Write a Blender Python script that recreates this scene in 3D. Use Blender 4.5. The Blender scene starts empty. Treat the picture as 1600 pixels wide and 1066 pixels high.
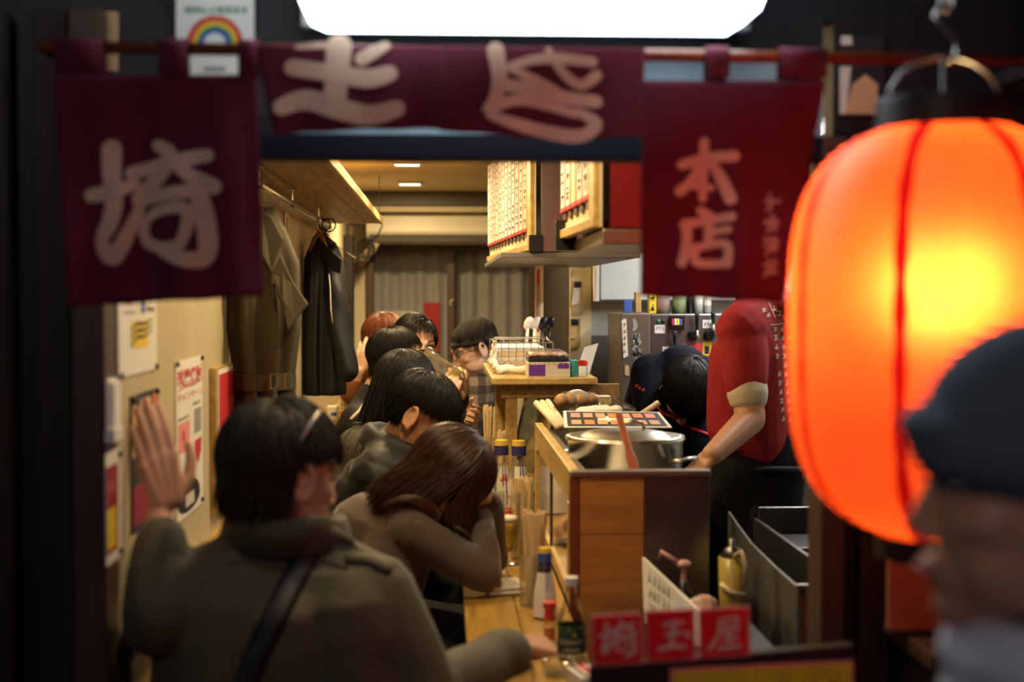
import bpy, bmesh, math, random
import numpy as np
from mathutils import Vector, Matrix, noise
from mathutils.bvhtree import BVHTree

SC = bpy.context.scene
COL = SC.collection
random.seed(7)
R = math.radians
V = Vector

# ------------------------------------------------------------------ camera, world, exposure
CAM_H, YAW, PITCH, FPX = 1.5, R(2.84), R(1.88), 2222.2
cam_d = bpy.data.cameras.new('camera')
cam_d.sensor_width = 36.0
cam_d.lens = 50.0
cam_d.clip_start = 0.05
cam_d.dof.use_dof = True
cam_d.dof.focus_distance = 4.7
cam_d.dof.aperture_fstop = 2.35
cam = bpy.data.objects.new('camera', cam_d)
cam.location = (0, 0, CAM_H)
cam.rotation_euler = (R(90) - PITCH, 0, -YAW)
COL.objects.link(cam)
SC.camera = cam

world = bpy.data.worlds.new('night')
SC.world = world
world.use_nodes = True
world.node_tree.nodes['Background'].inputs[0].default_value = (0.30, 0.42, 0.75, 1)
world.node_tree.nodes['Background'].inputs[1].default_value = 0.028

SC.view_settings.view_transform = 'Standard'
SC.view_settings.look = 'None'
SC.view_settings.gamma = 1.0
SC.view_settings.use_curve_mapping = False
SC.view_settings.exposure = 0.0
SC.cycles.use_denoising = True
SC.cycles.max_bounces = 8
SC.cycles.transmission_bounces = 8
SC.cycles.transparent_max_bounces = 16
SC.cycles.caustics_reflective = False
SC.cycles.caustics_refractive = False
SC.cycles.sample_clamp_indirect = 4.0

WARM = (1.0, 0.74, 0.38)
DOWNLIGHT_W = 12.5
KITCHEN_W = 32.0
SIGN_EMIT = 7.0
LANTERN_W = 20.0

# ------------------------------------------------------------------ pixel of the photo -> point at a real depth
_f = V((math.sin(YAW) * math.cos(PITCH), math.cos(YAW) * math.cos(PITCH), -math.sin(PITCH)))
_r = V((math.cos(YAW), -math.sin(YAW), 0))
_u = _r.cross(_f)
EYE = V((0, 0, CAM_H))
def ray(px, py):
    return _f + _r * ((px - 800) / FPX) + _u * ((533 - py) / FPX)
def W(px, py, Y):
    d = ray(px, py)
    return EYE + d * (Y / d.y)
def WX(px, py, X):
    d = ray(px, py)
    return EYE + d * (X / d.x)
def WZ(px, py, Z):
    d = ray(px, py)
    return EYE + d * ((Z - CAM_H) / d.z)

# ------------------------------------------------------------------ materials
MATS = {}
def mat(name, col, rough=0.6, metal=0.0, var=0.0, scale=8.0, bump=0.0, bscale=60.0, stretch=None, col2=None,
        trans=0.0, sss=0.0, sheen=0.0, emit=None, estr=0.0, spec=0.5, coat=0.0, ior=1.45, alpha=1.0, aniso=0.0):
    m = bpy.data.materials.new(name)
    m.use_nodes = True
    nt = m.node_tree
    b = nt.nodes['Principled BSDF']
    I = b.inputs
    I['Base Color'].default_value = (*col, 1)
    I['Roughness'].default_value = rough
    I['Metallic'].default_value = metal
    I['Specular IOR Level'].default_value = spec
    I['IOR'].default_value = ior
    I['Transmission Weight'].default_value = trans
    I['Coat Weight'].default_value = coat
    I['Alpha'].default_value = alpha
    if aniso:
        I['Anisotropic'].default_value = aniso
    if sss:
        I['Subsurface Weight'].default_value = sss
        I['Subsurface Radius'].default_value = (0.6, 0.25, 0.12)
        I['Subsurface Scale'].default_value = 0.012
    if sheen:
        I['Sheen Weight'].default_value = sheen
        I['Sheen Roughness'].default_value = 0.4
    if emit:
        I['Emission Color'].default_value = (*emit, 1)
        I['Emission Strength'].default_value = estr
    if var or bump:
        tc = nt.nodes.new('ShaderNodeTexCoord')
        mp = nt.nodes.new('ShaderNodeMapping')
        if stretch:
            mp.inputs['Scale'].default_value = stretch
        nt.links.new(tc.outputs['Object'], mp.inputs[0])
        if var:
            n = nt.nodes.new('ShaderNodeTexNoise')
            n.inputs['Scale'].default_value = scale
            n.inputs['Detail'].default_value = 6
            n.inputs['Roughness'].default_value = 0.6
            nt.links.new(mp.outputs[0], n.inputs['Vector'])
            cr = nt.nodes.new('ShaderNodeValToRGB')
            c2 = col2 or tuple(c * (1 - var) for c in col)
            cr.color_ramp.elements[0].position = 0.3
            cr.color_ramp.elements[0].color = (*c2, 1)
            cr.color_ramp.elements[1].position = 0.7
            cr.color_ramp.elements[1].color = (*col, 1)
            nt.links.new(n.outputs['Fac'], cr.inputs[0])
            nt.links.new(cr.outputs[0], I['Base Color'])
        if bump:
            n2 = nt.nodes.new('ShaderNodeTexNoise')
            n2.inputs['Scale'].default_value = bscale
            n2.inputs['Detail'].default_value = 4
            nt.links.new(mp.outputs[0], n2.inputs['Vector'])
            bp = nt.nodes.new('ShaderNodeBump')
            bp.inputs['Strength'].default_value = bump
            bp.inputs['Distance'].default_value = 0.004
            nt.links.new(n2.outputs['Fac'], bp.inputs['Height'])
            nt.links.new(bp.outputs[0], I['Normal'])
    MATS[name] = m
    return m

M = MATS
mat('wall_cream', (0.52, 0.43, 0.26), 0.75, var=0.16, scale=9, bump=0.25, bscale=90)
mat('column_cream', (0.85, 0.72, 0.42), 0.6)
mat('wall_back', (0.70, 0.60, 0.40), 0.7, var=0.1, scale=4)
mat('ceiling', (0.80, 0.63, 0.34), 0.55, var=0.12, scale=3)
mat('floor', (0.05, 0.04, 0.035), 0.6, var=0.4, scale=5)
mat('street', (0.045, 0.045, 0.05), 0.5, var=0.4, scale=12, bump=0.3)
mat('wood_light', (0.62, 0.40, 0.13), 0.42, var=0.42, scale=7, stretch=(6, 0.8, 6), bump=0.12, bscale=30)
mat('wood_table', (0.47, 0.27, 0.055), 0.36, var=0.5, scale=6, stretch=(7, 0.7, 7), bump=0.08, bscale=25, coat=0.2)
mat('wood_orange', (0.56, 0.23, 0.055), 0.42, var=0.4, scale=7, stretch=(0.9, 6, 7), bump=0.1, bscale=30)
mat('wood_plank', (0.45, 0.29, 0.11), 0.5, var=0.5, scale=7, stretch=(7, 0.7, 5), bump=0.1, bscale=30)
mat('wood_red', (0.22, 0.055, 0.02), 0.4, var=0.4, scale=10, stretch=(6, 6, 0.8))
mat('wood_pale', (0.74, 0.58, 0.34), 0.55, var=0.15, scale=10, stretch=(6, 6, 0.7))
mat('wood_dark', (0.020, 0.012, 0.009), 0.55, var=0.5, scale=7, stretch=(6, 6, 0.6))
mat('wood_brown', (0.075, 0.038, 0.02), 0.5, var=0.4, scale=7, stretch=(6, 6, 0.6))
mat('lintel', (0.006, 0.007, 0.015), 0.6, spec=0.15)
mat('transom', (0.30, 0.40, 0.46), 0.6, var=0.25, scale=8)
mat('transom_dark', (0.007, 0.009, 0.013), 0.5, var=0.3, scale=5)
mat('steel', (0.55, 0.53, 0.50), 0.24, 1.0, var=0.12, scale=14, bump=0.03, bscale=20)
mat('steel_red_reflection', (0.30, 0.018, 0.020), 0.28, 0.35, var=0.2, scale=5)  # steel cabinet: red reflection of curtain and lantern painted into the base colour
mat('steel_dark', (0.26, 0.245, 0.23), 0.32, 1.0, var=0.3, scale=9)
mat('steel_brushed', (0.42, 0.38, 0.33), 0.38, 1.0, var=0.2, scale=20)
mat('aluminium', (0.78, 0.76, 0.70), 0.27, 1.0, var=0.1, scale=18)
mat('chrome', (0.7, 0.68, 0.64), 0.18, 1.0)
mat('black_plastic', (0.012, 0.012, 0.013), 0.35)
mat('black_matte', (0.010, 0.010, 0.012), 0.7)
mat('black_gloss', (0.010, 0.010, 0.011), 0.12)
mat('white_plastic', (0.72, 0.70, 0.64), 0.4)
mat('ac_white', (0.80, 0.73, 0.55), 0.4)
mat('ac_dark', (0.10, 0.09, 0.075), 0.5)
mat('cabinet_white', (0.62, 0.63, 0.60), 0.5, var=0.1, scale=8)
mat('kitchen_wall', (0.60, 0.58, 0.50), 0.5, var=0.1, scale=6)
mat('paper', (0.74, 0.71, 0.64), 0.7)
mat('paper_dim', (0.58, 0.52, 0.44), 0.7)
mat('paper_pink', (0.72, 0.26, 0.25), 0.7)
mat('print_red', (0.55, 0.025, 0.03), 0.55)
mat('print_darkred', (0.28, 0.012, 0.03), 0.55)
mat('print_black', (0.015, 0.014, 0.016), 0.6)
mat('print_yellow', (0.78, 0.55, 0.03), 0.6)
mat('print_blue', (0.04, 0.10, 0.42), 0.6)
mat('print_green', (0.03, 0.22, 0.10), 0.6)
mat('print_violet', (0.12, 0.03, 0.30), 0.5)
mat('card_red', (0.80, 0.016, 0.03), 0.5)
mat('label_green', (0.012, 0.055, 0.028), 0.5)
mat('poster_lime', (0.82, 0.82, 0.05), 0.6, var=0.3, scale=60)
mat('panel_grey', (0.16, 0.145, 0.12), 0.45, 0.3, var=0.25, scale=9)
mat('print_orange', (0.70, 0.22, 0.04), 0.6)
mat('print_teal', (0.05, 0.35, 0.36), 0.6)
mat('print_tan', (0.55, 0.33, 0.16), 0.6)
mat('print_grey', (0.30, 0.29, 0.28), 0.6)
mat('noren', (0.125, 0.008, 0.030), 0.85, var=0.25, scale=5, sheen=0.05, bump=0.2, bscale=350)
mat('noren_letter', (0.88, 0.62, 0.46), 0.85, var=0.25, scale=9)
mat('noren_letter_grey', (0.42, 0.36, 0.34), 0.85)
mat('skin', (0.56, 0.30, 0.18), 0.48, sss=0.12, var=0.14, scale=24, col2=(0.50, 0.24, 0.14), bump=0.05, bscale=150)
mat('skin_pale', (0.66, 0.40, 0.27), 0.46, sss=0.12, var=0.12, scale=24)
mat('hair_black', (0.0075, 0.006, 0.005), 0.46, spec=0.32)
mat('hair_soft', (0.026, 0.019, 0.014), 0.55, spec=0.35)
mat('hair_brown', (0.045, 0.017, 0.009), 0.44, spec=0.4)
mat('hair_red', (0.13, 0.035, 0.012), 0.4)
mat('olive', (0.078, 0.066, 0.033), 0.75, var=0.22, scale=12, sheen=0.1, bump=0.15, bscale=300)
mat('olive_light', (0.17, 0.135, 0.085), 0.75, var=0.15, scale=12)
mat('strap_black', (0.008, 0.008, 0.012), 0.6)
mat('sweater', (0.105, 0.076, 0.064), 0.85, var=0.15, scale=20, sheen=0.35, bump=0.3, bscale=260)
mat('puffer', (0.011, 0.0115, 0.012), 0.65, var=0.2, scale=12, sheen=0.1)
mat('puffer_collar', (0.050, 0.047, 0.044), 0.8)
mat('tweed', (0.13, 0.11, 0.085), 0.9, var=0.7, scale=160, bump=0.4, bscale=200)
mat('coat_black', (0.012, 0.012, 0.014), 0.7)
mat('trousers', (0.012, 0.012, 0.016), 0.8)
mat('denim', (0.022, 0.030, 0.050), 0.8, var=0.5, scale=20)
mat('apron', (0.008, 0.008, 0.010), 0.85, spec=0.2)
mat('shirt_red', (0.36, 0.012, 0.018), 0.8, var=0.15, scale=12, bump=0.2, bscale=300)
mat('shirt_white', (0.62, 0.53, 0.40), 0.8)
mat('shirt_navy', (0.0035, 0.0045, 0.011), 0.85, var=0.2, scale=10, spec=0.15)
mat('rust_sleeve', (0.20, 0.065, 0.025), 0.85)
mat('trench', (0.066, 0.051, 0.027), 0.75, var=0.2, scale=9, bump=0.1, bscale=200)
mat('trench_dark', (0.022, 0.017, 0.011), 0.75)
mat('navy_jacket', (0.006, 0.008, 0.013), 0.6, var=0.3, scale=9)
mat('beanie', (0.020, 0.017, 0.015), 0.95, var=0.3, scale=60, bump=0.4, bscale=180)
mat('street_cap', (0.11, 0.14, 0.18), 0.95, var=0.2, scale=30, bump=0.3, bscale=200)
mat('scarf', (0.62, 0.64, 0.74), 0.9, var=0.1, scale=20)
mat('eye_white', (0.6, 0.55, 0.5), 0.3)
mat('eye_dark', (0.008, 0.006, 0.005), 0.15)
mat('lips', (0.42, 0.14, 0.11), 0.45)
mat('glass_green', (0.62, 0.80, 0.62), 0.03, trans=1.0)
mat('beer', (1.0, 0.70, 0.03), 0.12, trans=0.6, ior=1.1)
mat('foam', (0.80, 0.76, 0.66), 0.8)
mat('chopstick', (0.78, 0.58, 0.30), 0.6, var=0.12, scale=30)
mat('towel', (0.75, 0.70, 0.60), 0.95, var=0.08, scale=30, bump=0.4, bscale=120)
mat('bread', (0.55, 0.30, 0.13), 0.7, var=0.4, scale=30)
mat('meat', (0.62, 0.36, 0.26), 0.35, var=0.3, scale=30)
mat('sauce', (0.03, 0.012, 0.006), 0.2)
mat('purple_cap', (0.05, 0.04, 0.20), 0.4)
mat('cap_yellow', (0.70, 0.48, 0.06), 0.4)
mat('cap_red', (0.60, 0.04, 0.02), 0.4)
mat('curtain', (0.50, 0.47, 0.46), 0.9, var=0.15, scale=8)
mat('window_frame', (0.085, 0.045, 0.028), 0.45)
mat('frp_grey', (0.22, 0.21, 0.20), 0.4, 0.2, var=0.2, scale=6)
mat('pitcher', (0.70, 0.52, 0.10), 0.3, trans=0.4)
mat('pink_plastic', (0.60, 0.33, 0.30), 0.4)
mat('paper_lantern_ring', (0.010, 0.013, 0.018), 0.45)
mat('downlight_glow', (1, 0.9, 0.7), 0.5, emit=(1.0, 0.80, 0.50), estr=9)
mat('tube_glow', (1, 1, 1), 0.5, emit=(0.97, 0.97, 1.0), estr=6)
mat('sign_glow', (0.9, 0.95, 1.0), 0.4, emit=(0.80, 0.93, 1.0), estr=SIGN_EMIT)
mat('bulb_glow', (1, 1, 1), 0.5, emit=(1.0, 0.62, 0.22), estr=10)
mat('mirror_glass', (0.72, 0.66, 0.52), 0.10, 0.9, var=0.1, scale=3)
mat('wood_red_bright', (0.34, 0.085, 0.03), 0.4, var=0.3, scale=10, stretch=(6, 6, 0.8))
mat('bronze', (0.30, 0.255, 0.19), 0.35, 0.9, var=0.15, scale=6)
mat('pale_liquid', (0.55, 0.38, 0.34), 0.15, trans=0.4)
mat('green_liquid', (0.40, 0.50, 0.24), 0.15, trans=0.4)

def clear(name, tint, rough=0.02, ior=1.4, milk=0.0):
    m = bpy.data.materials.new(name)
    m.use_nodes = True
    nt = m.node_tree
    nt.nodes.clear()
    o = nt.nodes.new('ShaderNodeOutputMaterial')
    t = nt.nodes.new('ShaderNodeBsdfTransparent')
    t.inputs[0].default_value = (*tint, 1)
    g = nt.nodes.new('ShaderNodeBsdfGlossy')
    g.inputs['Roughness'].default_value = rough
    fr = nt.nodes.new('ShaderNodeFresnel')
    fr.inputs[0].default_value = ior
    mx = nt.nodes.new('ShaderNodeMixShader')
    ml = nt.nodes.new('ShaderNodeMath')
    ml.operation = 'MULTIPLY'
    ml.inputs[1].default_value = 0.6
    nt.links.new(fr.outputs[0], ml.inputs[0])
    nt.links.new(ml.outputs[0], mx.inputs[0])
    nt.links.new(t.outputs[0], mx.inputs[1])
    nt.links.new(g.outputs[0], mx.inputs[2])
    last = mx
    if milk:
        d = nt.nodes.new('ShaderNodeBsdfDiffuse')
        d.inputs[0].default_value = (0.8, 0.78, 0.72, 1)
        m2 = nt.nodes.new('ShaderNodeMixShader')
        m2.inputs[0].default_value = milk
        nt.links.new(mx.outputs[0], m2.inputs[1])
        nt.links.new(d.outputs[0], m2.inputs[2])
        last = m2
    nt.links.new(last.outputs[0], o.inputs[0])
    MATS[name] = m
clear('glass', (0.94, 0.95, 0.92))
clear('glass_thin', (0.99, 0.99, 0.98), ior=1.25, milk=0.03)
clear('plastic_clear', (0.93, 0.93, 0.90), 0.12, 1.5, 0.06)
clear('pane_glass', (0.92, 0.93, 0.93), 0.40, 1.15)

def plaid():
    m = bpy.data.materials.new('plaid')
    m.use_nodes = True
    nt = m.node_tree
    b = nt.nodes['Principled BSDF']
    b.inputs['Roughness'].default_value = 0.85
    tc = nt.nodes.new('ShaderNodeTexCoord')
    out = None
    for ax, sc_ in (('X', 26.0), ('Z', 26.0)):
        w = nt.nodes.new('ShaderNodeTexWave')
        w.wave_type = 'BANDS'
        w.bands_direction = ax
        w.inputs['Scale'].default_value = sc_ / 6.0
        w.inputs['Distortion'].default_value = 0.6
        nt.links.new(tc.outputs['Object'], w.inputs['Vector'])
        cr = nt.nodes.new('ShaderNodeValToRGB')
        cr.color_ramp.elements[0].position = 0.42
        cr.color_ramp.elements[0].color = (0.34, 0.30, 0.27, 1)
        cr.color_ramp.elements[1].position = 0.58
        cr.color_ramp.elements[1].color = (1, 1, 1, 1)
        nt.links.new(w.outputs['Fac'], cr.inputs[0])
        if out is None:
            out = cr
        else:
            mx = nt.nodes.new('ShaderNodeMix')
            mx.data_type = 'RGBA'
            mx.blend_type = 'MULTIPLY'
            mx.inputs[0].default_value = 1.0
            nt.links.new(out.outputs[0], mx.inputs[6])
            nt.links.new(cr.outputs[0], mx.inputs[7])
            mz = nt.nodes.new('ShaderNodeMix')
            mz.data_type = 'RGBA'
            mz.blend_type = 'MULTIPLY'
            mz.inputs[0].default_value = 1.0
            nt.links.new(mx.outputs[2], mz.inputs[6])
            mz.inputs[7].default_value = (0.22, 0.16, 0.095, 1)
            nt.links.new(mz.outputs[2], b.inputs['Base Color'])
    MATS['plaid'] = m
plaid()

def lantern_paper():
    m = bpy.data.materials.new('lantern_paper')
    m.use_nodes = True
    nt = m.node_tree
    nt.nodes.clear()
    o = nt.nodes.new('ShaderNodeOutputMaterial')
    t = nt.nodes.new('ShaderNodeBsdfTranslucent')
    d = nt.nodes.new('ShaderNodeBsdfDiffuse')
    g = nt.nodes.new('ShaderNodeBsdfGlossy')
    mx = nt.nodes.new('ShaderNodeMixShader')
    mg = nt.nodes.new('ShaderNodeMixShader')
    tc = nt.nodes.new('ShaderNodeTexCoord')
    n = nt.nodes.new('ShaderNodeTexNoise')
    n.inputs['Scale'].default_value = 9
    n.inputs['Detail'].default_value = 5
    cr = nt.nodes.new('ShaderNodeValToRGB')
    cr.color_ramp.elements[0].position = 0.3
    cr.color_ramp.elements[0].color = (0.90, 0.105, 0.022, 1)
    cr.color_ramp.elements[1].position = 0.7
    cr.color_ramp.elements[1].color = (0.95, 0.138, 0.030, 1)
    nt.links.new(tc.outputs['Object'], n.inputs['Vector'])
    nt.links.new(n.outputs['Fac'], cr.inputs[0])
    nt.links.new(cr.outputs[0], t.inputs[0])
    d.inputs[0].default_value = (0.62, 0.05, 0.03, 1)
    g.inputs[0].default_value = (0.9, 0.9, 0.9, 1)
    g.inputs['Roughness'].default_value = 0.35
    rf = nt.nodes.new('ShaderNodeBsdfRefraction')
    rf.inputs['Roughness'].default_value = 0.85
    rf.inputs['IOR'].default_value = 1.35
    mr = nt.nodes.new('ShaderNodeMixShader')
    mr.inputs[0].default_value = 0.38
    nt.links.new(cr.outputs[0], rf.inputs[0])
    nt.links.new(t.outputs[0], mr.inputs[1])
    nt.links.new(rf.outputs[0], mr.inputs[2])
    mx.inputs[0].default_value = 0.4
    mg.inputs[0].default_value = 0.05
    nt.links.new(mr.outputs[0], mx.inputs[1])
    nt.links.new(d.outputs[0], mx.inputs[2])
    nt.links.new(mx.outputs[0], mg.inputs[1])
    nt.links.new(g.outputs[0], mg.inputs[2])
    nt.links.new(mg.outputs[0], o.inputs[0])
    MATS['lantern_paper'] = m
    m2 = m.copy()
    m2.name = 'lantern_seam'
    for nd in m2.node_tree.nodes:
        if nd.type == 'VALTORGB':
            nd.color_ramp.elements[0].color = (0.60, 0.012, 0.006, 1)
            nd.color_ramp.elements[1].color = (0.66, 0.016, 0.008, 1)
    MATS['lantern_seam'] = m2
lantern_paper()

# ------------------------------------------------------------------ mesh builder
ORG = {}          # object -> world origin of its local frame
def frame(fwd, up=(0, 0, 1)):
    f = V(fwd).normalized()
    r = f.cross(V(up)).normalized()
    u = r.cross(f)
    return Matrix((r, f, u)).transposed()       # columns: right, forward, up

class MB:
    def __init__(s):
        s.v, s.f, s.m, s.mats = [], [], [], []
        s.cur = 0
    def use(s, name):
        if name not in s.mats:
            s.mats.append(name)
        s.cur = s.mats.index(name)
        return s
    def add(s, vs, fs):
        o = len(s.v)
        s.v.extend([V(p) for p in vs])
        for f in fs:
            s.f.append([i + o for i in f])
            s.m.append(s.cur)
        return s
    def box(s, c, d, rot=None):
        c = V(c); x, y, z = d[0] / 2, d[1] / 2, d[2] / 2
        vs = [V((a, b, e)) for a in (-x, x) for b in (-y, y) for e in (-z, z)]
        if rot is not None:
            vs = [rot @ p for p in vs]
        return s.add([c + p for p in vs], [(0, 1, 3, 2), (4, 6, 7, 5), (0, 4, 5, 1), (2, 3, 7, 6), (0, 2, 6, 4), (1, 5, 7, 3)])
    def bb(s, a, b):
        a, b = V(a), V(b)
        return s.box((a + b) / 2, (abs(b.x - a.x), abs(b.y - a.y), abs(b.z - a.z)))
    def quad(s, a, b, c, d):
        return s.add([a, b, c, d], [(0, 1, 2, 3)])
    def slab(s, pts, th):
        """a flat polygon given as points, thickened along th"""
        n = len(pts); th = V(th)
        vs = [V(p) for p in pts] + [V(p) + th for p in pts]
        fs = [tuple(range(n))[::-1], tuple(range(n, 2 * n))] + [(i, (i + 1) % n, n + (i + 1) % n, n + i) for i in range(n)]
        return s.add(vs, fs)
    def rings(s, rings, cap=True, close=False):
        n = len(rings[0]); vs = [p for r in rings for p in r]; fs = []
        for k in range(len(rings) - (0 if close else 1)):
            k2 = (k + 1) % len(rings)
            for i in range(n):
                j = (i + 1) % n
                fs.append((k * n + i, k * n + j, k2 * n + j, k2 * n + i))
        if cap and not close:
            fs.append(tuple(range(n))[::-1])
            fs.append(tuple(range((len(rings) - 1) * n, len(rings) * n)))
        return s.add(vs, fs)
    def tube(s, pts, r, n=8, cap=True, close=False):
        pts = [V(p) for p in pts]; N = len(pts)
        rr = r if isinstance(r, (list, tuple)) else [r] * N
        rg = []; ref = None
        for i, p in enumerate(pts):
            if close:
                t = pts[(i + 1) % N] - pts[i - 1]
            else:
                t = pts[min(i + 1, N - 1)] - pts[max(i - 1, 0)]
            t = t.normalized() if t.length > 1e-9 else V((0, 0, 1))
            if ref is None:
                ref = t.orthogonal().normalized()
            ref = (ref - t * ref.dot(t))
            ref = ref.normalized() if ref.length > 1e-6 else t.orthogonal().normalized()
            b = t.cross(ref)
            rg.append([p + (ref * math.cos(2 * math.pi * k / n) + b * math.sin(2 * math.pi * k / n)) * rr[i] for k in range(n)])
        return s.rings(rg, cap, close)
    def lathe(s, prof, c=(0, 0, 0), n=24, rot=None, cap=True, sx=1.0):
        c = V(c); rg = []
        for r, z in prof:
            ring = [V((r * math.cos(2 * math.pi * k / n) * sx, r * math.sin(2 * math.pi * k / n), z)) for k in range(n)]
            rg.append([c + (rot @ p if rot is not None else p) for p in ring])
        return s.rings(rg, cap)
    def ell(s, c, rad, rot=None, n=16, m=10):
        prof = []
        for i in range(m + 1):
            a = -math.pi / 2 + math.pi * i / m
            prof.append((max(math.cos(a), 1e-3), math.sin(a)))
        c = V(c); rg = []
        for r, z in prof:
            ring = [V((r * math.cos(2 * math.pi * k / n) * rad[0], r * math.sin(2 * math.pi * k / n) * rad[1], z * rad[2])) for k in range(n)]
            rg.append([c + (rot @ p if rot is not None else p) for p in ring])
        return s.rings(rg, True)
    def cone(s, a, b, ra, rb, n=14):
        """round-ended tapered limb segment"""
        a, b = V(a), V(b); d = b - a; L = d.length
        d = d / L if L > 1e-9 else V((0, 0, 1))
        x = d.orthogonal().normalized(); y = d.cross(x); rg = []
        def ring(c, r):
            rg.append([c + (x * math.cos(2 * math.pi * k / n) + y * math.sin(2 * math.pi * k / n)) * max(r, 1e-4) for k in range(n)])
        for t in (-90, -60, -30):
            ring(a + d * (ra * math.sin(R(t))), ra * math.cos(R(t)))
        ring(a, ra); ring(b, rb)
        for t in (30, 60, 90):
            ring(b + d * (rb * math.sin(R(t))), rb * math.cos(R(t)))
        return s.rings(rg, True)
    def limb(s, pts, rad, n=14):
        for i in range(len(pts) - 1):
            s.cone(pts[i], pts[i + 1], rad[i], rad[i + 1], n)
        return s
    def data(s, name):
        me = bpy.data.meshes.new(name)
        me.from_pydata([tuple(p) for p in s.v], [], s.f)
        return me
    def build(s, name, matname=None, parent=None, smooth=False, bevel=0.0, voxel=0.0, smit=4, post=None, origin=None, world=True):
        me = s.data(name)
        if voxel:
            me = remesh(me, voxel, smit)
            me.name = name
        if post is not None:
            n = len(me.vertices)
            co = np.empty(n * 3); me.vertices.foreach_get('co', co)
            no = np.empty(n * 3); me.vertex_normals.foreach_get('vector', no)
            me.vertices.foreach_set('co', post(co.reshape(-1, 3), no.reshape(-1, 3)).reshape(-1))
        s.world_me = None
        names = s.mats if (s.mats and not voxel) else [matname]
        for nm in names:
            me.materials.append(MATS[nm])
        if s.mats and not voxel:
            me.polygons.foreach_set('material_index', s.m)
        if smooth or voxel:
            me.shade_smooth()
        o = bpy.data.objects.new(name, me)
        COL.objects.link(o)
        if parent is not None:
            org = ORG[parent] if world else V((0, 0, 0))
            o.parent = parent
            ORG[o] = org if world else ORG.get(parent, V())
        else:
            n = len(me.vertices)
            if origin is None:
                co = np.empty(n * 3); me.vertices.foreach_get('co', co); co = co.reshape(-1, 3)
                org = V(((co[:, 0].min() + co[:, 0].max()) / 2, (co[:, 1].min() + co[:, 1].max()) / 2, co[:, 2].min()))
            else:
                org = V(origin)
            o.location = org
            ORG[o] = org
        if org.length > 1e-9:
            me.transform(Matrix.Translation(-org))
        if bevel:
            md = o.modifiers.new('bevel', 'BEVEL')
            md.width = bevel; md.segments = 2; md.limit_method = 'ANGLE'
        return o

def remesh(me, voxel, smit):
    o = bpy.data.objects.new('tmp', me)
    COL.objects.link(o)
    md = o.modifiers.new('r', 'REMESH'); md.mode = 'VOXEL'; md.voxel_size = voxel
    if smit:
        ms = o.modifiers.new('s', 'SMOOTH'); ms.factor = 0.5; ms.iterations = smit
    dg = bpy.context.evaluated_depsgraph_get()
    m2 = bpy.data.meshes.new_from_object(o.evaluated_get(dg))
    bpy.data.objects.remove(o)
    return m2

def bvh_of(o):
    m = o.data; org = ORG[o]
    return BVHTree.FromPolygons([v.co + org for v in m.vertices], [p.vertices[:] for p in m.polygons])

def tag(o, label=None, cat=None, group=None, kind=None):
    if label: o['label'] = label
    if cat: o['category'] = cat
    if group: o['group'] = group
    if kind: o['kind'] = kind
    return o
def thing(name, loc, label, cat, group=None):
    o = bpy.data.objects.new(name, None)
    o.empty_display_size = 0.05
    o.location = loc
    COL.objects.link(o)
    ORG[o] = V(loc)
    return tag(o, label, cat, group)
def structure(o):
    o['kind'] = 'structure'
    return o
def copy_tree(o, loc=None, label=None, parent=None):
    c = o.copy(); COL.objects.link(c)
    if parent is not None:
        c.parent = parent
    if loc is not None:
        c.location = loc
    if label:
        c['label'] = label
    ORG[c] = V(c.location) if parent is None else ORG[parent]
    for ch in list(o.children):
        copy_tree(ch, parent=c)
    return c

# ------------------------------------------------------------------ flat print: brush strokes and lettering
def stroke(mb, pts, ws, place, sub=4):
    """a brush stroke: polyline (2-D) with a width per point, laid by place(x, y, lift)"""
    P = [V((p[0], p[1])) for p in pts]
    if not isinstance(ws, (list, tuple)):
        ws = [ws] * len(P)
    pp, ww = [], []
    n = len(P)
    for i in range(n - 1):                                   # Catmull-Rom
        p0, p1, p2, p3 = P[max(i - 1, 0)], P[i], P[i + 1], P[min(i + 2, n - 1)]
        for k in range(sub + (1 if i == n - 2 else 0)):
            t = k / sub
            pp.append(0.5 * ((2 * p1) + (p2 - p0) * t + (2 * p0 - 5 * p1 + 4 * p2 - p3) * t * t + (3 * p1 - p0 - 3 * p2 + p3) * t ** 3))
            ww.append(ws[i] + (ws[i + 1] - ws[i]) * t)
    L, Rr = [], []
    for i, p in enumerate(pp):
        t = pp[min(i + 1, len(pp) - 1)] - pp[max(i - 1, 0)]
        t = t.normalized() if t.length > 1e-9 else V((1, 0))
        nn = V((-t.y, t.x)) * ww[i] / 2
        L.append(p + nn); Rr.append(p - nn)
    def cap(c, t, w, sgn):
        return [c + (V((t.x * math.cos(a) - t.y * math.sin(a), t.x * math.sin(a) + t.y * math.cos(a)))) * w / 2 for a in [R(x) * sgn for x in (60, 30, 0, -30, -60)]]
    t0 = (pp[0] - pp[1]).normalized(); t1 = (pp[-1] - pp[-2]).normalized()
    poly_end = cap(pp[-1], t1, ww[-1], 1); poly_start = cap(pp[0], t0, ww[0], 1)
    vs = [place(p.x, p.y) for p in L] + [place(p.x, p.y) for p in Rr]
    m = len(L)
    fs = [(i, i + 1, m + i + 1, m + i) for i in range(m - 1)]
    o = len(vs)
    vs += [place(p.x, p.y) for p in poly_end]; fs.append(tuple([m - 1] + list(range(o, o + 5)) + [2 * m - 1]))
    o = len(vs)
    vs += [place(p.x, p.y) for p in poly_start]; fs.append(tuple([m] + list(range(o, o + 5)) + [0]))
    mb.add(vs, fs)

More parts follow.
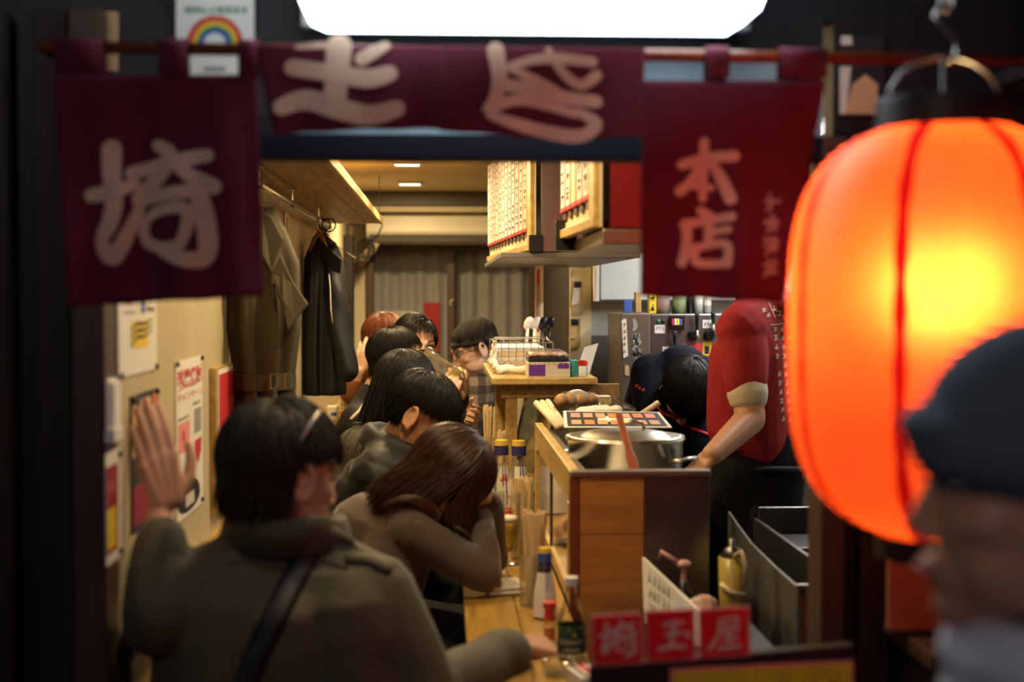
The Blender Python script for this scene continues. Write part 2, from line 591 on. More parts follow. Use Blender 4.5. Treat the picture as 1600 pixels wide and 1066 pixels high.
def text_into(mb, body, size, place, bold=0.0, spacing=1.0, anchor='LEFT', vertical=False):
    """font lettering as flat mesh; place(x, y) maps text space to the world"""
    if vertical:
        for i, ch in enumerate(body):
            text_into(mb, ch, size, lambda x, y, i=i: place(x, y - i * size * spacing), bold)
        return
    c = bpy.data.curves.new('t', 'FONT')
    c.body = body; c.size = size; c.offset = bold; c.resolution_u = 2; c.space_character = spacing; c.align_x = anchor
    o = bpy.data.objects.new('t', c)
    COL.objects.link(o)
    dg = bpy.context.evaluated_depsgraph_get()
    me = bpy.data.meshes.new_from_object(o.evaluated_get(dg))
    mb.add([place(v.co.x, v.co.y) for v in me.vertices], [tuple(p.vertices) for p in me.polygons])
    bpy.data.objects.remove(o); bpy.data.curves.remove(c); bpy.data.meshes.remove(me)

def scribble(mb, x0, y0, w, h, place, rnd, th=None):
    """one hand-written, unreadable glyph in a box"""
    th = th or 0.11 * min(w, h)
    for k in range(rnd.randint(2, 3)):
        y = y0 + h * rnd.uniform(0.12, 0.9)
        stroke(mb, [(x0 + w * rnd.uniform(0.05, 0.2), y), (x0 + w * rnd.uniform(0.75, 0.95), y + h * rnd.uniform(-0.02, 0.08))], th, place, 1)
    for k in range(rnd.randint(1, 2)):
        x = x0 + w * rnd.uniform(0.25, 0.75)
        stroke(mb, [(x, y0 + h * 0.95), (x + w * rnd.uniform(-0.12, 0.12), y0 + h * rnd.uniform(0.05, 0.3))], th, place, 1)
    stroke(mb, [(x0 + w * 0.5, y0 + h * 0.5), (x0 + w * rnd.uniform(0.05, 0.25), y0 + h * 0.08)], th, place, 1)

# ================================================================== lamps, the sign and an added fill that give the light
def lamp(name, loc, energy, size, color, parent=None, shape='SQUARE', rot=(0, 0, 0), sy=None, spread=None):
    l = bpy.data.lights.new(name, 'AREA')
    l.energy = energy; l.size = size; l.color = color; l.shape = shape
    if sy:
        l.shape = 'RECTANGLE'; l.size_y = sy
    if spread:
        l.spread = spread
    o = bpy.data.objects.new(name, l)
    COL.objects.link(o)
    o.location = V(loc) - (ORG[parent] if parent else V())
    o.rotation_euler = rot
    if parent:
        o.parent = parent
    return o

CEIL = 2.08
for i, (x, y, lab) in enumerate([(0.06, 2.72, 'square recessed ceiling light just inside the entrance'),
                                 (-0.06, 3.5, 'square recessed ceiling light above the bar second from the entrance'),
                                 (-0.12, 4.4, 'square recessed ceiling light third from the entrance'),
                                 (-0.14, 5.35, 'square recessed ceiling light in the middle of the ceiling'),
                                 (-0.150, 6.30, 'lit square recessed ceiling light, upper of the two seen below the lintel'),
                                 (-0.163, 7.42, 'lit square recessed ceiling light, lower of the two, nearest the air conditioner')]):
    t = thing('ceiling_light', (x, y, CEIL - 0.012), lab, 'ceiling light', 'recessed ceiling lights')
    b = MB()
    for s in (-1, 1):
        b.box((x + s * 0.060, y, CEIL - 0.006), (0.012, 0.132, 0.012)).box((x, y + s * 0.060, CEIL - 0.006), (0.108, 0.012, 0.012))
    b.build('bezel', 'white_plastic', t)
    MB().box((x, y, CEIL - 0.003), (0.108, 0.108, 0.004)).build('diffuser', 'downlight_glow', t)
    lamp('downlight', (x, y, CEIL - 0.014), DOWNLIGHT_W * (0.62 if i == 0 else 0.85 if i == 1 else 1.6 if i == 5 else 1.2 if i == 4 else 1.0), 0.10, WARM, t)

t = thing('fluorescent_light', (1.25, 5.0, CEIL - 0.06), 'long fluorescent ceiling light over the kitchen aisle', 'ceiling light')
MB().box((1.25, 5.0, CEIL - 0.012), (0.10, 1.9, 0.024)).build('housing', 'white_plastic', t)
MB().tube([(1.25, 4.1, CEIL - 0.042), (1.25, 5.9, CEIL - 0.042)], 0.014, 12).build('tube', 'tube_glow', t, smooth=True)
lamp('fluorescent', (1.25, 5.0, CEIL - 0.062), KITCHEN_W, 0.06, (0.95, 0.95, 0.93), t, sy=1.7)

o = bpy.data.lights.new('street_fill', 'AREA'); o.energy = 17; o.size = 0.5; o.color = (1.0, 0.86, 0.82)  # unseen area light added to brighten the curtain front from the street side
sl = bpy.data.objects.new('street_fill', o); COL.objects.link(sl); sl.location = (-1.3, -1.6, 3.4)
sl.rotation_euler = (V((-0.2, 2.2, 1.4)) - V(sl.location)).to_track_quat('-Z', 'Y').to_euler()

# ================================================================== the setting
structure(MB().bb((-2.6, 2.30, -0.06), (2.4, 8.7, 0.0)).build('floor', 'floor'))
structure(MB().bb((-2.6, -1.5, -0.06), (2.6, 2.30, -0.005)).build('street', 'street'))
structure(MB().bb((-0.62, 2.42, CEIL), (1.75, 8.7, CEIL + 0.06)).build('ceiling', 'ceiling'))
structure(MB().bb((-0.62, 2.42, 0), (-0.545, 8.56, CEIL)).build('wall_left', 'wall_cream'))
WBY = 8.5
b = MB()
b.bb((-0.545, WBY, 0), (-0.447, WBY + 0.08, CEIL)).bb((0.572, WBY, 0), (1.75, WBY + 0.08, CEIL))
b.bb((-0.447, WBY, 1.79), (0.572, WBY + 0.08, CEIL)).bb((-0.447, WBY, 0), (0.572, WBY + 0.08, 0.95))
structure(b.build('wall_back', 'wall_back'))
structure(MB().bb((1.62, 2.42, 0), (1.70, 8.5, CEIL)).build('wall_right', 'kitchen_wall'))
structure(MB().bb((0.667, 6.34, 0), (1.62, 6.42, CEIL)).build('wall_kitchen', 'kitchen_wall'))
b = MB(); b.use('wood_dark').bb((0.572, 6.34, 0), (0.667, 8.5, CEIL)); b.use('column_cream').bb((0.572, 6.32, 0), (0.667, 6.34, 1.64))
structure(b.build('partition_wall'))
structure(MB().bb((-0.545, 7.95, 0), (-0.495, 8.14, 1.83)).build('trim_1', 'wood_dark', bevel=0.003))
b = MB(); b.use('ac_dark').bb((-0.545, 8.05, 2.0), (0.572, 8.5, CEIL)); b.use('wall_back').bb((-0.545, 8.08, 1.968), (0.572, 8.5, 2.0))
structure(b.build('trim_2', bevel=0.004))
structure(MB().bb((-0.545, 2.44, 0.895), (-0.492, 7.9, 0.936)).build('trim_3', 'wood_light', bevel=0.004))
structure(MB().bb((-0.545, 2.44, 0.0), (-0.530, 7.9, 0.895)).build('trim_4', 'wood_plank'))

# window in the back wall: frame, two sashes, glass, and what hangs behind it
wx0, wx1, wz0, wz1 = -0.447, 0.572, 0.95, 1.79
win = MB()
win.bb((wx0, WBY - 0.03, wz0), (wx0 + 0.045, WBY + 0.06, wz1)).bb((wx1 - 0.05, WBY - 0.03, wz0), (wx1, WBY + 0.06, wz1))
win.bb((wx0 + 0.045, WBY - 0.03, wz1 - 0.03), (wx1 - 0.05, WBY + 0.06, wz1)).bb((wx0 + 0.045, WBY - 0.03, wz0), (wx1 - 0.05, WBY + 0.06, wz0 + 0.04))
win = structure(win.build('window_1', 'window_frame', bevel=0.003))
mx = 0.055
MB().bb((mx - 0.022, WBY - 0.02, wz0 + 0.04), (mx + 0.022, WBY + 0.03, wz1 - 0.03)).build('meeting_stile', 'window_frame', win, bevel=0.002)
MB().bb((wx0 + 0.045, WBY + 0.005, wz0 + 0.04), (mx - 0.022, WBY + 0.010, wz1 - 0.03)).build('pane', 'pane_glass', win)
MB().bb((mx + 0.022, WBY + 0.020, wz0 + 0.04), (wx1 - 0.05, WBY + 0.025, wz1 - 0.03)).build('pane', 'pane_glass', win)
b = MB(); b.box((mx, WBY - 0.027, 1.45), (0.016, 0.014, 0.04)).cone((mx, WBY - 0.035, 1.45), (mx + 0.02, WBY - 0.04, 1.47), 0.006, 0.005, 8)
b.build('window_latch', 'chrome', win, bevel=0.002)
b = MB(); N = 120
for i in range(N):
    x = wx0 - 0.05 + (wx1 - wx0 + 0.1) * i / N; x2 = wx0 - 0.05 + (wx1 - wx0 + 0.1) * (i + 1) / N
    fy = lambda q: WBY + 0.14 + 0.016 * math.sin(q * 62) + 0.008 * math.sin(q * 23 + 1)
    b.quad((x, fy(x), 0.9), (x2, fy(x2), 0.9), (x2, fy(x2), 1.85), (x, fy(x), 1.85))
o = b.build('curtain', 'curtain', smooth=True)
tag(o, 'grey gathered curtain hanging behind the back window', 'curtain')
o = MB().box((-0.06, WBY + 0.105, 1.30), (0.10, 0.006, 0.30)).build('red_banner', 'print_red')
tag(o, 'small red banner hanging behind the left window pane', 'banner')
o = MB().box((-0.28, WBY + 0.105, 1.27), (0.22, 0.006, 0.26)).build('notice_sheet', 'paper')
tag(o, 'pale sheet behind the left window pane beside the red banner', 'notice')
structure(MB().bb((-0.6, WBY + 0.24, 0.8), (0.75, WBY + 0.28, CEIL)).build('wall_outside', 'transom_dark'))

# front of the shop
FY = 2.36
b = MB()
b.bb((-2.6, FY + 0.02, 0), (-0.60, FY + 0.08, 2.6)).bb((0.66, FY + 0.02, 1.76), (2.6, FY + 0.08, 2.6)).bb((-0.60, FY + 0.02, 1.96), (0.66, FY + 0.08, 2.6))
b.bb((0.672, FY + 0.02, 0), (2.6, FY + 0.08, 1.76))
structure(b.build('wall_front', 'transom_dark'))
for i, (x0, x1, yf, m) in enumerate([(-0.598, -0.545, 0.0, 'wood_brown'), (-0.660, -0.604, 0.02, 'wood_dark'), (-0.76, -0.70, 0.0, 'wood_dark'), (-0.90, -0.80, 0.02, 'wood_dark'),
                                     (0.632, 0.672, 0.0, 'wood_brown'), (0.70, 0.75, 0.0, 'wood_dark')]):
    structure(MB().bb((x0, FY - 0.03 + yf, 0), (x1, FY + 0.06, 1.96 if x1 < 0 else 1.76)).build('trim_%d' % (5 + i), m, bevel=0.003))
structure(MB().bb((-0.598, FY - 0.02, 1.722), (0.70, FY + 0.05, 1.762)).build('trim_11', 'lintel', bevel=0.003))
b = MB(); b.use('transom').bb((-0.27, FY + 0.01, 1.762), (0.64, FY + 0.04, 1.905)); b.use('transom_dark').bb((-0.27, FY + 0.012, 1.905), (0.64, FY + 0.04, 1.96)); b.use('transom_dark').bb((-0.60, FY + 0.012, 1.762), (-0.27, FY + 0.04, 1.96))
structure(b.build('transom_panel'))
structure(MB().bb((-2.6, FY - 0.32, 2.42), (2.6, FY + 0.08, 2.50)).build('eaves', 'wood_dark'))

# ------------------------------------------------------------------ light box over the entrance
t = thing('lightbox_sign', (0.136, 2.2, 1.908), 'glowing white acrylic light box sign over the dark red entrance curtain', 'sign')
x0, x1, z0, z1, y0, y1 = -0.212, 0.484, 1.908, 2.36, 2.12, 2.27
c_ = 0.035
pts = [(x0 + c_ * 0.3, y0, z0 + c_ * 0.3), (x0 + c_, y0, z0), (x1 - c_, y0, z0), (x1 - c_ * 0.2, y0, z0 + c_ * 0.5), (x1, y0, z0 + c_), (x1, y0, z1), (x0, y0, z1), (x0, y0, z0 + c_)]
MB().slab(pts, (0, y1 - y0 - 0.03, 0)).build('lit_panel', 'sign_glow', t)
MB().bb((x0 - 0.004, y1 - 0.03, z0 + 0.01), (x1 + 0.004, y1, z1)).build('backing', 'steel_dark', t)
b = MB()
for q in (0.0, 0.30):
    b.bb((x0 + 0.2 + q, y1, z1 - 0.06), (x0 + 0.23 + q, FY + 0.02, z1 - 0.03))
b.build('bracket', 'steel_dark', t)

# ------------------------------------------------------------------ entrance curtain (noren) and its rod
NY = 2.15
def nrnY(px, py):
    k = min(1.0, max(0.0, (py - 90) / 300))
    return NY + k * (0.010 * math.sin(px / 34.0 + py / 260.0) + 0.005 * math.sin(px / 14.0 - py / 150.0)) + 0.004 * math.sin(py / 40.0 + px / 90)
def nrn(px, py, lift=0.0):
    return W(px, py, nrnY(px, py) - lift)
rodz = lambda px: W(px, 82 + (px - 700) * 0.014, NY + 0.012)
o = MB().tube([rodz(60), rodz(600), rodz(1200), rodz(1700)], 0.0095, 12).build('curtain_rod', 'wood_red', smooth=True)
tag(o, 'dark reddish rod across the entrance holding the cloth curtain', 'rod')
for px, lab in ((78, 'black bracket holding the left end of the curtain rod'), (1640, 'black bracket holding the right end of the curtain rod')):
    p = rodz(px)
    tag(MB().bb((p.x - 0.008, p.y + 0.010, p.z - 0.012), (p.x + 0.008, FY + 0.019, p.z + 0.012)).build('rod_bracket', 'black_matte'), lab, 'bracket')
nor = thing('entrance_curtain', (0.0, NY, 1.49), 'dark maroon split cloth curtain with pale brush lettering hanging across the entrance', 'curtain')
def sheet(name, tl, tr, br, bl, nu=40, nv=36, sag=0.0):
    b = MB(); vs = []
    for j in range(nv + 1):
        v = j / nv
        for i in range(nu + 1):
            u = i / nu
            l = V(tl) * (1 - v) + V(bl) * v; r = V(tr) * (1 - v) + V(br) * v
            p = l * (1 - u) + r * u
            p.y += 1.0 * math.sin(u * 17 + tl[0]) * v + sag * math.sin(math.pi * u) * v
            vs.append(nrn(p.x, p.y))
    b.add(vs, [(j * (nu + 1) + i, j * (nu + 1) + i + 1, (j + 1) * (nu + 1) + i + 1, (j + 1) * (nu + 1) + i) for j in range(nv) for i in range(nu)])
    o = b.build(name, 'noren', nor, smooth=True)
    md = o.modifiers.new('th', 'SOLIDIFY'); md.thickness = 0.0016
    return o
def tab(x0, x1, ytop, ybot):
    b = MB(); ring = []
    for k in range(13):
        a = math.pi * k / 12
        ring.append((math.cos(a), math.sin(a)))
    for i in range(1):
        rows = []
        pz = rodz((x0 + x1) / 2)
        zb = W((x0 + x1) / 2, ybot, NY).z
        prof = [(-0.0135, zb - pz.z)] + [(-0.0135 * c, 0.0135 * s) for c, s in ring] + [(0.0135, zb - pz.z)]
        for px in (x0, (x0 + x1) / 2, x1):
            rows.append([V((W(px, 82, NY).x, pz.y + q[0], pz.z + q[1])) for q in prof])
        n = len(prof)
        b.add([p for r in rows for p in r], [(k * n + i, k * n + i + 1, (k + 1) * n + i + 1, (k + 1) * n + i) for k in range(2) for i in range(n - 1)])
    o = b.build('hanging_loop', 'noren', nor, smooth=True)
    md = o.modifiers.new('th', 'SOLIDIFY'); md.thickness = 0.0015
p1 = sheet('cloth_panel', (84, 117), (402, 117), (412, 462), (104, 480))
p2 = sheet('cloth_panel', (398, 70), (694, 72), (690, 202), (428, 212), sag=-4)
p3 = sheet('cloth_panel', (692, 72), (1008, 75), (1003, 214), (688, 204), sag=6)
p4 = sheet('cloth_panel', (1003, 126), (1290, 126), (1222, 472), (1000, 464))
for x0, x1 in ((86, 160), (246, 292), (372, 402), (1104, 1140), (1220, 1292)):
    tab(x0, x1, 66, 122)
def nchar(parent, strokes, m='noren_letter', sx=1.0, sy=1.0, ox=0.0, oy=0.0):
    b = MB()
    for k, (pts, ws) in enumerate(strokes):
        ws2 = [1.16 * w / sx for w in ws] if isinstance(ws, (list, tuple)) else 1.16 * ws / sx
        stroke(b, [(ox + x / sx, oy + y / sy) for x, y in pts], ws2, lambda x, y, k=k: nrn(x, y, 0.0050 + 0.00012 * k), 5)
    o = b.build('brush_character', m, parent)
    return o
s = 2.2217
nchar(p1, [([(388, 520), (388, 600), (396, 690), (388, 750), (372, 800)], [62, 56, 54, 52, 44]),
           ([(318, 678), (380, 668), (470, 640)], [44, 46, 34]),
           ([(362, 790), (356, 850), (392, 890), (440, 820), (500, 690)], [34, 42, 58, 46, 26]),
           ([(548, 505), (580, 525), (606, 560)], [34, 46, 44]),
           ([(455, 602), (560, 575), (650, 552), (720, 540)], [38, 42, 44, 40]),
           ([(592, 555), (540, 625), (478, 690)], [44, 46, 34]),
           ([(610, 570), (660, 610), (742, 648)], [34, 44, 48]),
           ([(480, 700), (580, 672), (690, 660)], [36, 40, 44]),
           ([(505, 765), (560, 728), (640, 722), (650, 780), (622, 850)], [26, 34, 40, 40, 34]),
           ([(508, 762), (500, 810), (530, 856), (622, 850)], [28, 34, 30, 28]),
           ([(692, 680), (712, 760), (722, 850), (700, 900), (610, 892), (520, 840)], [56, 62, 60, 54, 44, 26])],
      sx=s, sy=s)
s = 2.5387
nchar(p2, [([(165, 186), (250, 180), (330, 182)], [18, 24, 20]),
           ([(330, 185), (322, 280), (315, 390), (330, 430)], [88, 82, 76, 60]),
           ([(145, 268), (300, 290), (440, 312), (530, 292)], [58, 60, 66, 56]),
           ([(420, 234), (470, 205), (515, 182)], [48, 44, 30]),
           ([(100, 425), (200, 396), (330, 432), (450, 458), (560, 430)], [58, 70, 74, 70, 56])], ox=400, sx=s, sy=s)
nchar(p3, [([(950, 200), (966, 300), (952, 385), (915, 432)], [58, 54, 48, 30]),
           ([(1015, 262), (1100, 238), (1200, 232), (1335, 246)], [30, 34, 38, 36]),
           ([(1010, 270), (1110, 320), (1185, 362)], [26, 34, 38]),
           ([(1160, 200), (1220, 290), (1290, 338), (1350, 300)], [24, 32, 36, 40]),
           ([(962, 335), (1090, 352), (1230, 388), (1350, 404)], [40, 48, 46, 44]),
           ([(930, 432), (1040, 396), (1160, 420), (1270, 452)], [36, 40, 34, 30]),
           ([(930, 456), (1060, 500), (1180, 530), (1290, 540), (1350, 490), (1270, 440)], [30, 44, 48, 46, 44, 26])], ox=400, sx=s, sy=s)
s = 2.221
nchar(p4, [([(190, 572), (280, 548), (372, 542)], [30, 30, 34]), ([(268, 495), (264, 600), (262, 690)], [30, 28, 24]),
           ([(256, 568), (222, 630), (182, 664)], [26, 30, 32]), ([(288, 560), (326, 620), (358, 688)], [26, 36, 40]), ([(232, 646), (292, 652)], [22, 22])], ox=980, sx=s, sy=s)
nchar(p4, [([(255, 732), (290, 752)], [26, 28]), ([(196, 780), (280, 766), (362, 752)], [28, 26, 28]), ([(206, 775), (206, 850), (190, 912)], [30, 32, 30]),
           ([(284, 775), (280, 846)], [28, 26]), ([(290, 806), (350, 796)], [22, 24]),
           ([(238, 858), (242, 912), (345, 914)], [24, 26, 26]), ([(238, 860), (342, 846), (348, 914)], [24, 26, 30])], ox=980, sx=s, sy=s)
rnd = random.Random(3)
b = MB()
for k in range(4):
    scribble(b, 1194 - 1 * k, 332 + k * 34, 26, -30, lambda x, y: nrn(x, y, 0.0024), rnd, 4.5)
b.build('small_lettering', 'noren_letter_grey', p4)

# ------------------------------------------------------------------ notices on the shop front
t = thing('rainbow_notice', W(336, 122, FY - 0.012), 'white notice with a rainbow arch half hidden behind the curtain rod', 'notice')
pl = lambda px, py, k=0: W(px, py, FY - 0.002 - 0.0008 * k)
MB().slab([pl(275, 122), pl(397, 122), pl(397, -40), pl(275, -40)], (0, 0.004, 0)).build('sheet', 'paper', t)
b = MB()
for k, (r0, m) in enumerate([(44, 'print_red'), (38, 'print_orange'), (33, 'print_yellow'), (28, 'print_green'), (23, 'print_blue')]):
    b.use(m); r1 = r0 - 6; ring = [math.pi * i / 18 for i in range(19)]
    vs = [pl(336 + r0 * math.cos(a), 68 - r0 * math.sin(a), 1) for a in ring] + [pl(336 + r1 * math.cos(a), 68 - r1 * math.sin(a), 1) for a in ring]
    b.add(vs, [(i, i + 1, 20 + i, 19 + i) for i in range(18)])
b.build('rainbow', None, t)
b = MB(); text_into(b, '感染防止徹底宣言', 12.5, lambda x, y: pl(288 + x, 20 - y, 1), 0.1)
b.build('lettering', 'print_green', t)
MB().quad(pl(318, 112, 1), pl(352, 112, 1), pl(352, 104, 1), pl(318, 104, 1)).build('name_line', 'print_grey', t)
o = MB().slab([W(112, 112, FY + 0.01), W(184, 112, FY + 0.01), W(184, 18, FY + 0.01), W(112, 18, FY + 0.01)], (0, 0.008, 0)).build('wooden_plaque', 'print_tan', bevel=0.002)
tag(o, 'dim tan plaque on the dark front left of the rainbow notice', 'plaque')
t = thing('shop_plaque', W(1345, 182, FY - 0.01), 'dim framed plaque with a tan figure shape above the red lantern', 'plaque')
pl2 = lambda px, py, k=0: W(px, py, FY + 0.012 - 0.001 * k)
MB().slab([pl2(1310, 182), pl2(1382, 182), pl2(1382, 56), pl2(1310, 56)], (0, 0.008, 0)).build('board', 'black_matte', t)
MB().quad(pl2(1312, 178, 1), pl2(1322, 178, 1), pl2(1330, 104, 1), pl2(1312, 104, 1)).quad(pl2(1314, 70, 1), pl2(1332, 70, 1), pl2(1330, 56, 1), pl2(1314, 56, 1)).build('pale_print', 'paper_dim', t)
MB().add([pl2(x, y, 1.5) for x, y in ((1320, 178), (1370, 178), (1372, 132), (1352, 116), (1332, 132))], [(0, 1, 2, 3, 4)]).build('tan_print', 'print_tan', t)

# ------------------------------------------------------------------ red paper lantern
LX, LY, LZ0, LZ1, LR = 0.626, 1.75, 1.192, 1.716, 0.188
t = thing('paper_lantern', (LX, LY, LZ0), 'big glowing red orange paper lantern hanging at the right of the entrance', 'lantern')
def lr(s):
    return max(0.078, LR * (1 - abs(s) ** 3.6) ** (1 / 2.3)) if abs(s) < 1 else 0.078
NR = 44; prof = []
for k in range(NR * 4 + 1):
    s = -0.985 + 1.97 * k / (NR * 4)
    prof.append((lr(s) + 0.0030 * abs(math.sin(math.pi * k / 4)), (LZ0 + LZ1) / 2 + s * (LZ1 - LZ0) / 2))
MB().lathe(prof, (LX, LY, 0), 72, cap=False).build('paper_body', 'lantern_paper', t, smooth=True)
face = math.atan2(-LY, -LX)
for k in range(8):
    a = face - R(14) + k * math.pi / 4
    wob = 0.0078
    vs = []
    for r_, z in prof:
        rr = r_ + 0.0012; da = wob / max(rr, 0.05) * (1 + 0.15 * math.sin(z * 90 + k))
        for q in (-1, 1):
            vs.append((LX + rr * math.cos(a + q * da), LY + rr * math.sin(a + q * da), z))
    MB().add(vs, [(2 * i, 2 * i + 1, 2 * i + 3, 2 * i + 2) for i in range(len(prof) - 1)]).build('seam', 'lantern_seam', t, smooth=True)
b = MB()
for k in range(1, NR):
    s = -0.985 + 1.97 * k / NR; rr_ = lr(s) - 0.0005; zz = (LZ0 + LZ1) / 2 + s * (LZ1 - LZ0) / 2
    b.tube([(LX + rr_ * math.cos(a), LY + rr_ * math.sin(a), zz) for a in [2 * math.pi * i / 48 for i in range(48)]], 0.0013, 4, close=True)
b.build('bamboo_hoops', 'wood_dark', t, smooth=True)['kind'] = 'stuff'
def ringprof(r0, r1, z0, z1):
    return [(r0, z0), (r1, z0), (r1, z1), (r0, z1), (r0, z0)]
MB().lathe(ringprof(0.060, 0.084, LZ1 - 0.012, LZ1 + 0.026), (LX, LY, 0), 48, cap=False).build('top_ring', 'paper_lantern_ring', t, bevel=0.002)
MB().lathe(ringprof(0.058, 0.080, LZ0 - 0.022, LZ0 + 0.010), (LX, LY, 0), 48, cap=False).build('bottom_ring', 'paper_lantern_ring', t, bevel=0.002)
b = MB()
hz = LZ1 + 0.075
b.tube([(LX - 0.072, LY, LZ1 + 0.02)] + [(LX - 0.072 * math.cos(a), LY, LZ1 + 0.02 + 0.06 * math.sin(a)) for a in [R(20 * i) for i in range(1, 9)]] + [(LX + 0.072, LY, LZ1 + 0.02)], 0.0028, 8)
b.build('wire_handle', 'steel_dark', t, smooth=True)
BZ = 1.515
MB().ell((LX, LY, BZ), (0.024, 0.024, 0.032)).build('light_bulb', 'bulb_glow', t, smooth=True)
MB().lathe([(0.001, BZ + 0.028), (0.014, BZ + 0.028), (0.017, BZ + 0.07), (0.006, BZ + 0.09), (0.004, hz)], (LX, LY, 0), 14).build('bulb_socket', 'black_plastic', t, smooth=True)
pl_ = bpy.data.lights.new('lantern_bulb', 'POINT'); pl_.energy = LANTERN_W; pl_.color = (1.0, 0.70, 0.33); pl_.shadow_soft_size = 0.055
po = bpy.data.objects.new('lantern_bulb', pl_); COL.objects.link(po); po.location = (0, 0, BZ - LZ0 - 0.004); po.parent = t
t = thing('lantern_chain', (LX, LY, hz + 0.01), 'tangled steel chain and hook from which the red lantern hangs', 'chain')
z = hz + 0.004
b = MB(); b.tube([(LX, LY, z - 0.006), (LX + 0.014, LY, z - 0.001), (LX + 0.014, LY, z + 0.02), (LX - 0.002, LY - 0.004, z + 0.036), (LX - 0.014, LY, z + 0.05), (LX - 0.006, LY, z + 0.065), (LX + 0.006, LY, z + 0.062)], 0.0026, 8)
b.build('hook', 'steel', t, smooth=True)
z += 0.058
k = 0
rr = random.Random(5)
while z < 2.46:
    a = (k % 2) * math.pi / 2 + rr.uniform(-0.3, 0.3); ox = rr.uniform(-0.004, 0.004)
    b = MB(); b.tube([(LX + ox + math.cos(a) * 0.008 * math.cos(q), LY + math.sin(a) * 0.008 * math.cos(q), z + 0.014 + 0.016 * math.sin(q)) for q in [2 * math.pi * i / 12 for i in range(12)]], 0.0024, 6, close=True)
    b.build('link', 'steel', t, smooth=True); z += 0.0235; k += 1
b = MB()
for q in range(3):
    a0 = rr.uniform(0, 6)
    b.tube([(LX - 0.01 + 0.016 * math.cos(a0 + i * 0.8) + 0.003 * q, LY - 0.012 + 0.008 * math.sin(a0 + i), hz + 0.07 + i * 0.02 + q * 0.01) for i in range(9)], 0.0022, 6)
b.build('twisted_wire', 'steel', t, smooth=True)

# ------------------------------------------------------------------ front right: dark cabinet and things under the lantern
t = thing('entrance_cabinet', (1.02, 2.25, 0), 'dark wooden cabinet against the shop front below the lantern', 'cabinet')
MB().bb((0.76, 2.12, 0), (1.36, 2.36, 0.93)).build('body', 'wood_dark', t, bevel=0.003)
MB().bb((0.74, 2.10, 0.93), (1.38, 2.37, 0.955)).build('top', 'wood_brown', t, bevel=0.003)
for k in range(2):
    d = MB().bb((0.775 + 0.29 * k, 2.105, 0.06), (1.055 + 0.29 * k, 2.119, 0.90)).build('door', 'wood_brown', t, bevel=0.004)
    MB().bb((1.02 + 0.055 * k, 2.090, 0.50), (1.034 + 0.055 * k, 2.104, 0.60)).build('handle', 'steel_dark', d)
t = thing('card_stand', W(1435, 850, 2.24), 'small dim yellow card standing on the dark cabinet below the lantern', 'card')
p = WZ(1435, 850, 0.955); p = V((W(1435, 850, 2.24).x, 2.24, 0.955))
MB().box(p + V((0, 0, 0.07)), (0.10, 0.006, 0.13)).build('card', 'print_tan', t)
MB().box(p + V((0, 0, 0.003)), (0.10, 0.05, 0.006)).build('foot', 'black_plastic', t)

# ------------------------------------------------------------------ menu stand in the foreground
SY = 2.02
t = thing('menu_stand', (0.40, SY + 0.02, 0), 'black framed menu stand with a yellow poster and red name plates in front', 'menu stand')
ps = lambda px, py, k=0.0: W(px, py, SY - 0.001 * k)
fr = [(922, 1042), (1335, 1008), (1356, 2050), (905, 2050)]
MB().slab([ps(x, y) for x, y in fr], (0, 0.022, 0)).build('board', 'black_matte', t, bevel=0.002)
for x in (0.24, 0.56):
    MB().limb([(x, SY + 0.02, 0.45), (x, SY + 0.26, 0.012)], [0.012, 0.012], 8).build('leg', 'black_matte', t, smooth=True)
yp = MB().slab([ps(1047, 1046, 4), ps(1334, 1032, 4), ps(1346, 1700, 4), ps(1047, 1700, 4)], (0, 0.003, 0)).build('poster', 'paper_pink', t)
b = MB().slab([ps(1053, 1051, 5), ps(1329, 1037, 5), ps(1341, 1695, 5), ps(1053, 1695, 5)], (0, 0.001, 0)).build('poster_print', 'poster_lime', yp)
b = MB()
for k in range(7):
    scribble(b, 1075 + k * 36, 1118 - k * 1.8, 28, -42, lambda x, y: ps(x, y, 6), rnd, 6)
b.build('lettering', 'print_red', yp)
CARD = {'玉': [([(28, 22), (52, 17), (76, 18)], 9), ([(32, 48), (70, 44)], 9), ([(54, 18), (50, 50), (46, 82)], 10), ([(16, 86), (48, 80), (80, 84)], 10), ([(86, 50), (93, 55)], 13)],
        '屋': [([(34, 14), (78, 11), (75, 30)], 8), ([(34, 30), (74, 28)], 7), ([(34, 14), (30, 52), (6, 90)], 9), ([(38, 44), (82, 41)], 7), ([(58, 44), (46, 56), (74, 55)], 6), ([(42, 68), (80, 66)], 7), ([(60, 56), (59, 86)], 8), ([(30, 90), (86, 88)], 9)],
        '埼': [([(18, 6), (18, 45), (14, 66)], 10), ([(2, 38), (34, 30)], 9), ([(10, 64), (12, 84), (42, 44)], 9), ([(54, 2), (62, 14)], 9), ([(34, 24), (90, 10)], 8), ([(62, 14), (38, 42)], 9), ([(66, 16), (94, 34)], 9),
               ([(38, 46), (88, 38)], 8), ([(44, 58), (72, 52), (68, 78), (46, 78), (44, 58)], 6), ([(86, 42), (90, 86), (70, 94)], 10)]}
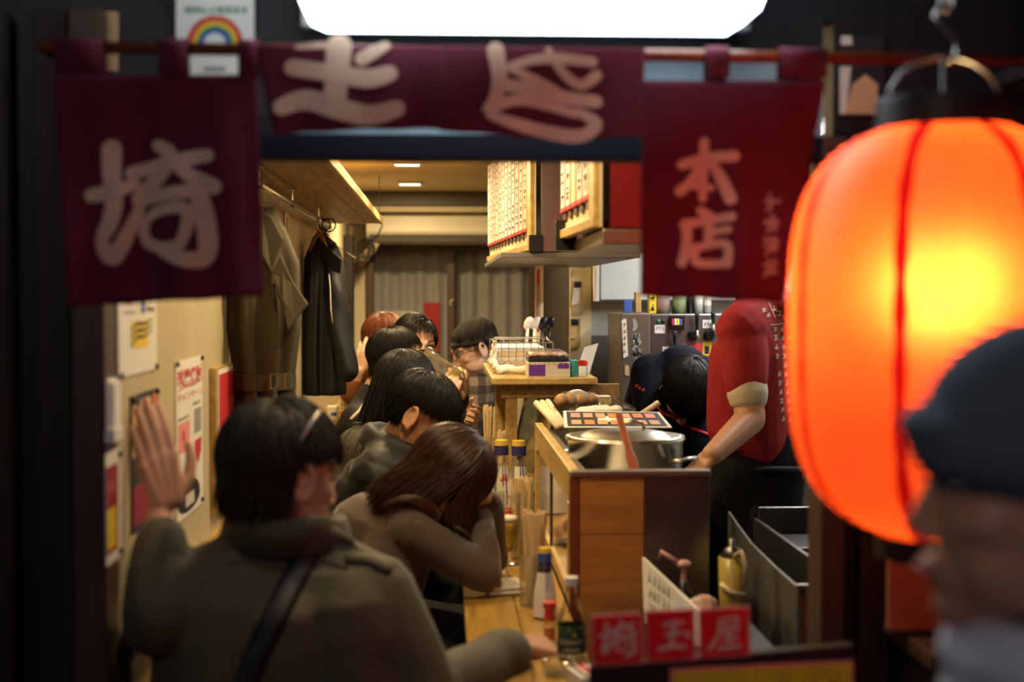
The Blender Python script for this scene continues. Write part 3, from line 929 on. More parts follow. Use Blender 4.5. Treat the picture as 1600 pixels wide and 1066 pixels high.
for ch, x0, y0, x1, y1 in (('埼', 925, 962, 1006, 1042), ('玉', 1009, 955, 1088, 1036), ('屋', 1093, 952, 1173, 1030)):
    q = MB().slab([ps(x0, y1, 5), ps(x1, y1 - 4, 5), ps(x1 - 2, y0 - 4, 5), ps(x0 - 2, y0, 5)], (0, 0.003, 0)).build('name_plate', 'paper_pink', t)
    MB().slab([ps(x0 + 3, y1 - 3, 6), ps(x1 - 4, y1 - 7, 6), ps(x1 - 6, y0 - 1, 6), ps(x0 + 2, y0 + 3, 6)], (0, 0.0008, 0)).build('red_face', 'card_red', q)
    b = MB()
    for k, (pts, wd) in enumerate(CARD[ch]):
        stroke(b, [(x0 + 12 + p[0] * 0.60, y0 + 11 + p[1] * 0.58 - 0.05 * p[0]) for p in pts], wd * 0.6, lambda x, y, k=k: ps(x, y, 7 + 0.05 * k), 4)
    b.build('character', 'paper', q)
b = MB()
for x in (990, 1070):
    b.bb(ps(x - 3, 1060) + V((0, 0.002, 0)), ps(x + 3, 960) + V((0, 0.006, 0)))
b.build('plate_holder', 'black_plastic', t)

# ================================================================== left wall: shelf, rail, coats, posters
LWX = -0.545
t = thing('overhead_shelf', (-0.41, 4.7, 1.84), 'long overhead wooden plank shelf with a bright edge along the left wall', 'shelf')
for k in range(4):
    x0 = LWX + 0.001 + k * 0.062
    MB().bb((x0, 2.5, 1.842 + 0.001 * (k % 2)), (x0 + 0.0605, 6.93, 1.862)).build('plank', 'wood_plank', t, bevel=0.0015)
MB().bb((LWX + 0.249, 2.5, 1.838), (LWX + 0.262, 6.93, 1.868)).build('edge_strip', 'wood_light', t, bevel=0.002)
b = MB()
b.tube([(-0.30, 6.88, 1.865), (-0.30, 6.93, CEIL - 0.002)], 0.0022, 6)
b.build('hanger_wire', 'steel_dark', t)
MB().tube([(-0.30, 3.2, 1.865), (-0.30, 3.2, CEIL - 0.002)], 0.0022, 6).build('hanger_wire', 'steel_dark', t)

t = thing('coat_rail', (-0.48, 4.7, 1.79), 'chrome coat rail under the overhead shelf on brackets', 'rail')
MB().tube([(-0.48, 2.7, 1.79), (-0.48, 6.2, 1.79)], 0.0085, 12).build('tube', 'chrome', t, smooth=True)
for y in (2.9, 3.78, 4.62, 5.6):
    b = MB(); b.box((-0.48, y, 1.838), (0.03, 0.03, 0.006)).tube([(-0.48, y, 1.838), (-0.48, y, 1.80)], 0.004, 8).lathe([(0.0095, -0.008), (0.013, -0.008), (0.013, 0.008), (0.0095, 0.008)], (-0.48, y, 1.79), 14, rot=Matrix.Rotation(R(90), 3, 'X'))
    b.box((-0.462, y, 1.805), (0.008, 0.012, 0.016))
    b.build('bracket', 'chrome', t, smooth=False)

def hook_pts(y, x=-0.48, z=1.79, drop=0.05):
    return [(x - 0.012, y, z - 0.004), (x - 0.008, y, z + 0.0105), (x + 0.004, y, z + 0.0115), (x + 0.0115, y, z + 0.002), (x + 0.010, y, z - 0.012), (x + 0.002, y, z - 0.022), (x, y, z - drop)]
def hanger_shape(t, y, x, z, half, ang, m='wood_red'):
    c, s = math.cos(ang), math.sin(ang)
    MB().tube(hook_pts(y), 0.0018, 6).build('hook', 'chrome', t, smooth=True)
    MB().tube([(x - c * half, y - s * half, z - 0.07), (x - c * half * 0.5, y - s * half * 0.5, z - 0.025), (x, y, z), (x + c * half * 0.5, y + s * half * 0.5, z - 0.025), (x + c * half, y + s * half, z - 0.07)], [0.006, 0.009, 0.011, 0.009, 0.006], 8).build('shoulder_bar', m, t, smooth=True)

def cloth_rings(b, cx, cy, ang, rows, folds, seed, n=56):
    """rows: (z, half width, half depth, shift x, shift y, fold depth)"""
    c, s = math.cos(ang), math.sin(ang); rg = []
    rd = random.Random(seed); ph = [rd.uniform(0, 6.3) for _ in range(6)]
    for z, hw, hd, sx, sy, fd in rows:
        ring = []
        for i in range(n):
            a = 2 * math.pi * i / n
            k = 1 + fd * (0.6 * math.sin(folds * a + ph[0] + z * 1.5) + 0.4 * math.sin((folds + 4) * a + ph[1] - z * 2.5))
            u = hw * math.copysign(abs(math.cos(a)) ** 0.8, math.cos(a)) * (1 + 0.15 * (k - 1)); v = hd * math.copysign(abs(math.sin(a)) ** 0.8, math.sin(a)) * k
            ring.append(V((cx + sx + c * u - s * v, cy + sy + s * u + c * v, z)))
        rg.append(ring)
    return b.rings(rg, True)
def interp_rows(keys, n=26):
    out = []
    for i in range(n):
        q = i / (n - 1) * (len(keys) - 1); k = min(int(q), len(keys) - 2); f = q - k; f = f * f * (3 - 2 * f)
        out.append(tuple(keys[k][j] * (1 - f) + keys[k + 1][j] * f for j in range(6)))
    return out

# trench coat
t = thing('coat_hanger', (-0.48, 3.62, 1.70), 'wooden hanger holding the khaki trench coat on the rail', 'hanger', 'coat hangers on the rail')
hanger_shape(t, 3.62, -0.478, 1.742, 0.05, R(35))
t = thing('trench_coat', (-0.45, 3.66, 0.78), 'long khaki trench coat with belt hanging from the rail by the wall', 'coat')
b = MB()
cloth_rings(b, -0.452, 3.66, R(40), interp_rows([(1.722, 0.026, 0.022, 0, 0, 0.05), (1.66, 0.060, 0.045, 0, 0, 0.10), (1.58, 0.090, 0.064, 0.004, 0, 0.28), (1.42, 0.086, 0.070, 0.003, 0, 0.48), (1.27, 0.066, 0.058, 0.0, 0, 0.50), (1.10, 0.088, 0.078, 0.004, 0, 0.50), (0.92, 0.098, 0.084, 0.008, 0, 0.30), (0.78, 0.104, 0.088, 0.01, 0, 0.28)], 40), 7, 2, 84)
b.build('body', 'trench', t, smooth=True)
b = MB()
for sgn, oy in ((1, -0.075),):
    b.limb([(-0.44, 3.72, 1.63), (-0.42, 3.76, 1.45), (-0.425, 3.76, 1.25), (-0.415, 3.75, 1.08)], [0.034, 0.042, 0.040, 0.036], 16)
b.build('sleeve', 'trench', t, voxel=0.006, smit=3, post=lambda co, no: co + no * (0.0025 * np.sin(co[:, 2] * 40 + co[:, 0] * 60 + 2 * np.sin(co[:, 1] * 50)))[:, None])
b = MB()
def flap(b, pix, Y0, Y1, th=0.010):
    pts = [W(px, py, Y0 + (Y1 - Y0) * k) for px, py, k in pix]
    b.slab(pts, (0.002, th, 0))
flap(b, [(408, 330, .5), (424, 338, .4), (442, 374, .2), (434, 396, .1), (424, 428, .1), (410, 396, .6)], 3.58, 3.52)
flap(b, [(424, 428, .2), (438, 398, .2), (456, 440, 0), (481, 476, 0), (462, 500, .1), (449, 518, .2), (440, 470, .4)], 3.56, 3.50)
b.build('lapel', 'trench', t, bevel=0.003)
b = MB(); flap(b, [(430, 440, .2), (448, 470, .2), (460, 500, .2), (446, 486, .3), (434, 462, .4)], 3.575, 3.57, 0.004)
b.build('lining', 'trench_dark', t)
b = MB()
cloth_rings(b, -0.452, 3.66, R(40), [(1.255, 0.070, 0.060, 0, 0, 0.2), (1.257, 0.076, 0.066, 0, 0, 0.2), (1.297, 0.076, 0.066, 0, 0, 0.2), (1.299, 0.070, 0.060, 0, 0, 0.2)], 7, 2, 84)
b.build('belt', 'trench', t, smooth=False)
p = W(434, 596, 3.56)
b = MB(); q = 0.018
b.tube([p + V((-q, 0, -q)), p + V((q, 0, -q)), p + V((q, 0, q)), p + V((-q, 0, q))], 0.003, 6, close=True)
b.build('buckle', 'chrome', t)
# dark jacket
t = thing('coat_hanger', (-0.48, 5.55, 1.70), 'wooden hanger holding the dark navy jacket on the rail', 'hanger', 'coat hangers on the rail')
hanger_shape(t, 5.55, -0.475, 1.738, 0.035, R(20))
t = thing('dark_jacket', (-0.45, 5.6, 1.1), 'dark navy jacket with hanging sleeves on the rail beyond the trench coat', 'jacket')
b = MB()
cloth_rings(b, -0.462, 5.62, R(20), interp_rows([(1.725, 0.020, 0.02, 0, 0, 0.05), (1.70, 0.05, 0.04, 0, 0, 0.08), (1.64, 0.074, 0.055, 0, 0, 0.15), (1.50, 0.076, 0.062, 0, 0, 0.22), (1.30, 0.082, 0.070, -0.002, 0, 0.25), (1.12, 0.082, 0.072, 0.0, 0, 0.24), (1.105, 0.078, 0.068, 0.0, 0, 0.24)], 36), 6, 4, 80)
b.build('body', 'navy_jacket', t, smooth=True)
MB().limb([(-0.425, 5.58, 1.66), (-0.405, 5.54, 1.50), (-0.385, 5.52, 1.33), (-0.358, 5.50, 1.20)], [0.036, 0.044, 0.043, 0.040], 16).build('sleeve', 'navy_jacket', t, voxel=0.007, smit=3, post=lambda co, no: co + no * (0.003 * np.sin(co[:, 2] * 36 + co[:, 0] * 50 + 2 * np.sin(co[:, 1] * 50)))[:, None])
MB().tube([W(514, 428, 5.48), W(516, 450, 5.47), W(517, 485, 5.46), W(520, 505, 5.46)], 0.0025, 6).build('piping', 'paper_dim', t, smooth=True)
b = MB(); b.slab([W(497, 372, 5.5), W(520, 395, 5.46), W(534, 405, 5.46), (W(532, 428, 5.46)), W(520, 424, 5.48), W(500, 398, 5.52)], (0, 0.012, 0))
b.build('collar', 'navy_jacket', t, bevel=0.003)
# spare hangers
for i, (y, half, m, lab) in enumerate([(5.72, 0.05, 'black_plastic', 'black plastic hanger bunched on the rail, nearest of the spare ones'), (5.80, 0.055, 'wood_red', 'brown wooden spare hanger turned edgeways on the rail')]):
    t = thing('coat_hanger', (-0.48, y, 1.7), lab, 'hanger', 'coat hangers on the rail')
    hanger_shape(t, y, -0.468, 1.74, half, R(70), m)
for i, (x, z, r_) in enumerate([(511, 350, 0.022), (518, 353, 0.026)]):
    p = V((-0.455 + 0.014 * i, 5.60 + 0.03 * i, 1.772))
    o = MB().tube([p + V((r_ * math.cos(a), 0.3 * r_ * math.sin(a), r_ * math.sin(a))) for a in [2 * math.pi * k / 20 for k in range(20)]], 0.003, 6, close=True).build('hanger_ring', 'black_plastic', smooth=True)
    tag(o, ['small black ring looped over the rail above the dark jacket', 'larger black ring looped over the rail beside the smaller one'][i], 'ring')
t = thing('wire_hanger', (-0.40, 6.1, 1.6), 'thin wire hanger hanging empty behind the dark jacket', 'hanger')
p0 = V((-0.48, 6.1, 1.79))
b = MB(); b.tube(hook_pts(6.1, drop=0.06), 0.0015, 6); b.build('hook', 'steel_dark', t)
b = MB(); b.tube([(-0.48, 6.1, 1.73), (-0.42, 6.12, 1.69), (-0.368, 6.14, 1.655), (-0.362, 6.14, 1.64), (-0.39, 6.13, 1.635), (-0.50, 6.1, 1.645), (-0.525, 6.09, 1.66), (-0.50, 6.095, 1.70)], 0.0015, 6, close=True); b.build('bar', 'steel_dark', t)

# posters: placed on the wall by their edges
def wl(px, py, k=0.0):
    p = WX(px, py, LWX + 0.0035 + k * 0.0008)
    return p
def poster(name, px0, px1, ytl, ybl, ytr, ybr, sheet_m, label, cat='poster', th=0.002):
    y0, y1 = wl(px0, ytl).y, wl(px1, ytr).y
    z0, z1 = wl(px0, ybl).z, wl(px0, ytl).z
    t = thing(name, (LWX, (y0 + y1) / 2, min(z0, z1)), label, cat)
    def P(u, v, k=1):          # u 0..1 left to right, v 0..1 bottom to top
        return V((LWX + 0.001 + th + 0.0007 * k, y0 + (y1 - y0) * u, z0 + (z1 - z0) * v))
    MB().bb((LWX + 0.001, y0, z0), (LWX + 0.001 + th, y1, z1)).build('sheet', sheet_m, t)
    return t, P, y1 - y0, z1 - z0
def rect(t, P, u0, v0, u1, v1, m, k=1, name='print'):
    return MB().quad(P(u0, v0, k), P(u1, v0, k), P(u1, v1, k), P(u0, v1, k)).build(name, m, t)
def pins(t, P, spots):
    for u, v in spots:
        p = P(u, v)
        MB().ell(p + V((0.002, 0, 0)), (0.004, 0.006, 0.006), n=8, m=6).build('pin', 'black_plastic', t, smooth=True)

t, P, w, h = poster('payment_notice', 185, 245, 440, 592, 462, 574, 'paper', 'white payment notice with scribbled yellow square pinned highest at the left', 'notice')
b = MB(); b.use('print_red').add([P(0.25 + 0.07 * math.cos(a), 0.80 + 0.05 * math.sin(a)) for a in [2 * math.pi * k / 16 for k in range(16)]], [tuple(range(16))])
b.use('print_blue').quad(P(0.56, 0.66), P(0.66, 0.66), P(0.66, 0.80), P(0.56, 0.80))
b.use('print_black')
text_into(b, 'PayPay', 0.30, lambda x, y: P(0.13 + x * 0.34, 0.66 + y * 0.16), 0.004)
text_into(b, 'Alipay', 0.30, lambda x, y: P(0.69 + x * 0.34, 0.68 + y * 0.26), 0.004)
b.build('lettering', None, t)
rect(t, P, 0.30, 0.28, 0.76, 0.58, 'print_yellow', 1, 'yellow_square')
b = MB()
for k in range(3):
    stroke(b, [(0.28, 0.31 + k * 0.085), (0.45, 0.40 + k * 0.075), (0.62, 0.40 + k * 0.07), (0.86, 0.47 + k * 0.06)], [0.018, 0.040, 0.034, 0.014], lambda x, y: P(x, y, 2), 4)
b.build('black_scribble', 'print_black', t)
pins(t, P, [(0.96, 0.03), (0.04, 0.02)])

t, P, w, h = poster('festival_photo', 205, 247, 620, 838, 606, 800, 'print_black', 'dark photo poster with orange posts behind the raised hand', 'poster')
rect(t, P, 0.03, 0.55, 0.17, 0.93, 'print_tan'); rect(t, P, 0.80, 0.35, 0.94, 0.97, 'print_orange'); rect(t, P, 0.62, 0.45, 0.70, 0.90, 'print_orange')
rect(t, P, 0.30, 0.86, 0.72, 0.96, 'print_tan', 1.2); b = MB()
b.add([P(0.48 + 0.17 * math.cos(a), 0.68 + 0.10 * math.sin(a), 1.4) for a in [2 * math.pi * k / 16 for k in range(16)]], [tuple(range(16))])
b.quad(P(0.30, 0.38, 1.3), P(0.68, 0.38, 1.3), P(0.60, 0.60, 1.3), P(0.38, 0.60, 1.3)); b.build('warm_patch', 'print_tan', t)
rect(t, P, 0.05, 0.05, 0.9, 0.34, 'print_darkred', 1, 'lower_band')
pins(t, P, [(0.95, 0.98), (0.06, 0.97)])

t, P, w, h = poster('shochu_poster', 275, 316, 566, 822, 556, 780, 'paper', 'tall white poster with red lettering and a pink square', 'poster')
b = MB()
b.use('print_red')
asp = w / h
for k, ch in enumerate('球磨焼酎'):
    text_into(b, ch, 1.0, lambda x, y, k=k: P(0.03 + k * 0.238 + x * 0.235, 0.845 + y * 0.115), 0.02)
for k, ch in enumerate('キャンペーン'):
    text_into(b, ch, 1.0, lambda x, y, k=k: P(0.04 + k * 0.155 + x * 0.15, 0.745 + y * 0.065), 0.01)
stroke(b, [(0.05, 0.815), (0.35, 0.832), (0.65, 0.828), (0.95, 0.84)], [0.006, 0.012, 0.012, 0.006], lambda x, y: P(x, y, 1))
b.build('lettering', None, t)
b = MB()
for k in range(10):
    scribble(b, 0.06 + k * 0.04, 0.625, 0.035, 0.022, lambda x, y: P(x, y, 1), rnd, 0.005)
b.build('small_lettering', 'print_grey', t); b = MB()
for k in range(6):
    scribble(b, 0.60 + k * 0.055, 0.685, 0.045, 0.025, lambda x, y: P(x, y, 1), rnd, 0.005)
b.build('small_lettering', 'print_grey', t)
rect(t, P, 0.05, 0.42, 0.48, 0.61, 'paper_pink', 1, 'pink_square'); rect(t, P, 0.20, 0.49, 0.27, 0.56, 'print_red', 2, 'red_mark')
rect(t, P, 0.66, 0.50, 0.94, 0.66, 'print_grey', 1, 'grey_square')
b = MB(); b.add([P(x, y) for x, y in ((0.66, 0.45), (0.95, 0.46), (0.92, 0.36), (0.80, 0.29), (0.70, 0.36))], [(0, 1, 2, 3, 4)]); b.build('red_cup', 'print_red', t)
b = MB(); b.add([P(0.45 + 0.42 * math.cos(a), 0.10 + 0.13 * math.sin(a) * (1.0 if math.sin(a) > 0 else 0.6)) for a in [2 * math.pi * k / 20 for k in range(20)]], [tuple(range(20))]); b.build('dark_patch', 'print_black', t)
rect(t, P, 0.30, 0.06, 0.62, 0.14, 'paper_dim', 2, 'pale_patch')
pins(t, P, [(0.03, 0.985), (0.97, 0.985), (0.93, 0.03)])

def framed(name, px0, px1, ytl, ybl, ytr, ybr, label):
    t, P, w, h = poster(name, px0, px1, ytl, ybl, ytr, ybr, 'wood_light', label, th=0.014)
    rect(t, P, 0.12, 0.01, 0.99, 0.985, 'paper', 1, 'mount')
    return t, P, w, h
t, P, w, h = framed('red_drink_poster', 329, 358, 576, 806, 568, 762, 'red poster in a wooden frame left of the trench coat')
rect(t, P, 0.16, 0.06, 0.97, 0.95, 'print_red', 2, 'red_field')
b = MB()
for c in range(3):
    for k in range(7):
        scribble(b, 0.66 + c * 0.09, 0.74 - k * 0.035, 0.07, 0.028, lambda x, y: P(x, y, 3), rnd, 0.006)
b.build('small_lettering', 'paper_pink', t)
b = MB(); b.add([P(x, y, 3) for x, y in ((0.20, 0.30), (0.34, 0.56), (0.42, 0.52), (0.50, 0.44), (0.56, 0.34), (0.52, 0.22), (0.30, 0.16), (0.18, 0.18))], [tuple(range(8))]); b.build('bottle_picture', 'print_tan', t)
b = MB(); b.add([P(x, y, 4) for x, y in ((0.22, 0.44), (0.30, 0.52), (0.36, 0.40), (0.26, 0.36))], [(0, 1, 2, 3)]); b.build('dark_picture', 'print_black', t)
rect(t, P, 0.12, 0.01, 0.99, 0.06, 'paper_dim', 3, 'white_band')
t, P, w, h = framed('dark_red_notice', 359, 376, 628, 740, 620, 705, 'small dark red framed notice right of the tall red poster')
rect(t, P, 0.16, 0.04, 0.96, 0.93, 'print_darkred', 2, 'red_field')
b = MB()
for k in range(4):
    scribble(b, 0.55, 0.70 - k * 0.12, 0.22, 0.1, lambda x, y: P(x, y, 3), rnd, 0.02)
b.build('small_lettering', 'print_red', t)
t, P, w, h = poster('red_yellow_notice', 166, 188, 710, 888, 696, 862, 'paper', 'white notice with red field and yellow block at the entrance end of the wall', 'notice')
rect(t, P, -0.0, 0.10, 0.80, 0.88, 'print_darkred'); rect(t, P, 0.0, 0.14, 0.62, 0.50, 'print_yellow', 2, 'yellow_block')
b = MB()
for k in range(3):
    scribble(b, 0.05 + k * 0.2, 0.62, 0.17, 0.13, lambda x, y: P(x, y, 2), rnd, 0.02)
b.build('lettering', 'paper_pink', t)
pins(t, P, [(0.9, 0.95), (0.9, 0.06)])
t = thing('paper_holder', wl(175, 690), 'white stack of narrow slips in a holder below the payment notice', 'holder')
y0, y1 = wl(166, 640).y, wl(181, 640).y; z0, z1 = wl(170, 690).z, wl(170, 592).z
MB().bb((LWX + 0.001, y0, z0), (LWX + 0.016, y1, z0 + 0.02)).build('tray', 'white_plastic', t)
for k in range(3):
    MB().bb((LWX + 0.002 + 0.004 * k, y0 + 0.002 + 0.006 * k, z0 + 0.003), (LWX + 0.005 + 0.004 * k, y1 - 0.002, z1 - 0.004 * k)).build('slip', 'paper', t)
t = thing('wall_socket', wl(447, 374), 'white cord cover plate on the left wall above the coats', 'socket')
y0, y1 = wl(444, 350).y, wl(450, 350).y
MB().bb((LWX + 0.001, y0, wl(447, 376).z), (LWX + 0.008, y1, wl(447, 332).z)).build('plate', 'white_plastic', t, bevel=0.002)
MB().bb((LWX + 0.008, y0 + 0.03, wl(447, 366).z), (LWX + 0.010, y1 - 0.03, wl(447, 340).z)).build('inset', 'wall_cream', t)
t = thing('grey_notice', wl(466, 470), 'small grey notice with a red mark on the wall behind the dark jacket', 'notice')
y0, y1 = wl(459, 450).y, wl(471, 450).y
MB().bb((LWX + 0.001, y0, wl(465, 470).z), (LWX + 0.004, y1, wl(465, 418).z)).build('sheet', 'print_grey', t)
ym = (y0 + y1) / 2
MB().bb((LWX + 0.004, ym, wl(465, 456).z), (LWX + 0.005, ym + 0.12, wl(465, 444).z)).build('print', 'print_red', t)

# ------------------------------------------------------------------ air conditioner
t = thing('air_conditioner', (-0.03, 8.3, 1.80), 'cream wall air conditioner above the back window', 'air conditioner')
prof = [(8.49, 1.965), (8.22, 1.965), (8.20, 1.95), (8.19, 1.86), (8.215, 1.825), (8.30, 1.806), (8.49, 1.806)]
MB().slab([(-0.43, y, z) for y, z in prof], (0.80, 0, 0)).build('body', 'ac_white', t, bevel=0.004)
MB().bb((-0.425, 8.196, 1.868), (0.365, 8.20, 1.874)).build('front_seam', 'ac_dark', t)
MB().slab([(-0.41, 8.205, 1.848), (-0.41, 8.165, 1.800), (-0.41, 8.17, 1.797), (-0.41, 8.212, 1.842)], (0.76, 0, 0)).build('louver', 'ac_dark', t)
MB().slab([(-0.41, 8.23, 1.818), (-0.41, 8.19, 1.792), (-0.41, 8.195, 1.789), (-0.41, 8.235, 1.812)], (0.76, 0, 0)).build('louver', 'ac_white', t)
b = MB(); pts = [W(588, 376, 8.2), W(580, 390, 8.22), W(570, 402, 8.26), W(562, 410, 8.3)]
b.tube(pts, [0.026, 0.03, 0.03, 0.028], 14); b.build('hose', 'wall_cream', t, smooth=True)
for k in range(2):
    MB().tube([W(575 - 6 * k + 10 * math.cos(a), 388 + 14 * math.sin(a), 8.16) for a in [2 * math.pi * i / 16 for i in range(16)]], 0.006, 6, close=True).build('cable_loop', 'black_plastic', t, smooth=True)
MB().tube([W(598, 352, 8.15), W(590, 368, 8.15), W(578, 378, 8.15), W(560, 398, 8.2), W(545, 405, 8.2)], 0.004, 6).build('cable', 'black_plastic', t, smooth=True)

# ------------------------------------------------------------------ hanging cabinets and the menu boards
t = thing('hanging_cabinet', (0.45, 5.4, 1.625), 'long steel hanging cabinet over the counter behind the farther menu board', 'cabinet')
MB().bb((0.318, 4.57, 1.635), (0.63, 6.2, CEIL - 0.002)).build('body', 'steel', t, bevel=0.004)
MB().bb((0.19, 4.56, 1.618), (0.64, 6.22, 1.634)).build('bottom_board', 'frp_grey', t, bevel=0.002)
t = thing('hanging_cabinet', (0.56, 3.3, 1.625), 'short steel hanging cabinet with painted red reflection behind the nearer menu board', 'cabinet')
MB().bb((0.357, 3.02, 1.64), (0.80, 3.66, CEIL - 0.002)).build('body', 'steel_red_reflection', t, bevel=0.004)
MB().bb((0.34, 2.99, 1.605), (0.82, 3.68, 1.638)).build('drip_tray', 'steel_brushed', t, bevel=0.003)
MB().bb((0.50, 2.985, 1.608), (0.56, 2.99, 1.628)).build('clip', 'black_plastic', t)

def menu_board(A, B, n, label, glyphs, edge, seed):
    A, B = V((A[0], A[1], 0)), V((B[0], B[1], 0)); d = (B - A); L = d.length; d.normalize()
    nrm = V((-abs(d.y), d.x if d.y < 0 else -d.x, 0)); nrm = V((d.y, -d.x, 0))
    if nrm.x > 0: nrm = -nrm
    t = thing('menu_board', (A + B) / 2 + V((0, 0, 1.642)), label, 'menu board', 'hanging wooden menu boards')
    rd = random.Random(seed)
    def P(u, z, k):
        p = A + d * u + nrm * k; return V((p.x, p.y, z))
    def slabp(u0, u1, z0, z1, k0, k1):
        b = MB(); b.add([P(u, z, k) for u in (u0, u1) for z in (z0, z1) for k in (k0, k1)], [(0, 1, 3, 2), (4, 6, 7, 5), (0, 4, 5, 1), (2, 3, 7, 6), (0, 2, 6, 4), (1, 5, 7, 3)]); return b
    slabp(0, L, 1.642, CEIL - 0.003, -0.007, 0).build('backing', 'wood_pale', t)
    slabp(0, L, 1.642, 1.664, 0, 0.014).build('bottom_rail', 'wood_light', t, bevel=0.002)
    slabp(L - edge, L, 1.664, CEIL - 0.004, 0, 0.012).build('end_stile', 'wood_light', t, bevel=0.002)
    pitch = (L - edge - 0.01) / n
    for k in range(n):
        u0 = 0.005 + k * pitch + pitch * 0.06; u1 = u0 + pitch * 0.82
        slabp((u0 + u1) / 2 - pitch * 0.25, (u0 + u1) / 2 + pitch * 0.25, 1.688, 1.716, 0.0, 0.006).build('peg', 'wood_brown', t)
        zt = CEIL - 0.02 - rd.uniform(0, 0.01)
        s = slabp(u0, u1, 1.712, zt, 0.003, 0.010).build('menu_strip', 'paper' if rd.random() < 0.8 else 'wood_pale', t)
        slabp(u0 - 0.001, u1 + 0.001, 1.708, 1.718, 0.002, 0.0115).build('red_tip', 'print_red', s)
        slabp(u1 - pitch * 0.08, u1, 1.718, zt, 0.010, 0.0107).build('red_edge', 'print_red', s)
        b = MB(); hgt = (zt - 1.74) / glyphs
        for g in range(glyphs):
            if rd.random() < 0.86:
                scribble(b, u0 + pitch * 0.17, 1.73 + g * hgt, pitch * 0.46, hgt * 0.8, lambda x, y: P(x, y, 0.0112), rd, 0.11 * min(pitch * 0.6, hgt))
        b.build('lettering', 'print_black', s)
    return t, P
tb, P1 = menu_board((0.212, 6.2), (0.296, 4.55), 12, 'farther pale wooden menu board with twelve hand lettered strips', 12, 0.10, 11)
tb2, P2 = menu_board((0.316, 3.66), (0.333, 3.0), 5, 'nearer blurred menu board with five hand lettered strips and dark corner bracket', 7, 0.08, 12)
MB().bb(P1(1.652 - 0.02, 1.636, -0.03), P1(1.66, 1.69, 0.016)).build('corner_bracket', 'black_plastic', tb, bevel=0.002)
MB().bb(P2(0.0, 1.612, -0.03), P2(0.03, 1.69, 0.025)).build('corner_bracket', 'black_plastic', tb2, bevel=0.002)

# ------------------------------------------------------------------ customer table and serving counter
t = thing('counter_table', (0.167, 4.4, 0), 'narrow yellow wooden counter table where the customers sit', 'table')
for k in range(2):
    MB().bb((0.050 + k * 0.1165, 2.44, 0.762), (0.1655 + k * 0.1165, 6.0, 0.80)).build('plank', 'wood_table', t, bevel=0.003)
for y in (2.6, 4.1, 5.85):
    MB().bb((0.10, y, 0), (0.14, y + 0.05, 0.762)).build('leg', 'wood_plank', t, bevel=0.003)
MB().bb((0.10, 2.5, 0.70), (0.12, 5.95, 0.762)).build('apron', 'wood_plank', t)

CX0, CX1, CY0, CY1, CT = 0.286, 0.600, 3.15, 4.35, 1.106
t = thing('serving_counter', (0.44, 3.75, 0), 'tall wooden serving counter with orange plank end and steel side holding the pot', 'counter')
zs = [0.0, 0.28, 0.56, 0.735, 0.845, 0.965, CT - 0.012]
for k in range(6):
    MB().bb((CX0 + 0.022, CY0 - 0.001 - 0.0012 * (k % 2), zs[k] + 0.0003), (0.451, CY0 + 0.02, zs[k + 1] - 0.0003)).build('plank', 'wood_orange', t, bevel=0.0005)
MB().bb((CX0, CY0 - 0.004, 0), (CX0 + 0.021, CY0 + 0.03, CT - 0.012)).build('corner_post', 'wood_red', t, bevel=0.002)
MB().bb((0.452, CY0 - 0.002, 0), (CX1, CY0 + 0.018, CT - 0.008)).build('steel_panel', 'steel_dark', t, bevel=0.002)
MB().bb((CX0, CY0 - 0.008, CT - 0.012), (CX1 + 0.002, CY0 + 0.030, CT)).build('front_edge', 'steel_brushed', t, bevel=0.002)
MB().bb((CX0, CY0 + 0.032, CT - 0.075), (CX0 + 0.024, CY1, CT)).build('top_rail', 'wood_light', t, bevel=0.003)
MB().bb((CX0, CY0 + 0.032, 0.80), (CX0 + 0.020, CY0 + 0.075, CT - 0.076)).build('side_post', 'wood_light', t, bevel=0.002)
MB().bb((CX0, CY1 - 0.06, 0.80), (CX0 + 0.020, CY1, CT - 0.076)).build('side_post', 'wood_light', t, bevel=0.002)
for k in range(2):
    y0 = CY0 + 0.08 + k * 0.53
    MB().bb((CX0 + 0.006, y0, 0.83), (CX0 + 0.012, y0 + 0.50, CT - 0.080)).build('glass_panel', 'mirror_glass', t)
MB().bb((CX0 + 0.002, CY0 + 0.61, 0.83), (CX0 + 0.016, CY0 + 0.622, CT - 0.078)).build('glass_stop', 'steel_dark', t)
MB().bb((CX0, CY0 + 0.076, 0.80), (CX0 + 0.020, CY1 - 0.061, 0.829)).build('bottom_rail', 'wood_light', t)
MB().bb((CX0 + 0.013, CY0 + 0.076, 0.83), (CX0 + 0.018, CY1 - 0.061, CT - 0.078)).build('back_panel', 'wood_pale', t)
MB().bb((CX0 + 0.025, CY0 + 0.03, 0.985), (CX1, CY1, 1.0)).build('inner_deck', 'steel_brushed', t)
MB().bb((CX0 + 0.0245, CY0 + 0.031, 1.0), (CX0 + 0.055, CY1, CT - 0.02)).build('gutter', 'steel_brushed', t, bevel=0.003)
MB().bb((CX0, CY0 + 0.03, 0), (CX1, CY1, 0.755)).build('cabinet', 'wood_brown', t)
MB().bb((CX1 - 0.012, CY0 + 0.03, 0.755), (CX1, CY1, 0.985)).build('rear_panel', 'steel_dark', t)
MB().bb((CX0 + 0.004, CY1 - 0.012, 0.756), (CX1 - 0.013, CY1 - 0.001, 0.984)).build('end_panel', 'steel_dark', t)

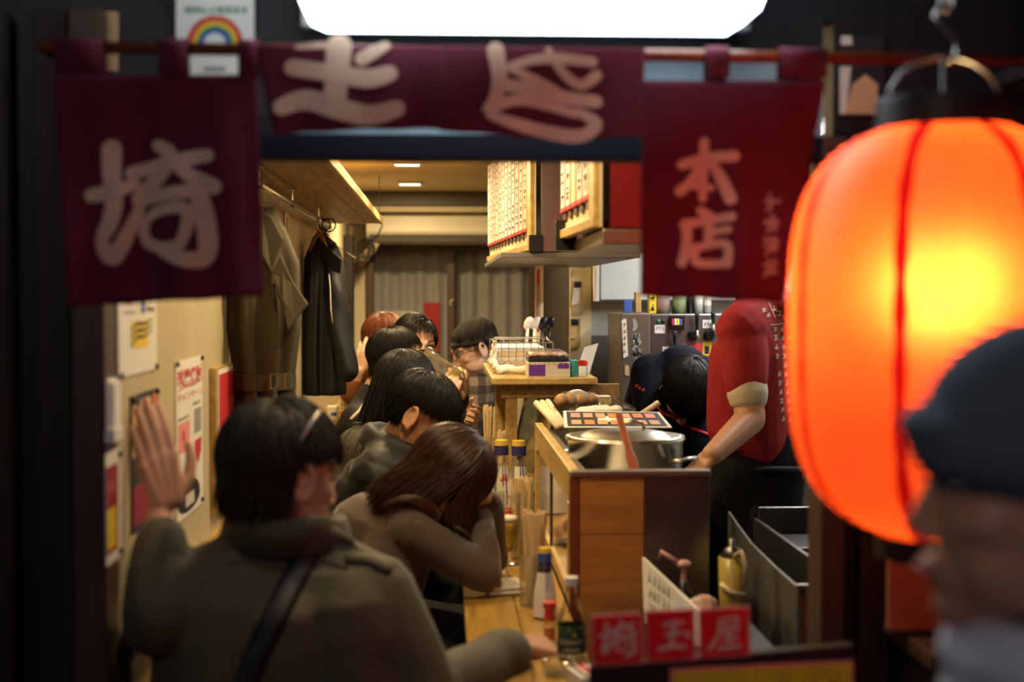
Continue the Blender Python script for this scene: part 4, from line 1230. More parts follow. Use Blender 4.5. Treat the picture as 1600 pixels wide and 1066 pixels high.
# pot
px_, py_ = 0.470, 3.62
t = thing('stock_pot', (px_, py_, 1.0), 'large wide aluminium pot with a domed lid on the serving counter', 'pot')
MB().lathe([(0.001, 1.001), (0.132, 1.001), (0.144, 1.012), (0.147, 1.125), (0.153, 1.130), (0.153, 1.134), (0.147, 1.134)], (px_, py_, 0), 48).build('pot_body', 'aluminium', t, smooth=True)
MB().lathe([(0.152, 1.1345), (0.1525, 1.138), (0.140, 1.1395), (0.118, 1.136), (0.112, 1.138), (0.100, 1.147), (0.06, 1.154), (0.001, 1.156)], (px_, py_, 0), 48).build('lid', 'aluminium', t, smooth=True)
lx = px_ + 0.02
MB().tube([(lx - 0.03, py_, 1.153), (lx - 0.024, py_, 1.168), (lx, py_, 1.174), (lx + 0.024, py_, 1.168), (lx + 0.03, py_, 1.153)], [0.004, 0.006, 0.007, 0.006, 0.004], 10).build('lid_handle', 'steel_brushed', t, smooth=True)
p = V((px_ + 0.095, py_ - 0.118, 1.085))
MB().tube([p, p + V((0.02, -0.03, 0.004)), p + V((0.06, -0.012, 0.008)), p + V((0.075, 0.03, 0.004)), p + V((0.055, 0.055, 0))], 0.0055, 10).build('side_handle', 'aluminium', t, smooth=True)
p = V((px_ - 0.12, py_ + 0.09, 1.085))
MB().tube([p, p + V((-0.028, 0.02, 0.0)), p + V((-0.02, 0.05, 0.0)), p + V((0.015, 0.04, 0))], 0.0055, 10).build('side_handle', 'aluminium', t, smooth=True)

b = MB(); a, c = W(993, 735, 3.24), W(966, 645, 3.40); a.z = max(a.z, 1.004)
a = W(996, 752, 3.22); ax = (c - a).normalized(); sd = V((1, 0.25, 0)).normalized()
prof = [(0.0, 0.012), (0.35, 0.0135), (0.42, 0.009), (0.55, 0.0085), (0.97, 0.0095), (1.0, 0.007)]
b.rings([[a + (c - a) * q + sd * w_ + V((0, -0.004, 0)), a + (c - a) * q - sd * w_ + V((0, -0.004, 0)), a + (c - a) * q - sd * w_ + V((0, 0.004, 0)), a + (c - a) * q + sd * w_ + V((0, 0.004, 0))] for q, w_ in prof])
tag(b.build('wooden_paddle', 'wood_red_bright', bevel=0.002), 'reddish brown wooden paddle leaning on the front of the pot', 'paddle')

t = thing('photo_menu', (0.49, 4.06, 1.12), 'laminated photo menu lying tilted behind the pot', 'menu')
q = [W(882, 668, 3.95), W(1050, 668, 3.95), W(1030, 644, 4.12), W(880, 642, 4.12)]
MB().slab(q, (0, 0.003, -0.004)).build('sheet', 'paper', t)
def QP(u, v, k=1):
    a_ = q[0] * (1 - u) + q[1] * u; c_2 = q[3] * (1 - u) + q[2] * u
    return a_ * (1 - v) + c_2 * v + V((0, -0.0006 * k, 0.0010 * k))
MB().quad(QP(0.03, 0.06), QP(0.97, 0.06), QP(0.97, 0.94), QP(0.03, 0.94)).build('print', 'print_black', t)
b = MB(); rd = random.Random(4)
for i in range(7):
    for j in range(2):
        u = 0.07 + i * 0.125; v = 0.15 + 0.42 * j
        b.use(rd.choice(['print_orange', 'print_tan', 'paper_pink', 'print_tan'])).quad(QP(u, v, 2), QP(u + 0.095, v, 2), QP(u + 0.095, v + 0.26, 2), QP(u, v + 0.26, 2))
b.build('food_pictures', None, t)
p0 = W(1003, 648, 4.3); p1 = W(1030, 629, 4.3)
b = MB(); b.tube([p0, p0 * 0.7 + p1 * 0.3, p1], [0.011, 0.010, 0.009], 12)
tag(b.build('wooden_pestle', 'wood_pale', smooth=True), 'pale wooden pestle sticking out behind the photo menu', 'pestle')

# glass case behind the counter
t = thing('glass_case', (0.43, 5.0, 0.80), 'slanted glass food case beyond the serving counter under the wooden shelf', 'display case')
GX0, GX1, GY0, GY1, GZ = 0.286, 0.60, 4.36, 5.75, 1.14
MB().bb((GX0, GY0, 0.0), (GX1, GY1, 0.86)).build('base', 'steel_brushed', t, bevel=0.002)
MB().slab([(GX0 + 0.004, GY0 + 0.01, 0.862), (GX0 + 0.010, GY0 + 0.01, 0.862), (GX0 + 0.066, GY0 + 0.01, GZ), (GX0 + 0.060, GY0 + 0.01, GZ)], (0, GY1 - GY0 - 0.02, 0)).build('front_glass', 'glass', t)
MB().bb((GX0 + 0.062, GY0, GZ), (GX1, GY1, GZ + 0.008)).build('top_glass', 'glass', t)
for y in (GY0, GY1 - 0.012):
    MB().slab([(GX0 + 0.002, y, 0.862), (GX0 + 0.012, y, 0.862), (GX0 + 0.072, y, GZ), (GX0 + 0.060, y, GZ)], (0, 0.010, 0)).build('end_frame', 'steel_dark', t)
MB().bb((GX1 - 0.012, GY0, 0.862), (GX1, GY1, GZ)).build('rear_door', 'steel_brushed', t)
MB().bb((GX0 + 0.05, GY0 + 0.05, 0.862), (GX1 - 0.03, GY1 - 0.05, 0.874)).build('food_tray', 'steel', t)
rd = random.Random(8)
for k in range(14):
    p = V((GX0 + 0.10 + rd.uniform(0, 0.06), GY0 + 0.12 + k * 0.085, 0.886))
    s = thing('food_skewer', p - V((0, 0, 0.01)), 'bamboo skewer of pale food lying in the slanted glass case', 'skewer', 'skewers in the glass case')
    MB().tube([p + V((-0.03, 0, 0)), p + V((0.16, 0.01, 0))], 0.0022, 5).build('stick', 'chopstick', s)
    b = MB()
    for j in range(4):
        b.ell(p + V((0.01 + 0.028 * j, 0.002 * j, 0.002)), (0.015, 0.014, 0.012), n=10, m=6)
    b.build('food_pieces', rd.choice(['meat', 'bread', 'meat', 'print_yellow']), s, voxel=0.004, smit=2)

# raised wooden shelf
t = thing('raised_shelf', (0.34, 5.2, 0.8), 'raised thick wooden shelf on posts over the glass case', 'shelf')
b = MB(); b.slab([(0.168, 4.72, 1.198), (0.52, 4.72, 1.198), (0.52, 5.75, 1.198), (0.168, 5.75, 1.198)], (0, 0, 0.024))
b.build('board', 'wood_light', t, bevel=0.004)
for x, y in ((0.235, 4.80), (0.235, 5.70)):
    MB().bb((x - 0.02, y - 0.02, 0.80 if x < 0.28 else 0.0), (x + 0.02, y + 0.02, 1.198)).build('post', 'wood_light', t, bevel=0.002)
MB().bb((0.20, 4.775, 1.150), (0.60, 4.80, 1.1975)).build('front_rail', 'wood_plank', t, bevel=0.002)
SHZ = 1.2225
b = MB(); b.slab([W(783, 600, 4.85), W(790, 600, 4.85), W(783, 690, 4.78), W(776, 690, 4.78)], (0, 0.01, 0))
p = V((0.20, 4.86, 0.80)); b = MB(); b.slab([p, p + V((0.014, 0, 0)), p + V((0.040, 0.02, 0.37)), p + V((0.024, 0.02, 0.37))], (0, 0.004, 0))
tag(b.build('menu_folder', 'black_plastic'), 'black menu folder leaning on the post of the raised shelf', 'folder')

# wire basket with menus
t = thing('wire_basket', (0.30, 5.2, SHZ), 'wire basket of cream menu booklets on the raised shelf', 'basket')
bx0, bx1, by0, by1, bz = 0.185, 0.395, 5.02, 5.45, SHZ + 0.002
b = MB()
for z in (bz + 0.004, bz + 0.055, bz + 0.105):
    b.tube([(bx0, by0, z), (bx1, by0, z), (bx1, by1, z), (bx0, by1, z)], 0.0022, 6, close=True)
b.build('hoops', 'chrome', t)
for k in range(9):
    x = bx0 + (bx1 - bx0) * k / 8
    MB().tube([(x, by0, bz + 0.105), (x, by0, bz + 0.004), (x, by1, bz + 0.004), (x, by1, bz + 0.105)], 0.0014, 5).build('wire', 'chrome', t)
b = MB(); b.tube([(bx0, by0 + 0.2, bz + 0.105), (bx0 + 0.01, by0 + 0.2, bz + 0.118), (bx1 - 0.01, by0 + 0.2, bz + 0.118), (bx1, by0 + 0.2, bz + 0.105)], 0.0022, 6); b.build('handle', 'chrome', t)
for k in range(5):
    o = MB().bb((bx0 + 0.012, by0 + 0.02, bz + 0.006 + k * 0.0165), (bx1 - 0.03, by1 - 0.03, bz + 0.0215 + k * 0.0165)).build('menu_booklet', 'wood_pale' if k % 2 else 'paper', bevel=0.001)
    tag(o, 'cream menu booklet stacked flat in the wire basket', 'booklet', 'menu booklets in the wire basket')
def crumple(amp, f):
    def fn(co, no):
        d = np.sin(co[:, 0] * f + 2 * np.sin(co[:, 2] * f * 0.7)) + np.sin(co[:, 1] * f * 1.3 + co[:, 2] * f) + 0.6 * np.sin((co[:, 0] + co[:, 1] - co[:, 2]) * f * 2.1)
        return co + no * (amp * d / 2.6)[:, None]
    return fn
b = MB(); b.ell((0.188, 5.06, SHZ + 0.06), (0.012, 0.05, 0.055)); b.cone((0.185, 4.98, SHZ + 0.018), (0.29, 4.90, SHZ + 0.014), 0.012, 0.014); b.cone((0.18, 5.05, SHZ + 0.04), (0.20, 4.94, SHZ + 0.016), 0.014, 0.012); b.cone((0.20, 4.93, SHZ + 0.016), (0.26, 4.98, SHZ + 0.016), 0.013, 0.012)
tag(b.build('crumpled_cloth', 'towel', voxel=0.005, smit=2, post=crumple(0.007, 90)), 'crumpled cream cloth hanging over the front of the wire basket', 'cloth')
for k, (px, m) in enumerate([(835, 'white_plastic'), (853, 'white_plastic'), (858, 'black_plastic'), (866, 'black_gloss')]):
    p = W(px, 552, 5.40); z0 = SHZ + 0.108
    b = MB(); p = V((0.33 + 0.028 * k, 5.50, SHZ))
    b.tube([p + V((0, 0, 0.001)), p + V((0.0, 0.0, 0.10)), p + V((0.006, 0.02, 0.15))], [0.007, 0.006, 0.006], 8).ell(p + V((0.008, 0.02, 0.165)), (0.017, 0.012, 0.028), rot=Matrix.Rotation(R(25), 3, 'Y'))
    tag(b.build('serving_spoon', m, smooth=True), ['left white serving spoon standing behind the wire basket', 'right white serving spoon standing behind the wire basket', 'left black serving spoon standing behind the wire basket', 'right glossy black serving spoon standing behind the wire basket'][k], 'spoon', 'serving spoons behind the basket')
# boxes and things at the shelf's near end
t = thing('patterned_box', (0.36, 4.80, SHZ), 'cream cardboard box with purple squares on the raised shelf', 'box')
x0, x1 = 0.288, 0.43
MB().bb((x0, 4.735, SHZ), (x1, 4.87, SHZ + 0.05)).build('carton', 'paper_dim', t, bevel=0.001)
MB().bb((x0 + 0.004, 4.7342, SHZ + 0.005), (x0 + 0.058, 4.735, SHZ + 0.042)).build('purple_square', 'print_violet', t)
MB().bb((x0 + 0.100, 4.7342, SHZ + 0.030), (x0 + 0.138, 4.735, SHZ + 0.048)).build('purple_square', 'print_violet', t)
b = MB()
for k in range(9):
    b.bb((x0 + 0.004 + k * 0.016, 4.7341, SHZ + 0.044), (x0 + 0.010 + k * 0.016, 4.7349, SHZ + 0.049))
b.build('pattern', 'print_tan', t)
o = MB().bb((x1 + 0.006, 4.76, SHZ), (x1 + 0.03, 4.84, SHZ + 0.055)).build('teal_carton', 'print_teal', bevel=0.001); tag(o, 'small teal carton between the purple box and the red capped jar', 'carton')
t = thing('wrapped_tray', (0.36, 4.82, SHZ + 0.05), 'plastic wrapped tray of meat on the patterned box', 'food tray')
MB().bb((0.29, 4.745, SHZ + 0.0515), (0.425, 4.90, SHZ + 0.064)).build('tray', 'black_plastic', t, bevel=0.002)
b = MB()
for k in range(6):
    b.ell((0.305 + k * 0.021, 4.80 + 0.03 * (k % 2), SHZ + 0.073), (0.016, 0.04, 0.012), n=10, m=6)
b.build('meat', 'meat', t, voxel=0.004, smit=2)
b = MB(); b.ell((0.357, 4.82, SHZ + 0.072), (0.075, 0.085, 0.021)); b.build('plastic_wrap', 'plastic_clear', t, voxel=0.005, smit=1, post=crumple(0.003, 150))
t = thing('red_capped_jar', (0.475, 4.78, SHZ), 'clear jar with a red cap on the raised shelf', 'jar')
MB().lathe([(0.001, 0), (0.017, 0), (0.018, 0.004), (0.018, 0.032), (0.014, 0.037), (0.001, 0.037)], (0.474, 4.765, SHZ), 20).build('jar', 'glass', t, smooth=True)
MB().lathe([(0.001, 0.038), (0.018, 0.038), (0.018, 0.054), (0.016, 0.056), (0.001, 0.056)], (0.474, 4.765, SHZ), 20).build('cap', 'cap_red', t, smooth=False)
b = MB(); b.lathe([(0.001, 0), (0.03, 0), (0.10, 0.006), (0.10, 0.009), (0.03, 0.003), (0.001, 0.003)], (0.45, 4.66, 1.186 + 0.0), 32)
b = MB(); pts = [W(890, 588, 4.95), W(912, 572, 4.95), W(931, 548, 4.95), W(910, 552, 4.97)]
p = V((0.47, 4.98, SHZ)); b.slab([p, p + V((0.05, 0.0, 0.0)), p + V((0.085, 0.03, 0.105)), p + V((0.035, 0.03, 0.09))], (0.0, 0.002, 0))
tag(b.build('order_sheet', 'paper'), 'white paper sheet propped up on the raised shelf', 'paper')
b = MB(); b.lathe([(0.001, 0), (0.05, 0), (0.085, 0.008), (0.086, 0.011), (0.05, 0.004), (0.001, 0.004)], (0.47, 4.60, GZ + 0.0085), 32)
tag(b.build('black_plate', 'black_gloss', smooth=True), 'flat black plate on the glass case below the raised shelf', 'plate')
b = MB(); b.ell((0.44, 4.60, GZ + 0.032), (0.04, 0.03, 0.018))
tag(b.build('wrapped_loaf', 'towel', voxel=0.005, smit=1, post=crumple(0.003, 120)), 'small pale wrapped bundle on the black plate', 'bundle')
t = thing('bread_bag', (0.42, 4.44, GZ + 0.009), 'clear bag of brown buns lying on the near end of the glass case', 'bread')
for k in range(4):
    MB().ell((0.375 + 0.033 * k, 4.43 + 0.012 * (k % 2), GZ + 0.030), (0.021, 0.028, 0.020), n=14, m=8).build('bun', 'bread', t, smooth=True)
b = MB(); b.ell((0.425, 4.435, GZ + 0.031), (0.075, 0.040, 0.026)); b.cone((0.495, 4.435, GZ + 0.028), (0.53, 4.43, GZ + 0.022), 0.012, 0.018)
b.build('bag', 'plastic_clear', t, voxel=0.005, smit=1, post=crumple(0.004, 130))
o = MB().bb((0.50, 4.50, GZ + 0.009), (0.54, 4.56, GZ + 0.035)).build('tan_block', 'wood_pale', bevel=0.002); tag(o, 'small pale wooden block beside the bag of buns', 'block')
t = thing('steel_tray', (0.48, 4.26, 1.0), 'steel tray with folded towel and long chopsticks behind the photo menu', 'tray')
MB().bb((0.39, 4.16, 1.001), (0.585, 4.34, 1.128)).build('container', 'steel_brushed', t, bevel=0.004)
MB().bb((0.385, 4.155, 1.128), (0.590, 4.345, 1.133)).build('rim', 'steel', t, bevel=0.002)
b = MB(); b.cone((0.41, 4.20, 1.146), (0.52, 4.20, 1.152), 0.012, 0.012).cone((0.41, 4.23, 1.148), (0.53, 4.24, 1.153), 0.012, 0.013).cone((0.42, 4.27, 1.150), (0.50, 4.27, 1.156), 0.012, 0.012)
tag(b.build('folded_towel', 'towel', voxel=0.005, smit=2, post=crumple(0.002, 100)), 'folded white towel lying on the steel tray', 'towel')
o = MB().bb((0.45, 4.168, 1.134), (0.56, 4.182, 1.139)).build('flat_spatula', 'wood_pale'); tag(o, 'flat tan wooden spatula in front of the folded towel', 'spatula')
for k in range(3):
    p0 = W(872 + 5 * k, 664 - 3 * k, 4.12 + 0.03 * k); p1 = W(838 + 9 * k, 622 - 3 * k, 4.5 + 0.03 * k)
    b = MB(); p0.z = 1.112 + 0.0 * k; p1.z = 1.142 + 0.012
    b.tube([p0, p1], [0.009, 0.010], 10)
    tag(b.build('round_stick', 'wood_pale', smooth=True), ['left of three pale round sticks lying along the counter edge', 'middle of three pale round sticks lying along the counter edge', 'right of three pale round sticks lying along the counter edge'][k], 'stick', 'round sticks on the counter edge')

# ------------------------------------------------------------------ things on the customers' table
TZ = 0.8005
def holder(x, y, r, h, label, clabel, n, seed, ch=0.205):
    t = thing('chopstick_holder', (x, y, TZ), label, 'holder', 'clear chopstick holders along the counter')
    b = MB(); b.lathe([(r * 0.9, 0.0), (r, 0.004), (r, h), (r - 0.002, h), (r - 0.002, 0.006), (0.001, 0.006), (0.001, 0.0), (r * 0.9, 0.0)], (x, y, TZ), 20, cap=False)
    b.build('cup', 'glass_thin', t, smooth=True)
    rd = random.Random(seed); first = None; k = 0
    while k < n:
        a = rd.uniform(0, 6.28); q = math.sqrt(rd.random()) * (r - 0.008)
        p0 = V((x + q * math.cos(a) * 0.8, y + q * math.sin(a) * 0.8, TZ + 0.0065)); p1 = p0 + V((0.010 * math.cos(a) + rd.uniform(-.004, .004), 0.010 * math.sin(a) + rd.uniform(-.004, .004), ch + rd.uniform(-0.008, 0.006)))
        b = MB(); d = 0.0022; e = 0.0032
        b.rings([[p0 + V((-d, -d, 0)), p0 + V((d, -d, 0)), p0 + V((d, d, 0)), p0 + V((-d, d, 0))], [p1 + V((-e, -e * .7, 0)), p1 + V((e, -e * .7, 0)), p1 + V((e, e * .7, 0)), p1 + V((-e, e * .7, 0))]])
        tag(b.build('chopstick', 'chopstick'), clabel, 'chopstick', clabel.replace('wooden chopstick standing', 'chopsticks'))
        k += 1
holder(0.205, 3.17, 0.031, 0.115, 'clear chopstick holder nearest the entrance beside the sauce bottle', 'wooden chopstick standing in the holder nearest the entrance', 26, 1)
holder(0.212, 3.74, 0.031, 0.11, 'clear chopstick holder beside the beer glass, second from the entrance', 'wooden chopstick standing in the second holder behind the beer glass', 24, 2)
holder(0.212, 4.80, 0.034, 0.11, 'clear chopstick holder third from the entrance below the raised shelf', 'wooden chopstick standing in the third holder below the raised shelf', 22, 3, 0.23)
holder(0.195, 5.87, 0.032, 0.11, 'clear chopstick holder farthest from the entrance', 'wooden chopstick standing in the farthest holder near the back', 18, 4, 0.23)

def beer_glass(x, y, h, r, fill, label, name='beer_glass', mark=True):
    t = thing(name, (x, y, TZ), label, 'glass', 'beer glasses on the counter table')
    prof = [(0.001, 0), (r * 0.85, 0), (r * 0.88, 0.006), (r * 0.45, 0.016), (r * 0.62, 0.03), (r * 0.85, h * 0.45), (r, h), (r - 0.0022, h), (r * 0.80, h * 0.45), (r * 0.56, 0.034), (0.001, 0.030)]
    MB().lathe(prof, (x, y, TZ), 28, cap=False).build('glass', 'glass_thin', t, smooth=True)
    if fill:
        z1 = h * fill; rr = lambda z: r * (0.54 + (0.94 - 0.54) * min(1, (z - 0.034) / (h - 0.034)) ** 0.75)
        MB().lathe([(0.001, 0.034), (r * 0.53, 0.036)] + [(rr(z) - 0.001, z) for z in (0.06, h * 0.45, z1 - 0.01, z1)] + [(0.001, z1)], (x, y, TZ), 24).build('beer', 'beer', t, smooth=True)
        MB().lathe([(0.001, z1 + 0.0005), (rr(z1) - 0.001, z1 + 0.0005), (rr(z1 + 0.012) - 0.001, z1 + 0.014), (0.001, z1 + 0.012)], (x, y, TZ), 24).build('foam', 'foam', t, smooth=True)
    if mark:
        b = MB(); rd = random.Random(int(x * 1000)); rm = lambda z: r * 0.97 + 0.0008
        scribble(b, -0.014, h * 0.72, 0.028, 0.022, lambda u, v: V((x + rm(v) * math.sin(u / r), y - rm(v) * math.cos(u / r), TZ + v)), rd, 0.003)
        b.build('printed_mark', 'print_red', t)
    return t
beer_glass(0.172, 3.66, 0.185, 0.034, 0.60, 'half full tall beer glass at the brown haired woman\'s elbow')
beer_glass(0.185, 4.22, 0.20, 0.034, 0, 'empty tall beer glass beyond the half full one', 'beer_glass')
beer_glass(0.125, 5.35, 0.16, 0.036, 0, 'empty tumbler with a red mark near the raised shelf', 'beer_glass')
def squeeze(x, y, h, capm, bodym, label, band='print_blue'):
    t = thing('sauce_bottle', (x, y, TZ), label, 'bottle', 'sauce bottles on the counter table')
    r = h * 0.165
    MB().lathe([(0.001, 0), (r, 0), (r * 1.02, 0.004), (r * 0.95, h * 0.35), (r * 0.62, h * 0.66), (r * 0.55, h * 0.80), (0.001, h * 0.80)], (x, y, TZ), 24).build('bottle', bodym, t, smooth=True)
    MB().lathe([(0.001, h * 0.80), (r * 0.60, h * 0.80), (r * 0.60, h * 0.93), (0.001, h * 0.93)], (x, y, TZ), 20).build('collar', band, t)
    MB().lathe([(0.001, h * 0.93), (r * 0.58, h * 0.93), (r * 0.52, h), (0.001, h)], (x, y, TZ), 20).build('cap', capm, t)
    ru = lambda v: float(np.interp(v, [0, 0.004, h * 0.35, h * 0.66, h * 0.80], [r, r * 1.02, r * 0.95, r * 0.62, r * 0.55])) + 0.0009
    b = MB(); Nn = 14
    rows = [[V((x + ru(v) * math.sin(a), y - ru(v) * math.cos(a), TZ + v)) for a in [R(-75 + 150 * i / Nn) for i in range(Nn + 1)]] for v in (h * 0.03, h * 0.2, h * 0.35, h * 0.5, h * 0.66)]
    b.add([p for rw in rows for p in rw], [(k * (Nn + 1) + i, k * (Nn + 1) + i + 1, (k + 1) * (Nn + 1) + i + 1, (k + 1) * (Nn + 1) + i) for k in range(4) for i in range(Nn)])
    lb = b.build('label', 'paper', t, smooth=True)
    b = MB(); b.use('print_violet')
    for a0 in (8, 26):
        stroke(b, [(R(a0), h * 0.10), (R(a0 * 0.9), h * 0.55)], R(7), lambda u, v: V((x + (ru(v) + 0.0008) * math.sin(u), y - (ru(v) + 0.0008) * math.cos(u), TZ + v)), 3)
    b.build('label_print', None, lb)
squeeze(0.222, 3.05, 0.152, 'cap_yellow', 'sauce', 'white labelled sauce bottle with yellow cap nearest the entrance')
squeeze(0.190, 4.52, 0.235, 'cap_yellow', 'glass', 'left of two tall yellow capped bottles beyond the empty glass', 'purple_cap')
squeeze(0.245, 4.50, 0.235, 'cap_yellow', 'glass', 'right of two tall yellow capped bottles beside the glass panel', 'purple_cap')
t = thing('tonic_bottle', (0.248, 2.70, TZ), 'small clear glass bottle with green label and white cap', 'bottle')
x, y = 0.248, 2.70
MB().lathe([(0.001, 0), (0.026, 0), (0.027, 0.005), (0.0265, 0.075), (0.020, 0.095), (0.0115, 0.125), (0.0105, 0.142), (0.001, 0.142)], (x, y, TZ), 28).build('bottle', 'glass', t, smooth=True)
MB().lathe([(0.001, 0.1425), (0.0125, 0.1425), (0.0130, 0.158), (0.001, 0.159)], (x, y, TZ), 22).build('cap', 'white_plastic', t)
lb = MB().lathe([(0.0275, 0.014), (0.0278, 0.015), (0.0276, 0.066), (0.0272, 0.067)], (x, y, TZ), 32, cap=False).build('label', 'label_green', t, smooth=True)
cyl = lambda u, v, k=1: V((0.248 + (0.0282 + 0.0003 * k) * math.sin(u / 0.028), 2.70 - (0.0282 + 0.0003 * k) * math.cos(u / 0.028), TZ + v))
b = MB(); b.use('print_yellow').add([cyl(-0.010, 0.0665), cyl(0.004, 0.048), cyl(0.020, 0.0665)], [(0, 1, 2)])
b.use('paper_dim')
for k in range(6):
    scribble(b, -0.024 + 0.0078 * k, 0.033, 0.0065, 0.011, cyl, rd, 0.0013)
for k in range(5):
    scribble(b, -0.020 + 0.0078 * k, 0.019, 0.006, 0.008, cyl, rd, 0.001)
b.build('label_print', None, lb)
t = thing('red_capped_shaker', (0.215, 2.83, TZ), 'slim shaker with an orange red cap beside the green labelled bottle', 'shaker')
x, y = 0.216, 2.83
MB().lathe([(0.001, 0), (0.0125, 0), (0.0130, 0.003), (0.0120, 0.045), (0.001, 0.045)], (x, y, TZ), 20).build('body', 'glass', t, smooth=True)
MB().lathe([(0.001, 0.001), (0.0115, 0.004), (0.0110, 0.03), (0.001, 0.03)], (x, y, TZ + 0.001), 16).build('spice', 'print_orange', t)
MB().lathe([(0.001, 0.0455), (0.0118, 0.0455), (0.010, 0.066), (0.0135, 0.072), (0.0135, 0.082), (0.001, 0.083)], (x, y, TZ), 20).build('cap', 'cap_red', t, smooth=False)
t = thing('oshibori_pile', (0.145, 3.30, TZ), 'folded white hand towel on the table by the woman\'s elbow', 'towel')
for k in range(2):
    MB().box((0.146, 3.33, TZ + 0.006 + 0.0105 * k), (0.095 - 0.004 * k, 0.11, 0.0095), Matrix.Rotation(R(10 + 4 * k), 3, 'Z')).build('fold', 'towel', t, bevel=0.004)
t = thing('food_plate', (0.19, 3.93, TZ), 'black rimmed plate with white paper beyond the beer glass', 'plate')
MB().lathe([(0.001, 0), (0.045, 0), (0.062, 0.010), (0.060, 0.012), (0.044, 0.004), (0.001, 0.004)], (0.195, 3.93, TZ), 32).build('plate', 'black_gloss', t, smooth=True)
MB().box((0.195, 3.93, TZ + 0.011), (0.07, 0.05, 0.004), Matrix.Rotation(R(20), 3, 'Z')).build('paper', 'paper', t)
t = thing('ashtray', (0.24, 2.58, TZ), 'clear ashtray below the green labelled bottle', 'ashtray')
MB().lathe([(0.001, 0), (0.036, 0), (0.042, 0.026), (0.036, 0.027), (0.030, 0.007), (0.001, 0.006)], (0.222, 2.585, TZ), 28, cap=False).build('bowl', 'glass', t, smooth=True)
t = thing('cigarette_box', (0.262, 2.52, TZ), 'white cigarette box with red stripe at the table corner', 'box')
b = MB(); rt = Matrix.Rotation(R(15), 3, 'Z')
b.box((0.262, 2.52, TZ + 0.012), (0.055, 0.085, 0.024), rt); b.build('carton', 'paper', t, bevel=0.001)
MB().box((0.262, 2.52, TZ + 0.0122), (0.014, 0.0856, 0.0248), rt).build('stripe', 'print_red', t)
MB().box((0.245, 2.52, TZ + 0.0122), (0.008, 0.0856, 0.0246), rt).build('dark_stripe', 'print_black', t)
# back ledge with condiments
t = thing('side_ledge', (-0.43, 6.8, 0), 'small wooden ledge table at the back left below the dark jacket', 'table')
MB().bb((-0.54, 6.30, 0.90), (-0.37, 7.0, 0.93)).build('top', 'wood_light', t, bevel=0.003)
MB().bb((-0.53, 6.32, 0), (-0.50, 6.98, 0.90)).build('side', 'wood_plank', t)
MB().bb((-0.405, 6.31, 0.80), (-0.375, 6.98, 0.90)).build('drawer', 'wood_light', t)
MB().bb((-0.405, 6.60, 0), (-0.375, 6.63, 0.80)).build('leg', 'wood_plank', t)
x, y, z = W(540, 620, 6.40).x, 6.40, 0.9305
t = thing('spice_jar', (x, y, z), 'small white and orange labelled bottle on the back ledge', 'bottle')
MB().lathe([(0.001, 0), (0.026, 0), (0.027, 0.08), (0.018, 0.10), (0.001, 0.10)], (x, y, z), 20).build('body', 'white_plastic', t, smooth=True)
MB().lathe([(0.001, 0.101), (0.017, 0.101), (0.017, 0.122), (0.001, 0.123)], (x, y, z), 18).build('cap', 'white_plastic', t)
MB().lathe([(0.0274, 0.012), (0.0276, 0.045)], (x, y, z), 20, cap=False).build('label', 'print_orange', t, smooth=True)
x2 = W(522, 620, 6.45).x
t = thing('white_carton', (x2, 6.45, z), 'small white carton with a blue mark beside the labelled bottle on the ledge', 'carton')
MB().bb((x2 - 0.03, 6.42, z), (x2 + 0.02, 6.48, z + 0.065)).build('carton', 'white_plastic', t, bevel=0.002)
MB().bb((x2 - 0.012, 6.4193, z + 0.022), (x2 + 0.014, 6.42, z + 0.038)).build('mark', 'print_blue', t)

# ------------------------------------------------------------------ kitchen side
t = thing('wall_cabinet', (0.95, 6.17, 1.47), 'white kitchen wall cabinet under the hanging steel cabinet', 'cabinet')
MB().bb((0.690, 6.20, 1.470), (1.45, 6.335, 1.66)).build('body', 'cabinet_white', t, bevel=0.003)
for k in range(2):
    d = MB().bb((0.695 + k * 0.38, 6.185, 1.476), (1.07 + k * 0.38, 6.199, 1.655)).build('door', 'cabinet_white', t, bevel=0.003)
MB().bb((0.674, 6.18, 1.47), (0.688, 6.33, 1.70)).build('end_panel', 'paper', t)
structure(MB().bb((0.67, 6.325, 0.86), (1.62, 6.34, 1.316)).build('trim_12', 'frp_grey'))
t = thing('utensil_post', (0.39, 5.7, SHZ), 'slim pale post with a red thermometer strip standing on the raised shelf', 'post')
MB().bb((0.375, 5.69, SHZ), (0.408, 5.72, 1.6175)).build('post', 'wood_pale', t, bevel=0.002)
MB().bb((0.382, 5.688, 1.35), (0.394, 5.69, 1.60)).build('red_strip', 'print_red', t)
MB().bb((0.384, 5.687, 1.36), (0.392, 5.688, 1.54)).build('dark_strip', 'print_grey', t)
for k, (z0, z1, m, lab) in enumerate([(1.41, 1.56, 'wood_pale', 'upper clipboard with white slips hanging on the yellow column'), (1.26, 1.392, 'wood_light', 'lower clipboard hanging on the yellow column')]):
    xx = 0.585 - 0.012 * k
    t = thing('clipboard', (xx + 0.02, 6.31, z0), lab, 'clipboard', 'clipboards on the yellow column')
    MB().bb((xx, 6.308, z0), (xx + 0.045, 6.316, z1)).build('board', m, t, bevel=0.001)
    MB().bb((xx + 0.006, 6.300, z1 - 0.03), (xx + 0.036, 6.3075, z1 - 0.004)).build('clip', 'black_plastic', t, bevel=0.002)
    MB().slab([(xx + 0.004, 6.304, z1 - 0.03), (xx + 0.032, 6.304, z1 - 0.03), (xx + 0.024, 6.290, z0 + 0.05), (xx - 0.010, 6.290, z0 + 0.04)], (0, 0.002, 0)).build('slip', 'paper' if k == 0 else 'wood_light', t)
t = thing('kitchen_bench', (1.05, 5.95, 0), 'low steel kitchen bench below the drink dispenser', 'bench')
